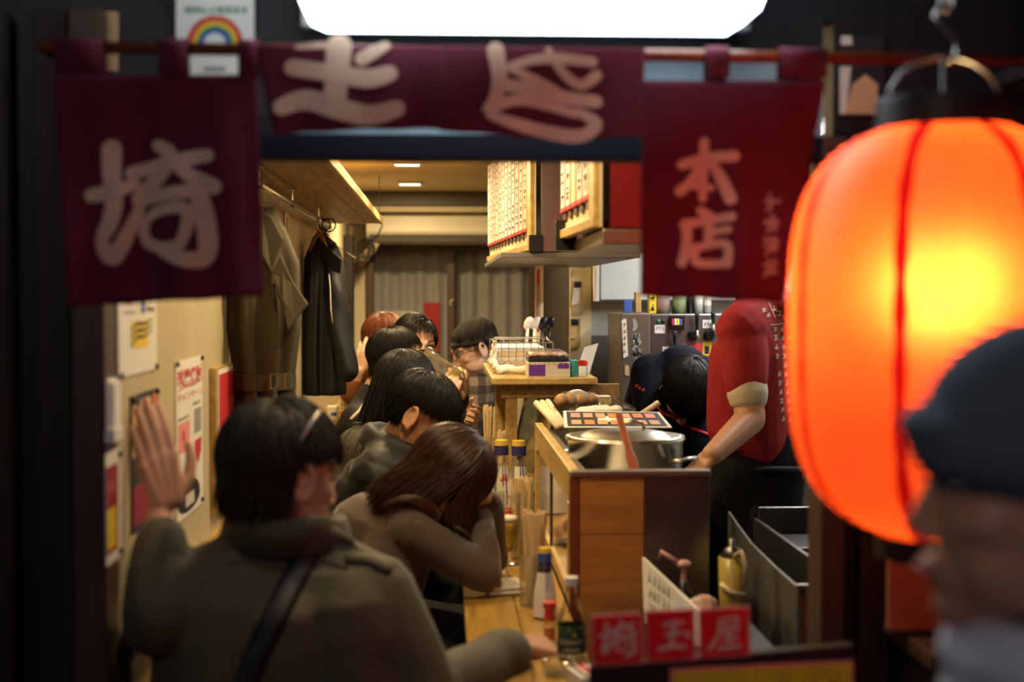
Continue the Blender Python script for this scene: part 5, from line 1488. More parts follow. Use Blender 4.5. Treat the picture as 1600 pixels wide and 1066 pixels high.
MB().bb((0.70, 5.62, 0.0), (1.55, 6.30, 0.85)).build('body', 'steel_dark', t, bevel=0.004)
MB().bb((0.69, 5.60, 0.85), (1.56, 6.31, 0.875)).build('top', 'steel_brushed', t, bevel=0.003)
t = thing('drink_dispenser', (0.95, 5.9, 0.876), 'bronze and grey beer dispenser with taps and labels behind the bending cook', 'dispenser')
DZ0, DZ1 = 0.876, 1.42
side = MB().bb((0.722, 5.70, DZ0), (0.842, 6.15, DZ1 + 0.004)).build('side_unit', 'bronze', t, bevel=0.004)
front = MB().bb((0.845, 5.72, DZ0), (1.24, 6.15, DZ1)).build('front_unit', 'steel_dark', t, bevel=0.003)
F_ = lambda px, py, k=0: W(px, py, 5.716 - 0.0015 * k)
S_ = lambda px, py, k=0: W(px, py, 5.697 - 0.0012 * k)
b = MB(); b.use('print_grey')
stroke(b, [(991, 500), (993, 510), (990, 516)], [5, 7, 4], lambda x, y: S_(x, y), 3)
for k in range(5):
    scribble(b, 987 + (k % 2) * 2, 531 + k * 7.5, 13, -10, lambda x, y: S_(x, y), rd, 2.4)
b.use('print_black')
text_into(b, 'Asahi', 7.5, lambda x, y: S_(987 + x, 555 - y), 0.3)
b.use('print_grey').quad(S_(991, 575), S_(1000, 575), S_(1000, 563), S_(991, 563))
b.build('brand_print', None, side)
MB().slab([S_(971, 500, 1), S_(978, 498, 1), S_(981, 556, 1), S_(974, 560, 1)], (0, -0.008, 0)).build('price_card', 'paper', side)
b = MB()
for k in range(5):
    scribble(b, 973.5, 512 + k * 10, 5, -7, lambda x, y: S_(x, y, 8.5), rd, 1)
b.build('card_print', 'print_orange', side)
MB().slab([S_(976, 570, 1), S_(983, 572, 1), S_(983, 588, 1), S_(976, 586, 1)], (0, -0.003, 0)).build('yellow_sticker', 'print_tan', side)
for x0, y0, x1, y1, m in ((1023, 508, 1039, 521, 'paper'), (1035, 542, 1066, 553, 'paper'), (1098, 500, 1114, 513, 'paper'), (1066, 536, 1098, 552, 'print_red'), (1098, 534, 1112, 556, 'print_yellow')):
    lb = MB().slab([F_(x0, y1, 1), F_(x1, y1, 1), F_(x1, y0, 1), F_(x0, y0, 1)], (0, 0.001, 0)).build('label', m, front)
b = MB()
for x0, y0, n, hh in ((1025, 516, 3, 6), (1037, 550, 6, 5), (1100, 509, 3, 6)):
    for k in range(n):
        scribble(b, x0 + k * 4.6, y0, 4, -hh, lambda x, y: F_(x, y, 1.6), rd, 0.8)
b.build('label_print', 'print_grey', front)
b = MB(); b.use('print_blue').quad(F_(1068, 551, 1.6), F_(1078, 551, 1.6), F_(1078, 537, 1.6), F_(1068, 537, 1.6)); b.use('print_black').quad(F_(1101, 553, 1.6), F_(1108, 553, 1.6), F_(1108, 541, 1.6), F_(1101, 541, 1.6))
b.build('label_picture', None, front)
d = MB().bb(F_(1046, 516) + V((0, -0.03, 0)), F_(1068, 494)).build('display_unit', 'black_gloss', front, bevel=0.002)
b = MB()
for k, m in enumerate(('print_red', 'paper', 'print_yellow', 'print_blue')):
    x0 = 1050 + k * 4.2; b.use(m).quad(W(x0, 508, 5.685), W(x0 + 3.4, 508, 5.685), W(x0 + 3.4, 498, 5.685), W(x0, 498, 5.685))
b.build('colour_keys', None, d)
for px, y0, y1, m in ((1054, 518, 542, 'black_plastic'), (1089, 488, 516, 'black_plastic'), (1114, 488, 506, 'black_plastic')):
    p0, p1 = W(px, y1, 5.69), W(px, y0, 5.66)
    f = MB().tube([p0, p0 * 0.4 + p1 * 0.6, p1], [0.006, 0.008, 0.010], 10).build('tap_lever', m, front, smooth=True)
    MB().tube([p0 + V((0, 0.03, 0)), p0, p0 + V((0, -0.02, -0.03))], 0.007, 10).build('spout', 'chrome', f, smooth=True)
for px in (1083, 1108):
    p = F_(px, 524); MB().tube([p, p + V((0, -0.035, 0))], [0.024, 0.018], 16).build('knob', 'black_gloss', front, smooth=False)
for px, m in ((1034, 'print_green'), (1041, 'black_plastic')):
    MB().ell(F_(px - 5, 502), (0.008, 0.006, 0.008), n=10, m=6).build('indicator', m, front, smooth=True)
tops = [(980, 13, 12, 'print_blue', 'box', 'small blue topped carton at the left end of the dispenser'), (996, 9, 20, 'wood_light', 'box', 'narrow tan carton left of the yellow pack on the dispenser'), (1018, 11, 32, 'print_yellow', 'box', 'yellow black lettered pack on the drink dispenser'), (1036, 22, 30, 'pale_liquid', 'bottle', 'clear pale pink bottle on the drink dispenser'), (1061, 22, 30, 'green_liquid', 'bottle', 'pale green bottle on the drink dispenser'),
        (1078, 11, 26, 'black_gloss', 'bottle', 'small dark bottle on the drink dispenser'), (1091, 15, 30, 'white_plastic', 'bottle', 'white bottle on the drink dispenser'), (1105, 12, 26, 'print_grey', 'can', 'grey white can at the right of the bottles on the dispenser')]
for px, wpx, hpx, m, kind, lab in tops:
    x = W(px, 490, 5.85).x; r_ = wpx * 5.85 / FPX / 2; hh = hpx * 5.85 / FPX * 1.6; z = DZ1 + (0.0005 if x > 0.845 else 0.005)
    t = thing({'box': 'drink_pack', 'bottle': 'drink_bottle', 'can': 'drink_can'}[kind], (x, 5.85, z), lab, kind)
    if kind == 'box':
        MB().bb((x - r_, 5.82, z), (x + r_, 5.87, z + hh)).build('carton', m, t, bevel=0.002)
        b = MB()
        for k in range(3 if m == 'print_yellow' else 0):
            scribble(b, x - r_ * 0.7, z + 0.01 + k * 0.04, r_ * 1.4, 0.03, lambda u, v: V((u, 5.8193, v)), rd, 0.004)
        if m == 'print_yellow': b.build('lettering', 'print_black', t)
    else:
        MB().lathe([(0.001, 0), (r_, 0), (r_, hh * 0.72), (r_ * 0.45, hh * 0.86), (r_ * 0.42, hh * 0.95), (0.001, hh * 0.95)] if kind == 'bottle' else [(0.001, 0), (r_ * .9, 0), (r_, 0.005), (r_, hh * 0.9), (r_ * 0.85, hh * 0.95), (0.001, hh * 0.95)], (x, 5.85, z), 18).build('body', m, t, smooth=True)
        MB().lathe([(0.001, hh * 0.951), (r_ * 0.5, hh * 0.951), (r_ * 0.5, hh), (0.001, hh)], (x, 5.85, z), 14).build('cap', 'black_plastic', t)
        if kind == 'can': MB().lathe([(r_ + 0.0005, hh * 0.3), (r_ + 0.0006, hh * 0.7)], (x, 5.85, z), 18, cap=False).build('label', 'paper_dim', t, smooth=True)

# ------------------------------------------------------------------ near right: steel stand, board, meat, pitcher, guard box
t = thing('steel_side_table', (0.62, 2.95, 0), 'low steel side table in front of the serving counter', 'table')
MB().bb((0.44, 2.62, 0.78), (0.66, 3.135, 0.80)).build('top', 'wood_dark', t, bevel=0.003)
for x, y in ((0.46, 2.64), (0.635, 2.64), (0.46, 3.10), (0.635, 3.10)):
    MB().bb((x, y, 0), (x + 0.02, y + 0.02, 0.78)).build('leg', 'steel_dark', t)
t = thing('white_menu_card', (0.47, 2.85, 0.801), 'white hand written board leaning in front of the steel panel', 'menu board')
q = [V((0.428, 2.98, 0.802)), V((0.520, 2.74, 0.802)), V((0.520, 2.76, 0.862)), V((0.432, 3.04, 0.932))]
MB().slab(q, (0.006, 0.002, 0)).build('board', 'white_plastic', t, bevel=0.001)
def BQ(u, v, k=1):
    return (q[0] * (1 - u) + q[1] * u) * (1 - v) + (q[3] * (1 - u) + q[2] * u) * v + V((-0.0012 * k, -0.0005 * k, 0))
b = MB()
for r_ in range(3):
    for k in range(5):
        scribble(b, 0.10 + k * 0.075, 0.18 + r_ * 0.26, 0.062, 0.2, BQ, rd, 0.012)
b.build('handwriting', 'print_grey', t)
MB().quad(BQ(0.55, 0.1), BQ(0.92, 0.1), BQ(0.92, 0.8), BQ(0.55, 0.9)).build('blue_white_area', 'scarf', t)
t = thing('wrapped_meat', (0.53, 2.85, 0.801), 'ball of pale pink meat in clear wrap behind the name plates', 'food')
p = V((0.530, 2.86, 0.852))
MB().ell(p, (0.036, 0.036, 0.036)).ell(p + V((0.0, 0, -0.035)), (0.030, 0.030, 0.018)).build('meat', 'meat', t, voxel=0.004, smit=2, post=crumple(0.004, 110))
t = thing('pink_pump', (0.50, 3.0, 0.801), 'pale pink pump dispenser standing before the steel panel', 'dispenser')
p = V((0.516, 3.0, 0.801))
MB().lathe([(0.001, 0), (0.022, 0), (0.022, 0.06), (0.010, 0.07), (0.010, 0.085), (0.001, 0.085)], p, 16).build('bottle', 'black_plastic', t, smooth=True)
MB().tube([p + V((0, 0, 0.085)), p + V((0, 0, 0.118))], 0.006, 10).build('stem', 'pink_plastic', t)
MB().ell(p + V((0, 0, 0.122)), (0.017, 0.014, 0.010)).build('head', 'pink_plastic', t, smooth=True)
MB().tube([p + V((-0.01, 0, 0.124)), p + V((-0.05, 0, 0.150)), p + V((-0.052, 0, 0.135))], [0.006, 0.005, 0.004], 8).build('nozzle', 'pink_plastic', t, smooth=True)
t = thing('yellow_pitcher', (0.645, 3.02, 0.801), 'yellow measuring jug with pale handle beside the guard panel', 'jug')
p = V((0.628, 3.04, 0.801))
MB().lathe([(0.001, 0), (0.024, 0), (0.026, 0.004), (0.029, 0.13), (0.027, 0.13), (0.024, 0.006), (0.001, 0.006)], p, 24, cap=False).build('body', 'pitcher', t, smooth=True)
MB().tube([p + V((0.0, -0.028, 0.135)), p + V((0.010, -0.042, 0.150)), p + V((0.022, -0.042, 0.12)), p + V((0.020, -0.030, 0.07))], 0.0055, 8).build('handle', 'wood_pale', t, smooth=True)
MB().tube([p + V((-0.028, -0.016, 0.075)), p + V((-0.010, -0.034, 0.060)), p + V((0.024, -0.026, 0.050))], 0.0055, 8).build('band', 'wood_pale', t, smooth=True)
MB().lathe([(0.001, 0.131), (0.026, 0.131), (0.016, 0.148), (0.007, 0.154), (0.007, 0.168), (0.001, 0.170)], p, 20).build('lid', 'steel_dark', t, smooth=True)
t = thing('guard_box', (0.77, 3.2, 0), 'steel box with a sloping guard panel at the right of the entrance', 'box')
prof = [(3.62, 0.0), (2.90, 0.0), (2.90, 0.892), (3.10, 0.895), (3.35, 0.905), (3.52, 0.925), (3.62, 0.94)]
MB().slab([(0.737, y, z) for y, z in prof], (0.006, 0, 0)).build('guard_panel', 'panel_grey', t)
MB().bb((0.745, 2.90, 0), (0.80, 2.906, 0.895)).build('front_panel', 'wood_red', t)
MB().bb((0.737, 2.896, 0.888), (0.80, 2.91, 0.898)).build('rim', 'steel_brushed', t)
MB().bb((0.745, 2.91, 0), (0.80, 3.60, 0.60)).build('body', 'steel_dark', t)
t = thing('fryer', (0.92, 3.4, 0), 'dark open steel fryer below the lantern', 'fryer')
fx0, fx1, fy0, fy1, fz = 0.832, 1.10, 3.12, 3.75, 0.902
MB().bb((fx0, fy0, 0), (fx1, fy1, 0.70)).build('body', 'steel_dark', t)
for a, c in (((fx0, fy0, 0.70), (fx0 + 0.012, fy1, fz)), ((fx1 - 0.012, fy0, 0.70), (fx1, fy1, fz)), ((fx0 + 0.012, fy0, 0.70), (fx1 - 0.012, fy0 + 0.012, fz)), ((fx0 + 0.012, fy1 - 0.012, 0.70), (fx1 - 0.012, fy1, fz + 0.03))):
    MB().bb(a, c).build('side_wall', 'steel_dark', t, bevel=0.002)
for k in range(2):
    MB().bb((fx0 + 0.02, fy0 + 0.05 + 0.28 * k, 0.86), (fx1 - 0.02, fy0 + 0.25 + 0.28 * k, 0.875)).build('lid', 'black_plastic', t, bevel=0.003)
# stools for the customers (mostly hidden)
def stool(x, y, h, label):
    t = thing('bar_stool', (x, y, 0), label, 'stool', 'stools along the counter')
    MB().lathe([(0.001, h - 0.05), (0.13, h - 0.05), (0.145, h - 0.04), (0.145, h - 0.012), (0.13, h), (0.001, h)], (x, y, 0), 28).build('seat', 'black_plastic', t, smooth=False)
    MB().lathe([(0.022, 0.02), (0.022, h - 0.05)], (x, y, 0), 16).build('post', 'chrome', t, smooth=False)
    MB().lathe([(0.001, 0), (0.15, 0), (0.15, 0.01), (0.03, 0.022), (0.001, 0.022)], (x, y, 0), 28).build('base', 'chrome', t, smooth=False)

# ================================================================== people
def head_prims(b, c, Rm, s=1.0, ears=True):
    """skull, face, jaw, nose, brows, lips, ears as overlapping volumes (merged into the body by remeshing)"""
    L = lambda x, y, z: c + Rm @ V((x * s, y * s, z * s))
    E_ = lambda p, r, rot=None: b.ell(L(*p), tuple(q * s for q in r), rot=(Rm @ rot if rot is not None else Rm), n=20, m=14)
    E_((0, -0.014, 0.032), (0.077, 0.097, 0.086))
    E_((0, 0.026, -0.022), (0.063, 0.066, 0.082))
    E_((0, 0.040, -0.070), (0.046, 0.046, 0.046))
    E_((0, 0.066, -0.100), (0.024, 0.022, 0.020))
    for x in (-1, 1):
        E_((x * 0.040, 0.022, -0.060), (0.022, 0.050, 0.036))
        E_((x * 0.040, 0.054, -0.026), (0.021, 0.024, 0.020))
        E_((x * 0.011, 0.098, -0.044), (0.007, 0.009, 0.007))
        b.cone(L(x * 0.012, 0.090, 0.020), L(x * 0.050, 0.068, 0.022), 0.010 * s, 0.008 * s, 8)
        if not ears: continue
        er = Rm @ Matrix.Rotation(x * R(-22), 3, 'Z')
        ec = L(x * 0.081, -0.014, -0.010)
        for k in range(13):                                   # outer rim of the ear, then its bowl and lobe
            a, a2 = R(-60 + k * 22), R(-60 + (k + 1) * 22)
            P_ = lambda q: ec + er @ V((x * 0.004 * s, -0.017 * s * math.cos(q), 0.031 * s * math.sin(q) + 0.002))
            b.cone(P_(a), P_(a2), 0.0052 * s, 0.0052 * s, 7)
        b.ell(ec + er @ V((-x * 0.003, 0, 0)), (0.0055 * s, 0.016 * s, 0.029 * s), rot=er, n=14, m=10)
        b.ell(ec + er @ V((0, 0.008 * s, -0.028 * s)), (0.006 * s, 0.009 * s, 0.009 * s), rot=er, n=12, m=8)
    b.cone(L(0, 0.090, 0.014), L(0, 0.106, -0.036), 0.0072 * s, 0.0098 * s, 10)
    E_((0, 0.088, -0.066), (0.024, 0.012, 0.008)); E_((0, 0.086, -0.078), (0.020, 0.012, 0.007))

def face_parts(root, c, Rm, s=1.0, glasses=False, closed=False):
    L = lambda x, y, z: c + Rm @ V((x * s, y * s, z * s))
    for x in (-1, 1):
        if not closed:
            e = MB().ell(L(x * 0.031, 0.0800, 0.002), (0.0125 * s, 0.010 * s, 0.0062 * s), rot=Rm, n=14, m=8).build('eye', 'eye_white', root, smooth=True)
            MB().ell(L(x * 0.031, 0.0868, 0.002), (0.0056 * s, 0.0042 * s, 0.0056 * s), rot=Rm, n=12, m=8).build('iris', 'eye_dark', e, smooth=True)
        MB().tube([L(x * 0.044, 0.078, 0.004), L(x * 0.038, 0.086, 0.0085), L(x * 0.030, 0.089, 0.0095), L(x * 0.018, 0.088, 0.005)], [0.0012 * s, 0.0020 * s, 0.0022 * s, 0.001 * s], 6).build('eyelid', 'hair_black', root, smooth=True)
        MB().tube([L(x * 0.050, 0.078, 0.026), L(x * 0.038, 0.090, 0.030), L(x * 0.024, 0.096, 0.029), L(x * 0.014, 0.098, 0.025)], [0.0015 * s, 0.003 * s, 0.0035 * s, 0.002 * s], 6).build('eyebrow', 'hair_black', root, smooth=True)
    MB().tube([L(-0.021, 0.096, -0.073), L(-0.008, 0.1005, -0.0715), L(0.008, 0.1005, -0.0715), L(0.021, 0.096, -0.073)], [0.001, 0.0028, 0.0028, 0.001], 8).build('lips', 'lips', root, smooth=True)
    if glasses:
        g = MB()
        for x in (-1, 1):
            g.tube([L(x * 0.033 + 0.024 * math.cos(a), 0.108 - 0.012 * abs(math.cos(a) * 0.5 + x * 0.5) * 0.5, 0.0 + 0.019 * math.sin(a)) for a in [2 * math.pi * k / 18 for k in range(18)]], 0.0018 * s, 6, close=True)
            g.tube([L(x * 0.057, 0.102, 0.004), L(x * 0.078, 0.05, 0.006), L(x * 0.084, -0.012, 0.0)], 0.0018 * s, 6)
        g.tube([L(-0.010, 0.108, 0.004), L(0, 0.112, 0.006), L(0.010, 0.108, 0.004)], 0.0018 * s, 6)
        g.build('glasses', 'black_plastic', root, smooth=True)

def hand_prims(b, w, f, tdir, s=1.0, curl=(0.2, 0.3, 0.2), spread=0.08, thumb=0.3):
    """palm, four unequal bent fingers, side thumb; f = finger direction, tdir = towards the thumb; palm side is f x t flipped by hand"""
    f = V(f).normalized(); t = V(tdir); t = (t - f * t.dot(f)).normalized()
    return f, t
def hand(b, w, f, tdir, palm, s=1.0, curl=(0.2, 0.3, 0.2), spread=0.06, thumb=0.5):
    w = V(w); f = V(f).normalized(); t = V(tdir); t = (t - f * t.dot(f)).normalized()
    n = f.cross(t).normalized()
    if n.dot(V(palm)) < 0: n = -n                     # n points out of the palm
    off = (0.027, 0.009, -0.009, -0.026); kl = (0.088, 0.091, 0.086, 0.077)
    seg = ((0.042, 0.026, 0.020), (0.047, 0.030, 0.022), (0.043, 0.028, 0.021), (0.033, 0.021, 0.018))
    for i in range(4):
        a = w + f * 0.012 * s + t * off[i] * 0.55 * s
        k = w + f * kl[i] * s + t * off[i] * s
        b.cone(a, k, 0.0150 * s, 0.0112 * s, 10)
        ang = 0; p = k; d0 = (f + t * (1.5 - i) * spread).normalized()
        for j in range(3):
            ang += curl[j] * (1 + 0.06 * i)
            d = (d0 * math.cos(ang) + n * math.sin(ang)).normalized()
            q = p + d * seg[i][j] * s
            r0, r1 = (0.0094, 0.0086, 0.0078, 0.0066)[j:j + 2]
            k_ = (1, 1.03, 0.98, 0.86)[i]
            b.cone(p, q, r0 * s * k_, r1 * s * k_, 10); p = q
    a = w + f * 0.018 * s + t * 0.018 * s + n * 0.004 * s
    k = a + (f * 0.62 + t * 0.70 + n * thumb * 0.6).normalized() * 0.042 * s
    q = k + (f * 0.85 + t * 0.35 + n * thumb).normalized() * 0.032 * s
    e = q + (f * 0.95 + t * 0.10 + n * thumb * 1.1).normalized() * 0.026 * s
    b.cone(a, k, 0.0150 * s, 0.0118 * s, 10).cone(k, q, 0.0112 * s, 0.0098 * s, 10).cone(q, e, 0.0098 * s, 0.0074 * s, 10)

def wrinkle(amp, f=40.0, seed=0, stretch=(1, 1, 0.5)):
    rg = np.random.RandomState(seed); ph = rg.uniform(0, 6.28, 8)
    dirs = rg.normal(size=(6, 3)); dirs /= np.linalg.norm(dirs, axis=1)[:, None]
    st = np.array(stretch)
    def fn(co, no):
        c = co * st
        w = 0.03 * np.sin(co @ dirs[0] * f * 0.4 + ph[0])[:, None] * dirs[1]
        c = c + w
        d = np.zeros(len(co))
        for k in range(1, 5):
            x = np.sin(c @ dirs[k] * f * (0.7 + 0.25 * k) + ph[k] + 1.5 * np.sin(c @ dirs[k + 1] * f * 0.5 + ph[k + 2]))
            d += (np.abs(x) - 0.6) if k % 2 else 0.6 * x
        return co + no * (amp * d / 2.5)[:, None]
    return fn

def hair(root, c, Rm, s, n, length, m, seed=1, hang=0.5, part=(0.0, -0.25, 0.95), rad=0.0030, front=0.55, side=-0.15, back=-0.62, steps=8, coll=(), flow=None, lift=1.0, name='hair', lenf=None, wave=0.0, wind=None, puff=0.07, free=-0.45):
    """scalp cap plus many tapered strands; strands leave the scalp along the flow from the crown, then fall and rest on what is below"""
    rg = np.random.RandomState(seed)
    C0 = np.array([0, -0.014, 0.032]) * s; rx = np.array([0.080, 0.100, 0.090]) * s * lift
    Rn = np.array(Rm); cw = np.array(c)
    def keep(d):
        y = d[:, 1]
        thr = np.where(y > 0.25, side + (front - side) * np.clip((y - 0.25) / 0.45, 0, 1), np.where(y < -0.1, side + (back - side) * np.clip((-0.1 - y) / 0.35, 0, 1), side))
        return d[:, 2] > thr
    d = rg.normal(size=(n * 4, 3)); d /= np.linalg.norm(d, axis=1)[:, None]
    d = d[keep(d)][:n]; n = len(d)
    crown = np.array(part); crown /= np.linalg.norm(crown)
    tan = d - crown * (d @ crown)[:, None] * 1.0
    tan = d * (d @ crown)[:, None] - crown          # direction away from the crown on the sphere
    tan /= (np.linalg.norm(tan, axis=1)[:, None] + 1e-6)
    if flow is not None:
        tan = tan + flow(d); tan /= np.linalg.norm(tan, axis=1)[:, None]
    dirn = tan * 0.92 + d * 0.22 + rg.normal(size=(n, 3)) * 0.09
    dirn /= np.linalg.norm(dirn, axis=1)[:, None]
    p = C0 + d * rx
    P = p @ Rn.T + cw; D = dirn @ Rn.T
    Ls = (length if lenf is None else lenf(d)) * (0.78 + 0.36 * rg.rand(n))
    st = Ls / steps; rj = rg.rand(n)
    g = np.array([0, 0, -1.0])
    if wind is not None: g = g + (wind(d) if callable(wind) else np.array(wind))
    if g.ndim == 2: g = g / np.linalg.norm(g, axis=1)[:, None]
    pts = [P.copy()]; Cw = Rn @ C0 + cw
    for k in range(steps):
        D = D * (1 - hang * 0.35) + g * hang * 0.35 + rg.normal(size=(n, 3)) * 0.025
        if wave: D = D + wave * np.sin(k * 1.1 + rg.rand(n) * 0.8)[:, None] * np.array([0.3, 0.3, 0])
        D /= np.linalg.norm(D, axis=1)[:, None]
        P = P + D * st[:, None]
        q = (P - Cw) @ Rn
        e = np.sqrt(((q / rx) ** 2).sum(1))
        emax = 1.02 + puff * ((k + 1) / steps) ** 0.6 * (0.5 + 0.7 * rj)
        et = np.clip(e, 1.015, np.where(q[:, 2] > free * rx[2], emax, 9.0))
        P2 = (q * (et / np.maximum(e, 1e-3))[:, None]) @ Rn.T + Cw
        D = D * 0.25 + (P2 - pts[-1]) / (st[:, None] + 1e-9) * 0.75
        P = P2
        for (cc, rr) in coll:
            v = P - np.array(cc); dist = np.linalg.norm(v, axis=1); ii = dist < rr
            P = np.where(ii[:, None], np.array(cc) + v / np.maximum(dist, 1e-4)[:, None] * rr, P)
        pts.append(P.copy())
    pts = np.array(pts)                             # steps+1, n, 3
    T = np.gradient(pts, axis=0); T /= (np.linalg.norm(T, axis=2)[:, :, None] + 1e-9)
    ref = np.cross(T, np.array([0.31, 0.9, 0.3])); ref /= (np.linalg.norm(ref, axis=2)[:, :, None] + 1e-9)
    bi = np.cross(T, ref)
    prof = np.interp(np.linspace(0, 1, steps + 1), [0, 0.3, 0.8, 1], [0.8, 1.0, 0.75, 0.12])[:, None, None] * (rad * (0.7 + 0.6 * rg.rand(n)))[None, :, None]
    K = 3; ringv = []
    for k in range(K):
        a = 2 * math.pi * k / K
        ringv.append(pts + (ref * math.cos(a) + bi * math.sin(a) * 0.55) * prof)
    vv = np.stack(ringv, axis=2)                    # steps+1, n, K, 3
    S1 = steps + 1
    vv = vv.transpose(1, 0, 2, 3).reshape(-1, 3)
    fs = []
    base = np.arange(n)[:, None, None] * S1 * K
    kk = np.arange(steps)[None, :, None] * K; jj = np.arange(K)[None, None, :]; j2 = (jj + 1) % K
    F = np.stack([base + kk + jj, base + kk + j2, base + kk + K + j2, base + kk + K + jj], axis=-1).reshape(-1, 4)
    b = MB()
    # scalp cap
    nu, nv = 32, 18; cv = []; idx = {}
    for j in range(nv + 1):
        ph = math.pi * j / nv
        for i in range(nu):
            th = 2 * math.pi * i / nu
            cv.append((math.sin(ph) * math.cos(th), math.sin(ph) * math.sin(th), math.cos(ph)))
    cv = np.array(cv); kp = keep(cv)
    capP = (C0 + cv * rx * 0.992) @ Rn.T + cw
    cf = []
    for j in range(nv):
        for i in range(nu):
            q = (j * nu + i, j * nu + (i + 1) % nu, (j + 1) * nu + (i + 1) % nu, (j + 1) * nu + i)
            if sum(kp[list(q)]) >= 3: cf.append(q)
    org = ORG[root]
    allv = np.concatenate([capP, vv]) - np.array(org)
    me = bpy.data.meshes.new(name)
    nf = len(cf) + len(F); fa = np.concatenate([np.array(cf, dtype=np.int64), F + len(capP)])
    me.vertices.add(len(allv)); me.vertices.foreach_set('co', allv.reshape(-1))
    me.loops.add(nf * 4); me.loops.foreach_set('vertex_index', fa.reshape(-1).astype(np.int32))
    me.polygons.add(nf); me.polygons.foreach_set('loop_start', np.arange(nf, dtype=np.int32) * 4); me.polygons.foreach_set('loop_total', np.full(nf, 4, dtype=np.int32))
    me.update(); me.validate()
    me.materials.append(MATS[m]); me.shade_smooth()
    o = bpy.data.objects.new(name, me); COL.objects.link(o); o.parent = root; ORG[o] = org
    return o

def person(name, base, label, group=None):
    return thing('person', base, label, 'person', group)

def body(root, head, Rm, neck, shL, shR, elL, wrL, elR, wrR, hip, kneeL, kneeR, footL, footR, hands=(), m='skin', voxel=0.0045, hs=1.0, s=1.0, extra=None, ears=True):
    b = MB(); head_prims(b, head, Rm, hs, ears)
    L = lambda x, y, z: head + Rm @ V((x, y, z)) * hs
    b.cone(L(0, -0.02, -0.05), V(neck), 0.052 * s, 0.056 * s)
    b.limb([neck, V(neck) * 0.4 + V(hip) * 0.6, hip], [0.06, 0.075, 0.08])
    for sh, el, wr in ((shL, elL, wrL), (shR, elR, wrR)):
        b.limb([neck, sh, el, wr], [0.05 * s, 0.045 * s, 0.035 * s, 0.024 * s])
    for kn, ft in ((kneeL, footL), (kneeR, footR)):
        b.limb([hip, kn, ft], [0.07, 0.05, 0.035])
    for h in hands:
        hand(b, *h[:4], **h[4])
    if extra: extra(b)
    return b.build('body', m, root, voxel=voxel, smit=3)

def top(root, neck, shL, shR, hip, arms, m, rs=0.062, rc=0.10, rw=0.105, name='jacket', voxel=0.008, smit=5, amp=0.004, f=38, seed=0, extra=None, rsh=0.075, rel=0.056, rwr=0.048, neckr=0.072):
    b = MB(); neck = V(neck); hip = V(hip); mid = (V(shL) + V(shR)) / 2
    ax = (V(shR) - V(shL)).normalized()
    for sh in (V(shL), V(shR)):
        inn = sh * 0.62 + mid * 0.38
        sg = 1 if (sh - mid).dot(ax) > 0 else -1
        hp = hip + ax * sg * rw * 0.75
        b.cone(inn + (hip - neck) * 0.15, hp, rc, rw, 18)
        b.cone(inn + (hip - neck) * 0.05, mid, rsh, neckr, 16)
        b.cone(sh, neck + (mid - neck) * 0.2, rsh * 0.85, neckr * 0.92, 16)
    b.cone(mid + (hip - neck) * 0.2, hip, rc * 1.05, rw, 18)
    for sh, el, wr in arms:
        sh, el, wr = V(sh), V(el), V(wr)
        b.limb([sh, el, wr], [rsh * 0.9, rel, rwr], 16)
    if extra: extra(b)
    return b.build(name, m, root, voxel=voxel, smit=smit, post=wrinkle(amp, f, seed))

def trousers(root, hip, kneeL, kneeR, footL, footR, m='trousers', shoes=True, hr=0.115, kr=0.075, fr=0.055):
    b = MB()
    for kn, ft in ((kneeL, footL), (kneeR, footR)):
        side = (V(kn) - V(hip)); q = V(hip) + V((side.x, side.y, 0)) * 0.12
        b.limb([q, kn, ft], [hr, kr, fr], 14)
    o = b.build('trousers', m, root, voxel=0.012, smit=4, post=wrinkle(0.005, 30, 3))
    for kn, ft in ((kneeL, footL), (kneeR, footR)):
        d = V(kn) - V(hip); d.z = 0; d = d.normalized() if d.length > 0.05 else V((0, -1, 0))
        ft = V(ft)
        b = MB(); b.ell(V((ft.x, ft.y, 0.05)) + d * 0.05, (0.045, 0.045, 0.045)); b.cone(V((ft.x, ft.y, 0.038)) - d * 0.04, V((ft.x, ft.y, 0.032)) + d * 0.13, 0.036, 0.03)
        b.build('shoe', 'black_plastic', root, voxel=0.008, smit=2, post=lambda co, no: np.column_stack([co[:, 0], co[:, 1], np.maximum(co[:, 2], 0.002)]))

def seated_legs(hip, yaw, seat_drop=0.02, spread=0.10, fz=0.09, reach=0.36):
    f = V((math.sin(yaw), math.cos(yaw), 0)); r = V((f.y, -f.x, 0)); hip = V(hip)
    kL = hip + f * reach - r * spread + V((0, 0, -0.04)); kR = hip + f * reach + r * spread + V((0, 0, -0.04))
    fL = V((kL.x, kL.y, fz)) - f * 0.08; fR = V((kR.x, kR.y, fz)) - f * 0.08
    return kL, kR, fL, fR
def fdir(yaw_deg, pitch_deg):
    y, p = R(yaw_deg), R(pitch_deg)
    return V((math.sin(y) * math.cos(p), math.cos(y) * math.cos(p), math.sin(p)))

def short(topl=0.085, sidel=0.028, backl=0.05, frontl=0.05):
    def fn(d):
        z, y = d[:, 2], d[:, 1]
        k = np.clip((z - 0.15) / 0.5, 0, 1); k = k * k * (3 - 2 * k)
        L_ = sidel + (topl - sidel) * k
        L_ = np.where(y < -0.25, np.maximum(L_, backl), L_)
        return np.where((y > 0.45) & (z < 0.85), np.minimum(L_, frontl), L_)
    return fn
CUST = 'customers sitting along the counter'
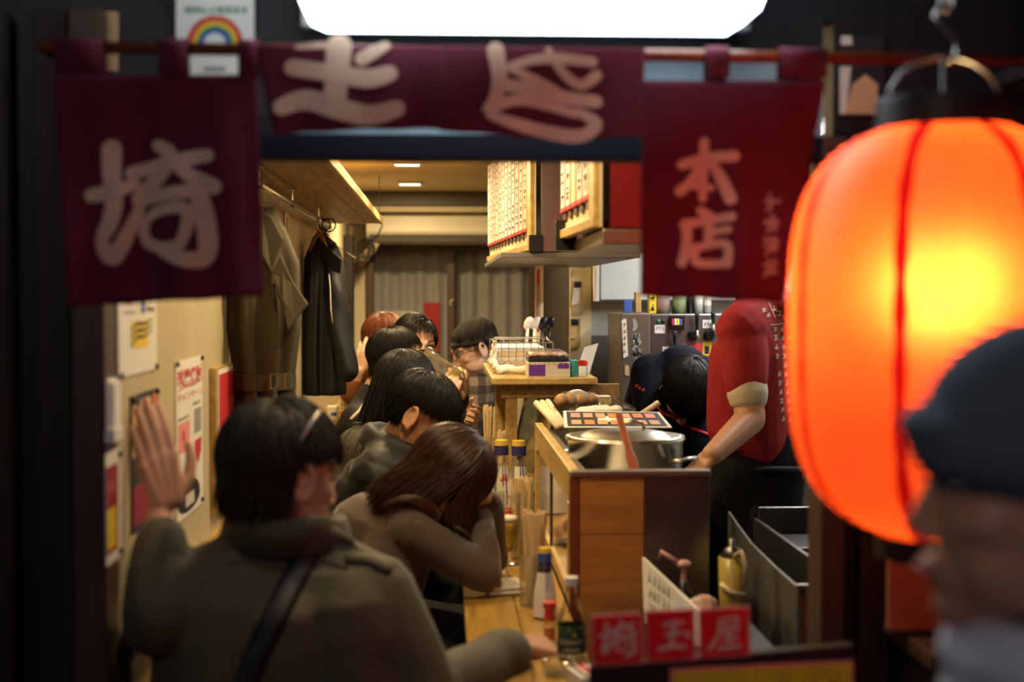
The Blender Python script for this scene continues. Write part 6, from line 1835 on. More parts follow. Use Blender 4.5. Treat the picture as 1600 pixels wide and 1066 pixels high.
# ---------------------------------------------------------------- A: man in olive jacket nearest the entrance
hipA = V((-0.26, 2.44, 0.66))
stool(hipA.x, hipA.y, 0.56, 'black stool under the man in the olive jacket')
A = person('person', (hipA.x, hipA.y, 0), 'man in an olive jacket seen from behind, resting one raised hand on the wall', CUST)
headA = W(444, 742, 2.50); RA = frame(fdir(50, -8), (0.06, 0.05, 1))
neckA = W(446, 862, 2.50)
shLA, shRA = W(300, 930, 2.44), W(588, 930, 2.46)
elLA, wrLA = W(218, 965, 2.36), W(247, 808, 2.47)
elLA.x = max(elLA.x, -0.466); wrLA.x = max(wrLA.x, -0.488)
elRA, wrRA = W(668, 1092, 2.40), W(806, 1012, 2.70)
kL, kR, fL, fR = seated_legs(hipA, R(20), reach=0.36)
body(A, headA, RA, neckA, shLA, shRA, elLA, wrLA, elRA, wrRA, hipA, kL, kR, fL, fR, voxel=0.0036,
     hands=[(wrLA + V((0.016, 0.004, 0.012)), (-0.24, 0.12, 1.0), (0.85, 0.50, 0.2), (-0.5, 0.85, 0.0), dict(curl=(0.10, 0.12, 0.08), spread=0.0, thumb=0.15, s=1.04)),
            (wrRA + V((0.01, 0.012, 0)), (0.72, 0.62, -0.22), (-0.5, 0.7, 0.35), (0.2, 0.1, -1), dict(curl=(0.45, 0.55, 0.4), spread=0.05, thumb=0.6, s=1.0))])
def exA(b):
    # raised collar
    nA = neckA + V((0, 0, 0.012))
    for k in range(20):
        a = 2 * math.pi * k / 20; a2 = 2 * math.pi * (k + 1) / 20
        for dz, r1, th in ((0.0, 0.100, 0.016), (0.018, 0.100, 0.013), (0.034, 0.098, 0.011), (0.044, 0.096, 0.009)):
            p = nA + V((r1 * math.cos(a), r1 * 0.88 * math.sin(a), dz)); q = nA + V((r1 * math.cos(a2), r1 * 0.88 * math.sin(a2), dz))
            b.cone(p, q, th, th, 8)
    b.cone(W(520, 835, 2.44), W(556, 848, 2.44), 0.012, 0.005, 8)
    for w_, e_ in ((wrLA, elLA), (wrRA, elRA)):
        d = (e_ - w_).normalized(); b.cone(w_ + d * 0.046, w_ + d * 0.085, 0.048, 0.052, 16)
jackA = top(A, neckA, shLA, shRA, hipA, [(shLA, elLA, wrLA + (elLA - wrLA) * 0.24), (shRA, elRA, wrRA + (elRA - wrRA) * 0.24)], 'olive', rc=0.125, rw=0.15, rsh=0.088, rel=0.062, rwr=0.047, voxel=0.007, smit=3, amp=0.011, f=20, seed=5, extra=exA, neckr=0.085)
b = MB()
cr = []
for dz, r1 in ((-0.012, 0.122), (0.045, 0.108), (0.050, 0.104), (0.045, 0.100), (-0.010, 0.108)):
    cr.append([neckA + V((r1 * math.cos(a), 0.90 * r1 * math.sin(a), 0.012 + dz - 0.012 * math.sin(a) + 0.004 * math.sin(5 * a))) for a in [2 * math.pi * k / 40 for k in range(40)]])
b.rings(cr, False, True); b.build('collar', 'olive', A, smooth=True)
bvA = bvh_of(jackA)
def on_cloth(bv, px, py, off):
    d = ray(px, py).normalized(); h = bv.ray_cast(EYE, d)
    return (h[0] + h[1] * off, h[1]) if h[0] is not None else (None, None)
def laid_band(root, bv, path, wpx, name, m, th=0.0025, sub=7):
    pts = []
    for i in range(len(path) - 1):
        for k in range(sub):
            t = k / sub; pts.append(V(path[i]) * (1 - t) + V(path[i + 1]) * t)
    pts.append(V(path[-1])); rows = []
    for i, p in enumerate(pts):
        t = (pts[min(i + 1, len(pts) - 1)] - pts[max(i - 1, 0)]).normalized(); nn = V((-t.y, t.x))
        row = []
        for u in (-1, -0.4, 0.4, 1):
            q = p + nn * u * wpx / 2; h, no = on_cloth(bv, q.x, q.y, 0.0015 + th * (1 if abs(u) < 1 else 0))
            row.append(h)
        if all(h is not None for h in row): rows.append(row)
    b = MB(); b.add([p for r_ in rows for p in r_], [(i * 4 + k, i * 4 + k + 1, i * 4 + 5 + k, i * 4 + 4 + k) for i in range(len(rows) - 1) for k in range(3)])
    o = b.build(name, m, root, smooth=True)
    md = o.modifiers.new('th', 'SOLIDIFY'); md.thickness = th; md.offset = 1
    return o
laid_band(A, bvA, [(482, 862), (452, 920), (420, 985), (396, 1035), (380, 1085)], 36, 'shoulder_strap', 'strap_black', 0.004)
laid_band(A, bvA, [(540, 872), (578, 876), (610, 892)], 14, 'shoulder_tab', 'olive', 0.003)
laid_band(A, bvA, [(352, 880), (420, 872), (500, 872), (545, 890)], 2.5, 'collar_seam', 'olive', 0.001)
trousers(A, hipA, kL, kR, fL, fR)
hair(A, headA, RA, 1.05, 5600, 0.10, 'hair_soft', seed=2, hang=0.22, front=0.50, side=-0.02, back=-0.80, rad=0.0017, steps=7, lift=1.04, lenf=lambda d: np.where((d[:, 2] < 0.45) & (d[:, 1] > -0.30), 0.016, short(0.070, 0.03, 0.075, 0.06)(d)))
L = lambda x, y, z: headA + RA @ V((x, y, z)) * 1.08
b = MB()
b.tube([W(500, 642, 2.445), W(487, 660, 2.425), W(475, 679, 2.408), W(466, 702, 2.402)], [0.003, 0.0045, 0.004, 0.003], 8)
b.build('glasses', 'steel_brushed', A, smooth=True)
face_parts(A, headA, RA, 1.0)

# ---------------------------------------------------------------- B: woman with brown hair, head in her hands
hipB = V((-0.22, 3.38, 0.67))
stool(hipB.x, hipB.y, 0.56, 'black stool under the brown haired woman')
Bp = person('person', (hipB.x, hipB.y, 0), 'woman with long brown hair in a taupe sweater leaning on her elbow at the counter', CUST)
headB = W(704, 748, 3.34); RB = frame(fdir(66, -40), (0.35, 0.1, 1))
neckB = W(628, 800, 3.36)
shRB, shLB = W(640, 832, 3.25), W(590, 812, 3.50)
elRB, wrRB = W(754, 895, 3.27), W(748, 800, 3.40)
elLB, wrLB = V((0.12, 3.52, 0.845)), W(765, 790, 3.42)
kL, kR, fL, fR = seated_legs(hipB, R(75), reach=0.38)
body(Bp, headB, RB, neckB, shLB, shRB, elLB, wrLB, elRB, wrRB, hipB, kL, kR, fL, fR, m='skin_pale', ears=False, hs=0.94, s=0.9,
     hands=[(wrRB, (-0.3, 0.1, 1), (0, -0.4, 0.4), (-0.8, 0.5, 0), dict(curl=(0.3, 0.4, 0.3), s=0.92)), (wrLB, (-0.4, -0.1, 1), (0, -0.5, 0.3), (-0.8, 0, -0.2), dict(curl=(0.3, 0.4, 0.3), s=0.92))])
def exB(b):
    b.cone(W(575, 838, 3.36), hipB + V((-0.03, 0, 0.02)), 0.105, 0.125, 18)
swB = top(Bp, neckB, shLB, shRB, hipB, [(shRB, elRB, wrRB), (shLB, elLB, wrLB)], 'sweater', name='sweater', rc=0.092, rw=0.105, rsh=0.060, rel=0.045, rwr=0.036, amp=0.005, f=34, seed=3, voxel=0.006, extra=exB, neckr=0.06)
MB().tube([W(580, 764, 3.52), W(552, 788, 3.48), W(528, 818, 3.44), W(512, 850, 3.42), W(508, 900, 3.40)], [0.004] * 5, 8).build('bag_strap', 'trench', Bp, smooth=True)
trousers(Bp, hipB, kL, kR, fL, fR)
cB = [(tuple(shRB), 0.088), (tuple(shLB), 0.088), (tuple(neckB), 0.085), (tuple(neckB * 0.6 + hipB * 0.4), 0.115), (tuple((shRB + elRB) / 2), 0.065)]
hair(Bp, headB, RB, 0.97, 5200, 0.26, 'hair_brown', seed=5, hang=0.55, front=0.42, side=-0.72, back=-0.75, rad=0.0019, steps=13, coll=cB, lift=1.04, puff=0.08, part=(0.0, 0.10, 0.99), lenf=lambda d: np.where(d[:, 1] > 0.2, 0.20, np.where(d[:, 1] < -0.3, 0.18, 0.22)) - 0.04 * (d[:, 2] < 0), wind=lambda d: np.where((d[:, 1] < 0.15)[:, None], np.array([-1.15, -0.15, 0.25]), np.array([0.05, -0.05, 0])))

# ---------------------------------------------------------------- C: man in dark padded jacket
hipC = V((-0.27, 3.98, 0.68))
stool(hipC.x, hipC.y, 0.57, 'black stool under the man in the dark padded jacket')
Cp = person('person', (hipC.x, hipC.y, 0), 'black haired man in a dark grey padded jacket bending over the counter', CUST)
headC = W(660, 650, 3.93); RC = frame(fdir(100, -32), (0.15, 0, 1))
neckC = W(622, 698, 3.96)
shRC, shLC = W(590, 745, 3.82), W(640, 715, 4.15)
elRC, wrRC = W(650, 850, 3.76), W(735, 800, 3.95)
elLC, wrLC = V((0.08, 4.18, 0.85)), V((0.15, 4.05, 0.86))
kL, kR, fL, fR = seated_legs(hipC, R(70), reach=0.38)
body(Cp, headC, RC, neckC, shLC, shRC, elLC, wrLC, elRC, wrRC, hipC, kL, kR, fL, fR,
     hands=[(wrRC, (0.9, 0.2, -0.1), (0, 0.6, 0.6), (0, 0, -1), dict(curl=(0.4, 0.5, 0.4))), (wrLC, (0.8, -0.4, -0.1), (0, -0.6, 0.6), (0, 0, -1), dict(curl=(0.4, 0.5, 0.4)))])
def exC(b):
    # thick turned-up collar
    ax = ((headC - neckC).normalized() * 0.5 + V((0, 0, 0.6))).normalized(); x = ax.orthogonal().normalized(); y = ax.cross(x)
    for k in range(16):
        a, a2 = 2 * math.pi * k / 16, 2 * math.pi * (k + 1) / 16
        p = neckC + (x * math.cos(a) + y * math.sin(a)) * 0.088; q = neckC + (x * math.cos(a2) + y * math.sin(a2)) * 0.088
        b.cone(p + ax * 0.0, q + ax * 0.0, 0.026, 0.026, 8); b.cone(p + ax * 0.022, q + ax * 0.022, 0.020, 0.020, 8)
def quilt(co, no):
    ax = np.array((V(hipC) - V(neckC)).normalized())
    d = np.abs(np.sin((co @ ax) * 42.0))
    return wrinkle(0.002, 30, 7)(co, no) + no * (0.008 * (d ** 0.5 - 0.6))[:, None]
jk = top(Cp, neckC, shLC, shRC, hipC, [(shRC, elRC, wrRC), (shLC, elLC, wrLC)], 'puffer', rc=0.115, rw=0.125, rsh=0.088, rel=0.066, rwr=0.05, amp=0.005, f=36, seed=8, voxel=0.007, extra=exC, neckr=0.08)
n = len(jk.data.vertices); co = np.empty(n * 3); jk.data.vertices.foreach_get('co', co); no = np.empty(n * 3); jk.data.vertex_normals.foreach_get('vector', no)
co = co.reshape(-1, 3) + np.array(ORG[jk]); no = no.reshape(-1, 3)
co = quilt(co, no) - np.array(ORG[jk]); jk.data.vertices.foreach_set('co', co.reshape(-1)); jk.data.update()
trousers(Cp, hipC, kL, kR, fL, fR)
hair(Cp, headC, RC, 1.0, 4600, 0.095, 'hair_black', seed=9, hang=0.26, front=0.48, side=0.12, back=-0.75, rad=0.0016, steps=7, lift=1.0, lenf=short(0.085, 0.018, 0.04, 0.06))

# ---------------------------------------------------------------- D: woman with long straight black hair
hipD = V((-0.30, 4.55, 0.69))
stool(hipD.x, hipD.y, 0.58, 'black stool under the woman with long black hair')
D = person('person', (hipD.x, hipD.y, 0), 'woman with long straight black hair in a grey tweed coat', CUST)
headD = W(634, 606, 4.5); RD = frame(fdir(52, -12), (0.1, 0, 1))
neckD = W(602, 660, 4.52)
shRD, shLD = W(560, 700, 4.42), W(640, 690, 4.68)
elRD, wrRD = W(640, 800, 4.40), W(720, 770, 4.55)
elLD, wrLD = V((0.02, 4.80, 0.88)), V((0.12, 4.68, 0.86))
kL, kR, fL, fR = seated_legs(hipD, R(70), reach=0.36)
body(D, headD, RD, neckD, shLD, shRD, elLD, wrLD, elRD, wrRD, hipD, kL, kR, fL, fR, m='skin_pale', ears=False, hs=0.95, s=0.9,
     hands=[(wrRD, (0.9, 0.2, -0.1), (0, 0.6, 0.6), (0, 0, -1), dict(curl=(0.4, 0.5, 0.4), s=0.9)), (wrLD, (0.8, -0.4, -0.1), (0, -0.6, 0.6), (0, 0, -1), dict(curl=(0.4, 0.5, 0.4), s=0.9))])
top(D, neckD, shLD, shRD, hipD, [(shRD, elRD, wrRD), (shLD, elLD, wrLD)], 'tweed', name='coat', rc=0.105, rw=0.115, rsh=0.076, rel=0.056, rwr=0.044, amp=0.004, f=36, seed=12)
trousers(D, hipD, kL, kR, fL, fR)
cD = [(tuple(shRD), 0.080), (tuple(shLD), 0.080), (tuple(neckD), 0.075), (tuple(neckD * 0.6 + hipD * 0.4), 0.11)]
hair(D, headD, RD, 0.98, 4600, 0.34, 'hair_black', seed=15, hang=0.75, front=0.45, side=-0.70, back=-0.75, rad=0.0018, steps=12, coll=cD, lift=1.03, puff=0.06, wind=(-0.30, -0.05, 0), lenf=lambda d: 0.30 + 0.06 * d[:, 2])

# ---------------------------------------------------------------- E: young man drinking
hipE = V((-0.32, 5.12, 0.70))
stool(hipE.x, hipE.y, 0.59, 'black stool under the young man who is drinking')
E_p = person('person', (hipE.x, hipE.y, 0), 'young man with a black bowl haircut drinking from a tilted glass', CUST)
headE = W(622, 562, 5.1); RE = frame(fdir(98, 3), (0.0, 0, 1))
neckE = W(592, 610, 5.12)
shRE, shLE = W(560, 660, 5.0), W(610, 640, 5.3)
elRE, wrRE = W(650, 690, 4.98), W(698, 630, 4.98)
elLE, wrLE = V((-0.02, 5.4, 0.98)), W(720, 616, 5.2)
kL, kR, fL, fR = seated_legs(hipE, R(85), reach=0.36)
gA, gB = W(668, 562, 5.06), W(720, 596, 5.06); gd = (gB - gA).normalized()
body(E_p, headE, RE, neckE, shLE, shRE, elLE, wrLE, elRE, wrRE, hipE, kL, kR, fL, fR, m='skin_pale', voxel=0.004,
     hands=[(wrRE, (0.25, 0.35, 0.9), (-0.7, 0.2, 0.3), (0.2, 0.9, -0.1), dict(curl=(0.7, 0.9, 0.6), s=0.95, thumb=0.9)), (wrLE, (-0.15, -0.3, 0.9), (-0.7, -0.2, 0.3), (-0.2, -0.9, 0), dict(curl=(0.7, 0.9, 0.6), s=0.95, thumb=0.9))])
ctE = top(E_p, neckE, shLE, shRE, hipE, [(shRE, elRE, wrRE + (elRE - wrRE) * 0.15), (shLE, elLE, wrLE + (elLE - wrLE) * 0.15)], 'coat_black', name='coat', rc=0.105, rw=0.115, rsh=0.078, rel=0.056, rwr=0.046, amp=0.005, f=36, seed=14)
laid_band(E_p, bvh_of(ctE), [(582, 606), (574, 624), (562, 642), (548, 656)], 4, 'lining_edge', 'shirt_white', 0.002)
trousers(E_p, hipE, kL, kR, fL, fR)
bowl = short(0.090, 0.04, 0.06, 0.022)
hair(E_p, headE, RE, 0.97, 4600, 0.125, 'hair_black', seed=21, hang=0.34, front=0.42, side=-0.02, back=-0.68, rad=0.0016, steps=8, lift=1.01, puff=0.04, lenf=bowl)
face_parts(E_p, headE, RE, 1.0)
# the glass he holds
t = thing('beer_glass', gB, 'tilted clear beer glass at the mouth of the drinking young man', 'glass', 'beer glasses held by the customers')
axg = frame(V((0, 1, 0.0)), -gd)          # up = towards the mouth
L_ = (gB - gA).length; rot = Matrix((axg.col[0], axg.col[1], axg.col[2])).transposed()
up = -gd; xx = up.orthogonal().normalized(); yy = up.cross(xx); rot = Matrix((xx, yy, up)).transposed()
MB().lathe([(0.001, 0), (0.031, 0), (0.031, 0.006), (0.032, 0.012), (0.044, L_ + 0.02), (0.042, L_ + 0.02), (0.030, 0.014), (0.001, 0.013)], gB, 28, rot=rot, cap=False).build('glass', 'glass_thin', t, smooth=True)
MB().lathe([(0.001, 0.015), (0.026, 0.016), (0.029, 0.05), (0.001, 0.05)], gB, 24, rot=rot).build('beer', 'beer', t, smooth=True)
b = MB(); scribble(b, -0.012, L_ * 0.62, 0.024, 0.022, lambda u, v: gB + rot @ V((0.0415 * math.cos(u / 0.040 + 4.4), 0.0415 * math.sin(u / 0.040 + 4.4), v)), rnd, 0.003); b.build('printed_mark', 'print_red', t)

# ---------------------------------------------------------------- F: man facing the camera behind E
hipF = V((-0.22, 6.0, 0.70))
stool(hipF.x, hipF.y, 0.59, 'black stool under the man facing the entrance')
F_p = person('person', (hipF.x, hipF.y, 0), 'man with parted black hair facing the entrance behind the drinking man', CUST)
headF = W(648, 540, 5.75); RF = frame(fdir(158, -4), (0.12, 0, 1))
neckF = W(634, 590, 5.80)
shLF, shRF = W(690, 622, 5.75), W(585, 622, 5.92)
elLF, wrLF = W(705, 690, 5.65), W(722, 650, 5.5)
elRF, wrRF = W(565, 690, 5.85), W(600, 690, 5.65)
kL, kR, fL, fR = seated_legs(hipF, R(120), reach=0.30)
body(F_p, headF, RF, neckF, shLF, shRF, elLF, wrLF, elRF, wrRF, hipF, kL, kR, fL, fR, m='skin_pale', voxel=0.004,
     hands=[(wrLF, (0.5, -0.7, 0), (0.3, 0.2, 0.9), (-0.5, -0.3, 0), dict(curl=(0.5, 0.6, 0.4))), (wrRF, (0.6, -0.6, 0), (0.3, 0.2, 0.9), (0, 0, -1), dict(curl=(0.5, 0.6, 0.4)))])
top(F_p, neckF, shLF, shRF, hipF, [(shRF, elRF, wrRF), (shLF, elLF, wrLF)], 'coat_black', name='jumper', rc=0.10, rw=0.11, seed=16)
trousers(F_p, hipF, kL, kR, fL, fR)
hair(F_p, headF, RF, 1.0, 2400, 0.105, 'hair_black', seed=25, lenf=short(0.10, 0.035, 0.05, 0.05), hang=0.3, front=0.55, side=-0.05, back=-0.6, rad=0.0018, steps=8, lift=1.05, part=(-0.45, 0.35, 0.85))
face_parts(F_p, headF, RF, 1.0)

# ---------------------------------------------------------------- G: person with red-brown hair at the back left
hipG = V((-0.22, 6.60, 0.70))
stool(hipG.x, hipG.y, 0.59, 'black stool under the red haired person at the back')
G = person('person', (hipG.x, hipG.y, 0), 'person with red brown hair in a rust sleeve leaning on a hand at the back', CUST)
headG = W(603, 535, 6.45); RG = frame(fdir(120, -18), (0, 0, 1))
neckG = W(592, 585, 6.5)
shLG, shRG = W(620, 615, 6.42), W(562, 612, 6.62)
elRG, wrRG = W(538, 612, 6.40), W(556, 585, 6.35)
elLG, wrLG = W(650, 660, 6.3), W(668, 640, 6.2)
elRG = W(545, 615, 6.32); wrRG = W(561, 580, 6.30)
kL, kR, fL, fR = seated_legs(hipG, R(168), reach=0.30)
body(G, headG, RG, neckG, shLG, shRG, elLG, wrLG, elRG, wrRG, hipG, kL, kR, fL, fR, m='skin_pale',
     hands=[(wrRG, (0.25, 0.1, 0.95), (0.7, 0, 0.2), (0.5, 0.5, 0), dict(curl=(0.3, 0.4, 0.3))), (wrLG, (0.8, -0.5, 0), (0, 0.3, 0.8), (0, 0, -1), dict(curl=(0.5, 0.6, 0.4)))])
top(G, neckG, shLG, shRG, hipG, [(shRG, elRG, elRG * 0.55 + wrRG * 0.45), (shLG, elLG, wrLG)], 'rust_sleeve', name='jumper', rc=0.10, rw=0.11, rel=0.045, rwr=0.040, seed=17)
trousers(G, hipG, kL, kR, fL, fR)
hair(G, headG, RG, 1.02, 1600, 0.12, 'hair_red', seed=28, lenf=short(0.10, 0.04, 0.06, 0.05), hang=0.3, front=0.45, side=-0.1, back=-0.6, rad=0.0032, steps=8, lift=1.06)
face_parts(G, headG, RG, 1.0)

# ---------------------------------------------------------------- H: man in a dark knit hat and plaid shirt
hipH = V((0.10, 6.62, 0.72))
stool(hipH.x, hipH.y, 0.61, 'black stool under the man in the plaid shirt')
H_p = person('person', (hipH.x, hipH.y, 0), 'man in a dark knit cap, glasses and plaid shirt facing left at the back', CUST)
headH = W(741, 545, 6.2); RH = frame(fdir(-104, -20), (-0.05, 0, 1))
neckH = W(750, 590, 6.26)
shLH, shRH = W(742, 612, 6.15), W(752, 610, 6.45)
elLH, wrLH = W(730, 690, 6.10), W(700, 655, 6.0)
elRH, wrRH = W(722, 690, 6.45), W(700, 662, 6.25)
kL, kR, fL, fR = seated_legs(hipH, R(-172), reach=0.30)
body(H_p, headH, RH, neckH, shLH, shRH, elLH, wrLH, elRH, wrRH, hipH, kL, kR, fL, fR, m='skin_pale', voxel=0.004,
     hands=[(wrLH, (-0.8, -0.2, 0), (0, -0.2, 0.9), (0, 0.8, 0), dict(curl=(0.4, 0.5, 0.4))), (wrRH, (-0.8, -0.3, 0), (0, -0.2, 0.9), (0, -0.8, 0), dict(curl=(0.4, 0.5, 0.4)))])
top(H_p, neckH, shLH, shRH, hipH, [(shRH, elRH, wrRH), (shLH, elLH, wrLH)], 'plaid', name='shirt', rc=0.105, rw=0.115, rsh=0.078, rel=0.058, amp=0.005, f=38, seed=18, voxel=0.007)
trousers(H_p, hipH, kL, kR, fL, fR)
L = lambda x, y, z: headH + RH @ V((x, y, z))
b = MB(); b.ell(L(0, -0.020, 0.052), (0.084, 0.104, 0.080), rot=RH, n=24, m=16)
for k in range(20):
    a, a2 = 2 * math.pi * k / 20, 2 * math.pi * (k + 1) / 20
    b.cone(L(0.078 * math.cos(a), -0.014 + 0.098 * math.sin(a), 0.030 + 0.012 * math.sin(a)), L(0.078 * math.cos(a2), -0.014 + 0.098 * math.sin(a2), 0.030 + 0.012 * math.sin(a2)), 0.012, 0.012, 8)
b.build('knit_cap', 'beanie', H_p, voxel=0.005, smit=3, post=wrinkle(0.003, 60, 2))
face_parts(H_p, headH, RH, 1.0, glasses=True)
hair(H_p, headH, RH, 1.0, 500, 0.05, 'hair_black', seed=30, hang=0.5, front=0.9, side=-0.1, back=-0.55, rad=0.003, steps=5, name='hair')

# ---------------------------------------------------------------- I: cook in the red T-shirt
I_p = person('person', (0.93, 4.40, 0), 'standing cook in a dark red printed T-shirt and apron beside the red lantern')
headI = W(1190, 385, 4.36); RI = frame(fdir(-62, -25), (0, 0, 1))
neckI = W(1192, 452, 4.38)
shLI, shRI = W(1158, 515, 4.22), W(1225, 505, 4.62)
elLI, wrLI = W(1172, 655, 4.16), W(1112, 712, 4.02)
elRI, wrRI = W(1180, 660, 4.68), W(1100, 720, 4.45)
hipI = V((0.955, 4.42, 0.98))
kneeL, kneeR = V((0.92, 4.34, 0.52)), V((0.93, 4.54, 0.52)); footL, footR = V((0.94, 4.33, 0.09)), V((0.95, 4.56, 0.09))
body(I_p, headI, RI, neckI, shLI, shRI, elLI, wrLI, elRI, wrRI, hipI, kneeL, kneeR, footL, footR, voxel=0.0045, s=1.12,
     hands=[(wrLI, (-0.72, -0.3, -0.6), (-0.3, 0.9, 0.3), (-0.3, 0.3, -0.9), dict(curl=(0.5, 0.6, 0.4))), (wrRI, (-0.75, -0.1, -0.6), (-0.3, -0.8, 0.3), (0, 0, -1), dict(curl=(0.5, 0.6, 0.4)))],
     extra=lambda b: b.limb([shLI, elLI, wrLI], [0.052, 0.046, 0.031]))
cuffL = shLI * 0.42 + elLI * 0.58; cuffR = shRI * 0.42 + elRI * 0.58
def exI(b):
    b.ell(neckI + V((0.03, 0, -0.05)), (0.10, 0.15, 0.05)); b.cone(shRI, neckI + V((0, 0, -0.04)), 0.085, 0.074, 16); b.cone(shLI, neckI + V((0.02, 0, -0.04)), 0.080, 0.074, 16)
    b.cone(W(1150, 560, 4.32), W(1152, 672, 4.34), 0.085, 0.095, 18); b.cone(W(1210, 540, 4.42), W(1212, 690, 4.42), 0.115, 0.10, 18)
tsI = top(I_p, neckI, shLI, shRI, W(1188, 682, 4.42), [(shLI, shLI * 0.5 + cuffL * 0.5, cuffL), (shRI, shRI * 0.5 + cuffR * 0.5, cuffR)], 'shirt_red', name='t_shirt', rc=0.105, rw=0.105, rsh=0.080, rel=0.073, rwr=0.067, amp=0.007, f=22, seed=22, voxel=0.006, extra=exI, smit=6)
for c_, e_, sh in ((cuffL, elLI, shLI), (cuffR, elRI, shRI)):
    d = (e_ - sh).normalized(); MB().cone(c_ - d * 0.01, c_ + d * 0.040, 0.060, 0.062, 20).build('undershirt_cuff', 'shirt_white', I_p, voxel=0.006, smit=2)
bvI = bvh_of(tsI)
def shirt_print(bv, root, items, m='shirt_white', name='back_print'):
    b = MB(); rd = random.Random(41)
    def pl(x, y):
        h, no = on_cloth(bv, x, y, 0.0022)
        return h if h is not None else W(x, y, 4.4)
    for it in items:
        scribble(b, *it, pl, rd, it[4] if False else 1.6) if False else None
    return b, pl, rd
b, plI, rdI = shirt_print(bvI, I_p, [])
for k, (x, y, w_, h_) in enumerate([(1190, 482, 7, 7), (1197, 489, 6, 7), (1206, 478, 9, 9), (1213, 485, 9, 9)]):
    scribble(b, x, y + h_, w_, -h_, plI, rdI, 1.3)
stroke(b, [(1201, 474), (1210, 496)], 1.4, plI, 3)
for c_ in range(3):
    x0 = 1207 + c_ * 11
    for k in range(11):
        if rdI.random() < 0.85:
            scribble(b, x0 + k * 1.3, 511 + k * 14 + 8, 6.5, -9, plI, rdI, 1.0); scribble(b, x0 + k * 1.3 + 1, 511 + k * 14 + 8, 5, -8, plI, rdI, 0.9)
stroke(b, [(1204, 508), (1218, 506), (1232, 502)], 1.2, plI, 3)
b.build('back_print', 'shirt_white', I_p)
b = MB(); b.limb([W(1188, 712, 4.42), V((0.95, 4.42, 0.60))], [0.145, 0.17], 22); b.limb([W(1165, 720, 4.38), V((0.87, 4.4, 0.6))], [0.12, 0.13], 18)
apI = b.build('apron', 'apron', I_p, voxel=0.009, smit=4, post=wrinkle(0.006, 22, 31))
b = MB(); cc = W(1186, 726, 4.42)
b.tube([cc + V((0.165 * math.cos(a), 0.155 * math.sin(a), 0.004 * math.sin(3 * a))) for a in [2 * math.pi * k / 28 for k in range(28)]], 0.010, 8, close=True)
b.build('apron_string', 'strap_black', I_p, smooth=True)
trousers(I_p, hipI - V((0, 0, 0.06)), kneeL, kneeR, footL, footR, m='denim', hr=0.14, kr=0.095, fr=0.075)
hair(I_p, headI, RI, 1.04, 900, 0.07, 'hair_black', seed=33, hang=0.4, front=0.5, side=0.0, back=-0.6, rad=0.0032, steps=6, lift=1.04)
face_parts(I_p, headI, RI)

# ---------------------------------------------------------------- J: second cook bending over
J_p = person('person', (0.86, 5.28, 0), 'second cook in a navy top with a red stripe bending down with head lowered')
headJ = W(1073, 612, 4.88); RJ = frame((-0.15, -0.28, -0.95), (0.05, -0.85, 0.35))
neckJ = W(1066, 572, 5.02)
shLJ, shRJ = W(1112, 590, 5.02), W(1018, 585, 5.05)
elLJ, wrLJ = W(1108, 700, 4.86), W(1075, 770, 4.80)
elRJ, wrRJ = W(1024, 700, 4.86), W(1040, 770, 4.80)
hipJ = V((0.86, 5.38, 0.98)); kneeL, kneeR = V((0.95, 5.28, 0.50)), V((0.77, 5.28, 0.50)); footL, footR = V((0.95, 5.35, 0.09)), V((0.77, 5.35, 0.09))
body(J_p, headJ, RJ, neckJ, shLJ, shRJ, elLJ, wrLJ, elRJ, wrRJ, hipJ, kneeL, kneeR, footL, footR,
     hands=[(wrLJ, (-0.2, -0.1, -1), (0, -1, 0), (-1, 0, 0), dict(curl=(0.4, 0.5, 0.4))), (wrRJ, (0.2, -0.1, -1), (0, -1, 0), (1, 0, 0), dict(curl=(0.4, 0.5, 0.4)))])
def exJ(b):
    b.ell(neckJ + V((0, 0.012, 0.008)), (0.088, 0.085, 0.068))
    b.cone(neckJ + V((0, 0.02, -0.02)), neckJ * 0.6 + headJ * 0.4, 0.085, 0.066, 16)
    b.cone(W(1040, 600, 5.08), W(1045, 720, 5.20), 0.10, 0.115, 18); b.cone(W(1085, 600, 5.08), W(1088, 720, 5.20), 0.10, 0.115, 18)
tsJ = top(J_p, neckJ, shLJ, shRJ, hipJ, [(shLJ, shLJ * 0.4 + elLJ * 0.6, elLJ), (shRJ, shRJ * 0.4 + elRJ * 0.6, elRJ)], 'shirt_navy', name='top', rc=0.11, rw=0.115, rsh=0.085, rel=0.075, rwr=0.066, amp=0.005, f=26, seed=27, extra=exJ, voxel=0.007)
bvJ = bvh_of(tsJ)
laid_band(J_p, bvJ, [(1022, 628), (1034, 646), (1050, 652), (1068, 664), (1088, 672), (1108, 680)], 3.5, 'red_stripe', 'print_red', 0.002)
b = MB()
def plJ(x, y):
    h, no_ = on_cloth(bvJ, x, y, 0.002); return h if h is not None else W(x, y, 5.0)
for k in range(3):
    scribble(b, 993 + 5 * k, 606 + 3 * k, 5, -6, plJ, rnd, 1.2)
b.build('sleeve_print', 'print_red', J_p)
trousers(J_p, hipJ, kneeL, kneeR, footL, footR)
hair(J_p, headJ, RJ, 1.0, 3600, 0.085, 'hair_black', seed=35, lenf=short(0.10, 0.035, 0.05, 0.09), part=(0.1, -0.85, 0.5), hang=0.10, front=0.45, side=-0.05, back=-0.55, rad=0.0016, steps=7, lift=1.05)

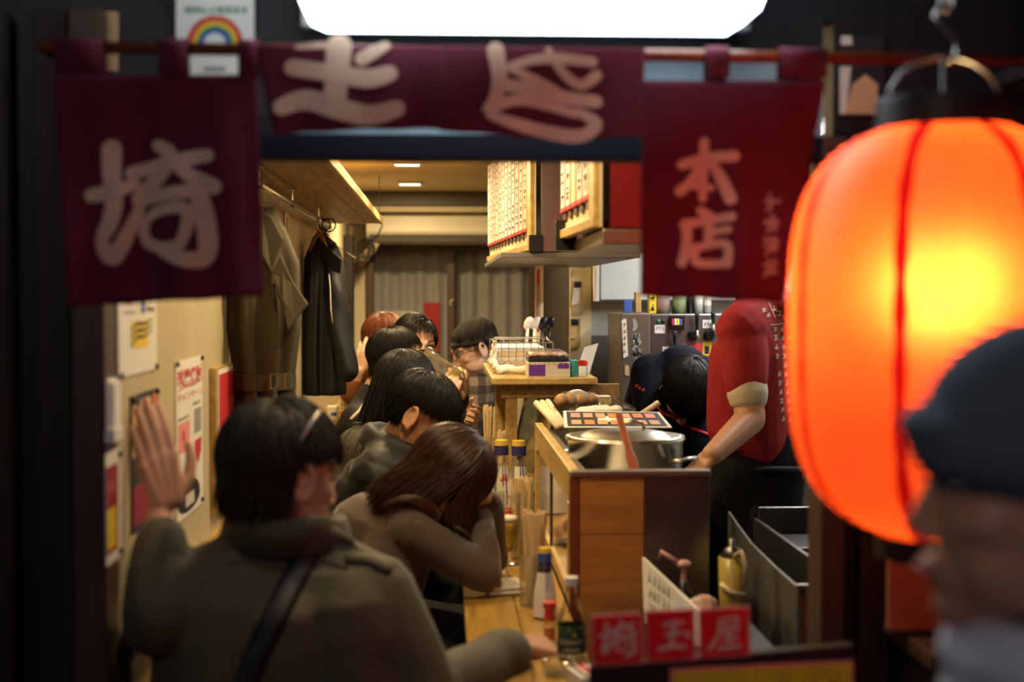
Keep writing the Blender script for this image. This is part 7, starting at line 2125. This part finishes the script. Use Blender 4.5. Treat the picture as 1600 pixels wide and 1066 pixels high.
# ---------------------------------------------------------------- K: passer-by in the foreground
hK = W(1648, 772, 1.13)
K_p = person('person', (hK.x + 0.02, hK.y + 0.02, 0), 'passer-by in a dark blue grey cap and pale scarf close before the lantern')
RK = frame(fdir(-78, 5), (0, 0, 1))
neckK = V((hK.x + 0.035, hK.y, hK.z - 0.19)); shLK = neckK + V((0.02, -0.19, -0.07)); shRK = neckK + V((0.02, 0.19, -0.07))
elLK, wrLK = shLK + V((0.02, -0.04, -0.29)), shLK + V((-0.02, -0.03, -0.53)); elRK, wrRK = shRK + V((0.02, 0.04, -0.29)), shRK + V((-0.02, 0.03, -0.53))
hipK = V((neckK.x + 0.03, neckK.y, neckK.z - 0.52)); kLk, kRk = V((hipK.x - 0.03, hipK.y - 0.09, 0.42)), V((hipK.x - 0.01, hipK.y + 0.09, 0.42)); fLk, fRk = V((hipK.x + 0.02, hipK.y - 0.09, 0.09)), V((hipK.x + 0.02, hipK.y + 0.09, 0.09))
body(K_p, hK, RK, neckK, shLK, shRK, elLK, wrLK, elRK, wrRK, hipK, kLk, kRk, fLk, fRk, hands=[(wrLK, (0, 0, -1), (-1, 0, 0), (0, 1, 0), dict()), (wrRK, (0, 0, -1), (-1, 0, 0), (0, -1, 0), dict())])
top(K_p, neckK, shLK, shRK, hipK, [(shLK, elLK, wrLK), (shRK, elRK, wrRK)], 'coat_black', name='coat', rc=0.12, rw=0.13, seed=40)
trousers(K_p, hipK, kLk, kRk, fLk, fRk)
L = lambda x, y, z: hK + RK @ V((x, y, z))
b = MB(); b.ell(L(0, -0.008, 0.058), (0.092, 0.118, 0.088), rot=RK, n=24, m=16)
b.ell(L(0, 0.088, 0.046), (0.060, 0.042, 0.020), rot=RK); b.ell(L(0, 0.010, 0.036), (0.089, 0.114, 0.058), rot=RK)
b.build('cap', 'street_cap', K_p, voxel=0.006, smit=3, post=wrinkle(0.002, 40, 3))
b = MB()
for k in range(18):
    a, a2 = 2 * math.pi * k / 18, 2 * math.pi * (k + 1) / 18
    for dz in (0, 0.045):
        b.cone(neckK + V((0.092 * math.cos(a), 0.092 * math.sin(a), 0.012 + dz)), neckK + V((0.092 * math.cos(a2), 0.092 * math.sin(a2), 0.012 + dz)), 0.034, 0.034, 8)
b.build('scarf', 'scarf', K_p, voxel=0.008, smit=4, post=wrinkle(0.005, 50, 4))
face_parts(K_p, hK, RK)
hair(K_p, hK, RK, 1.0, 500, 0.05, 'hair_black', seed=44, hang=0.5, front=0.9, side=-0.05, back=-0.5, rad=0.003, steps=5)
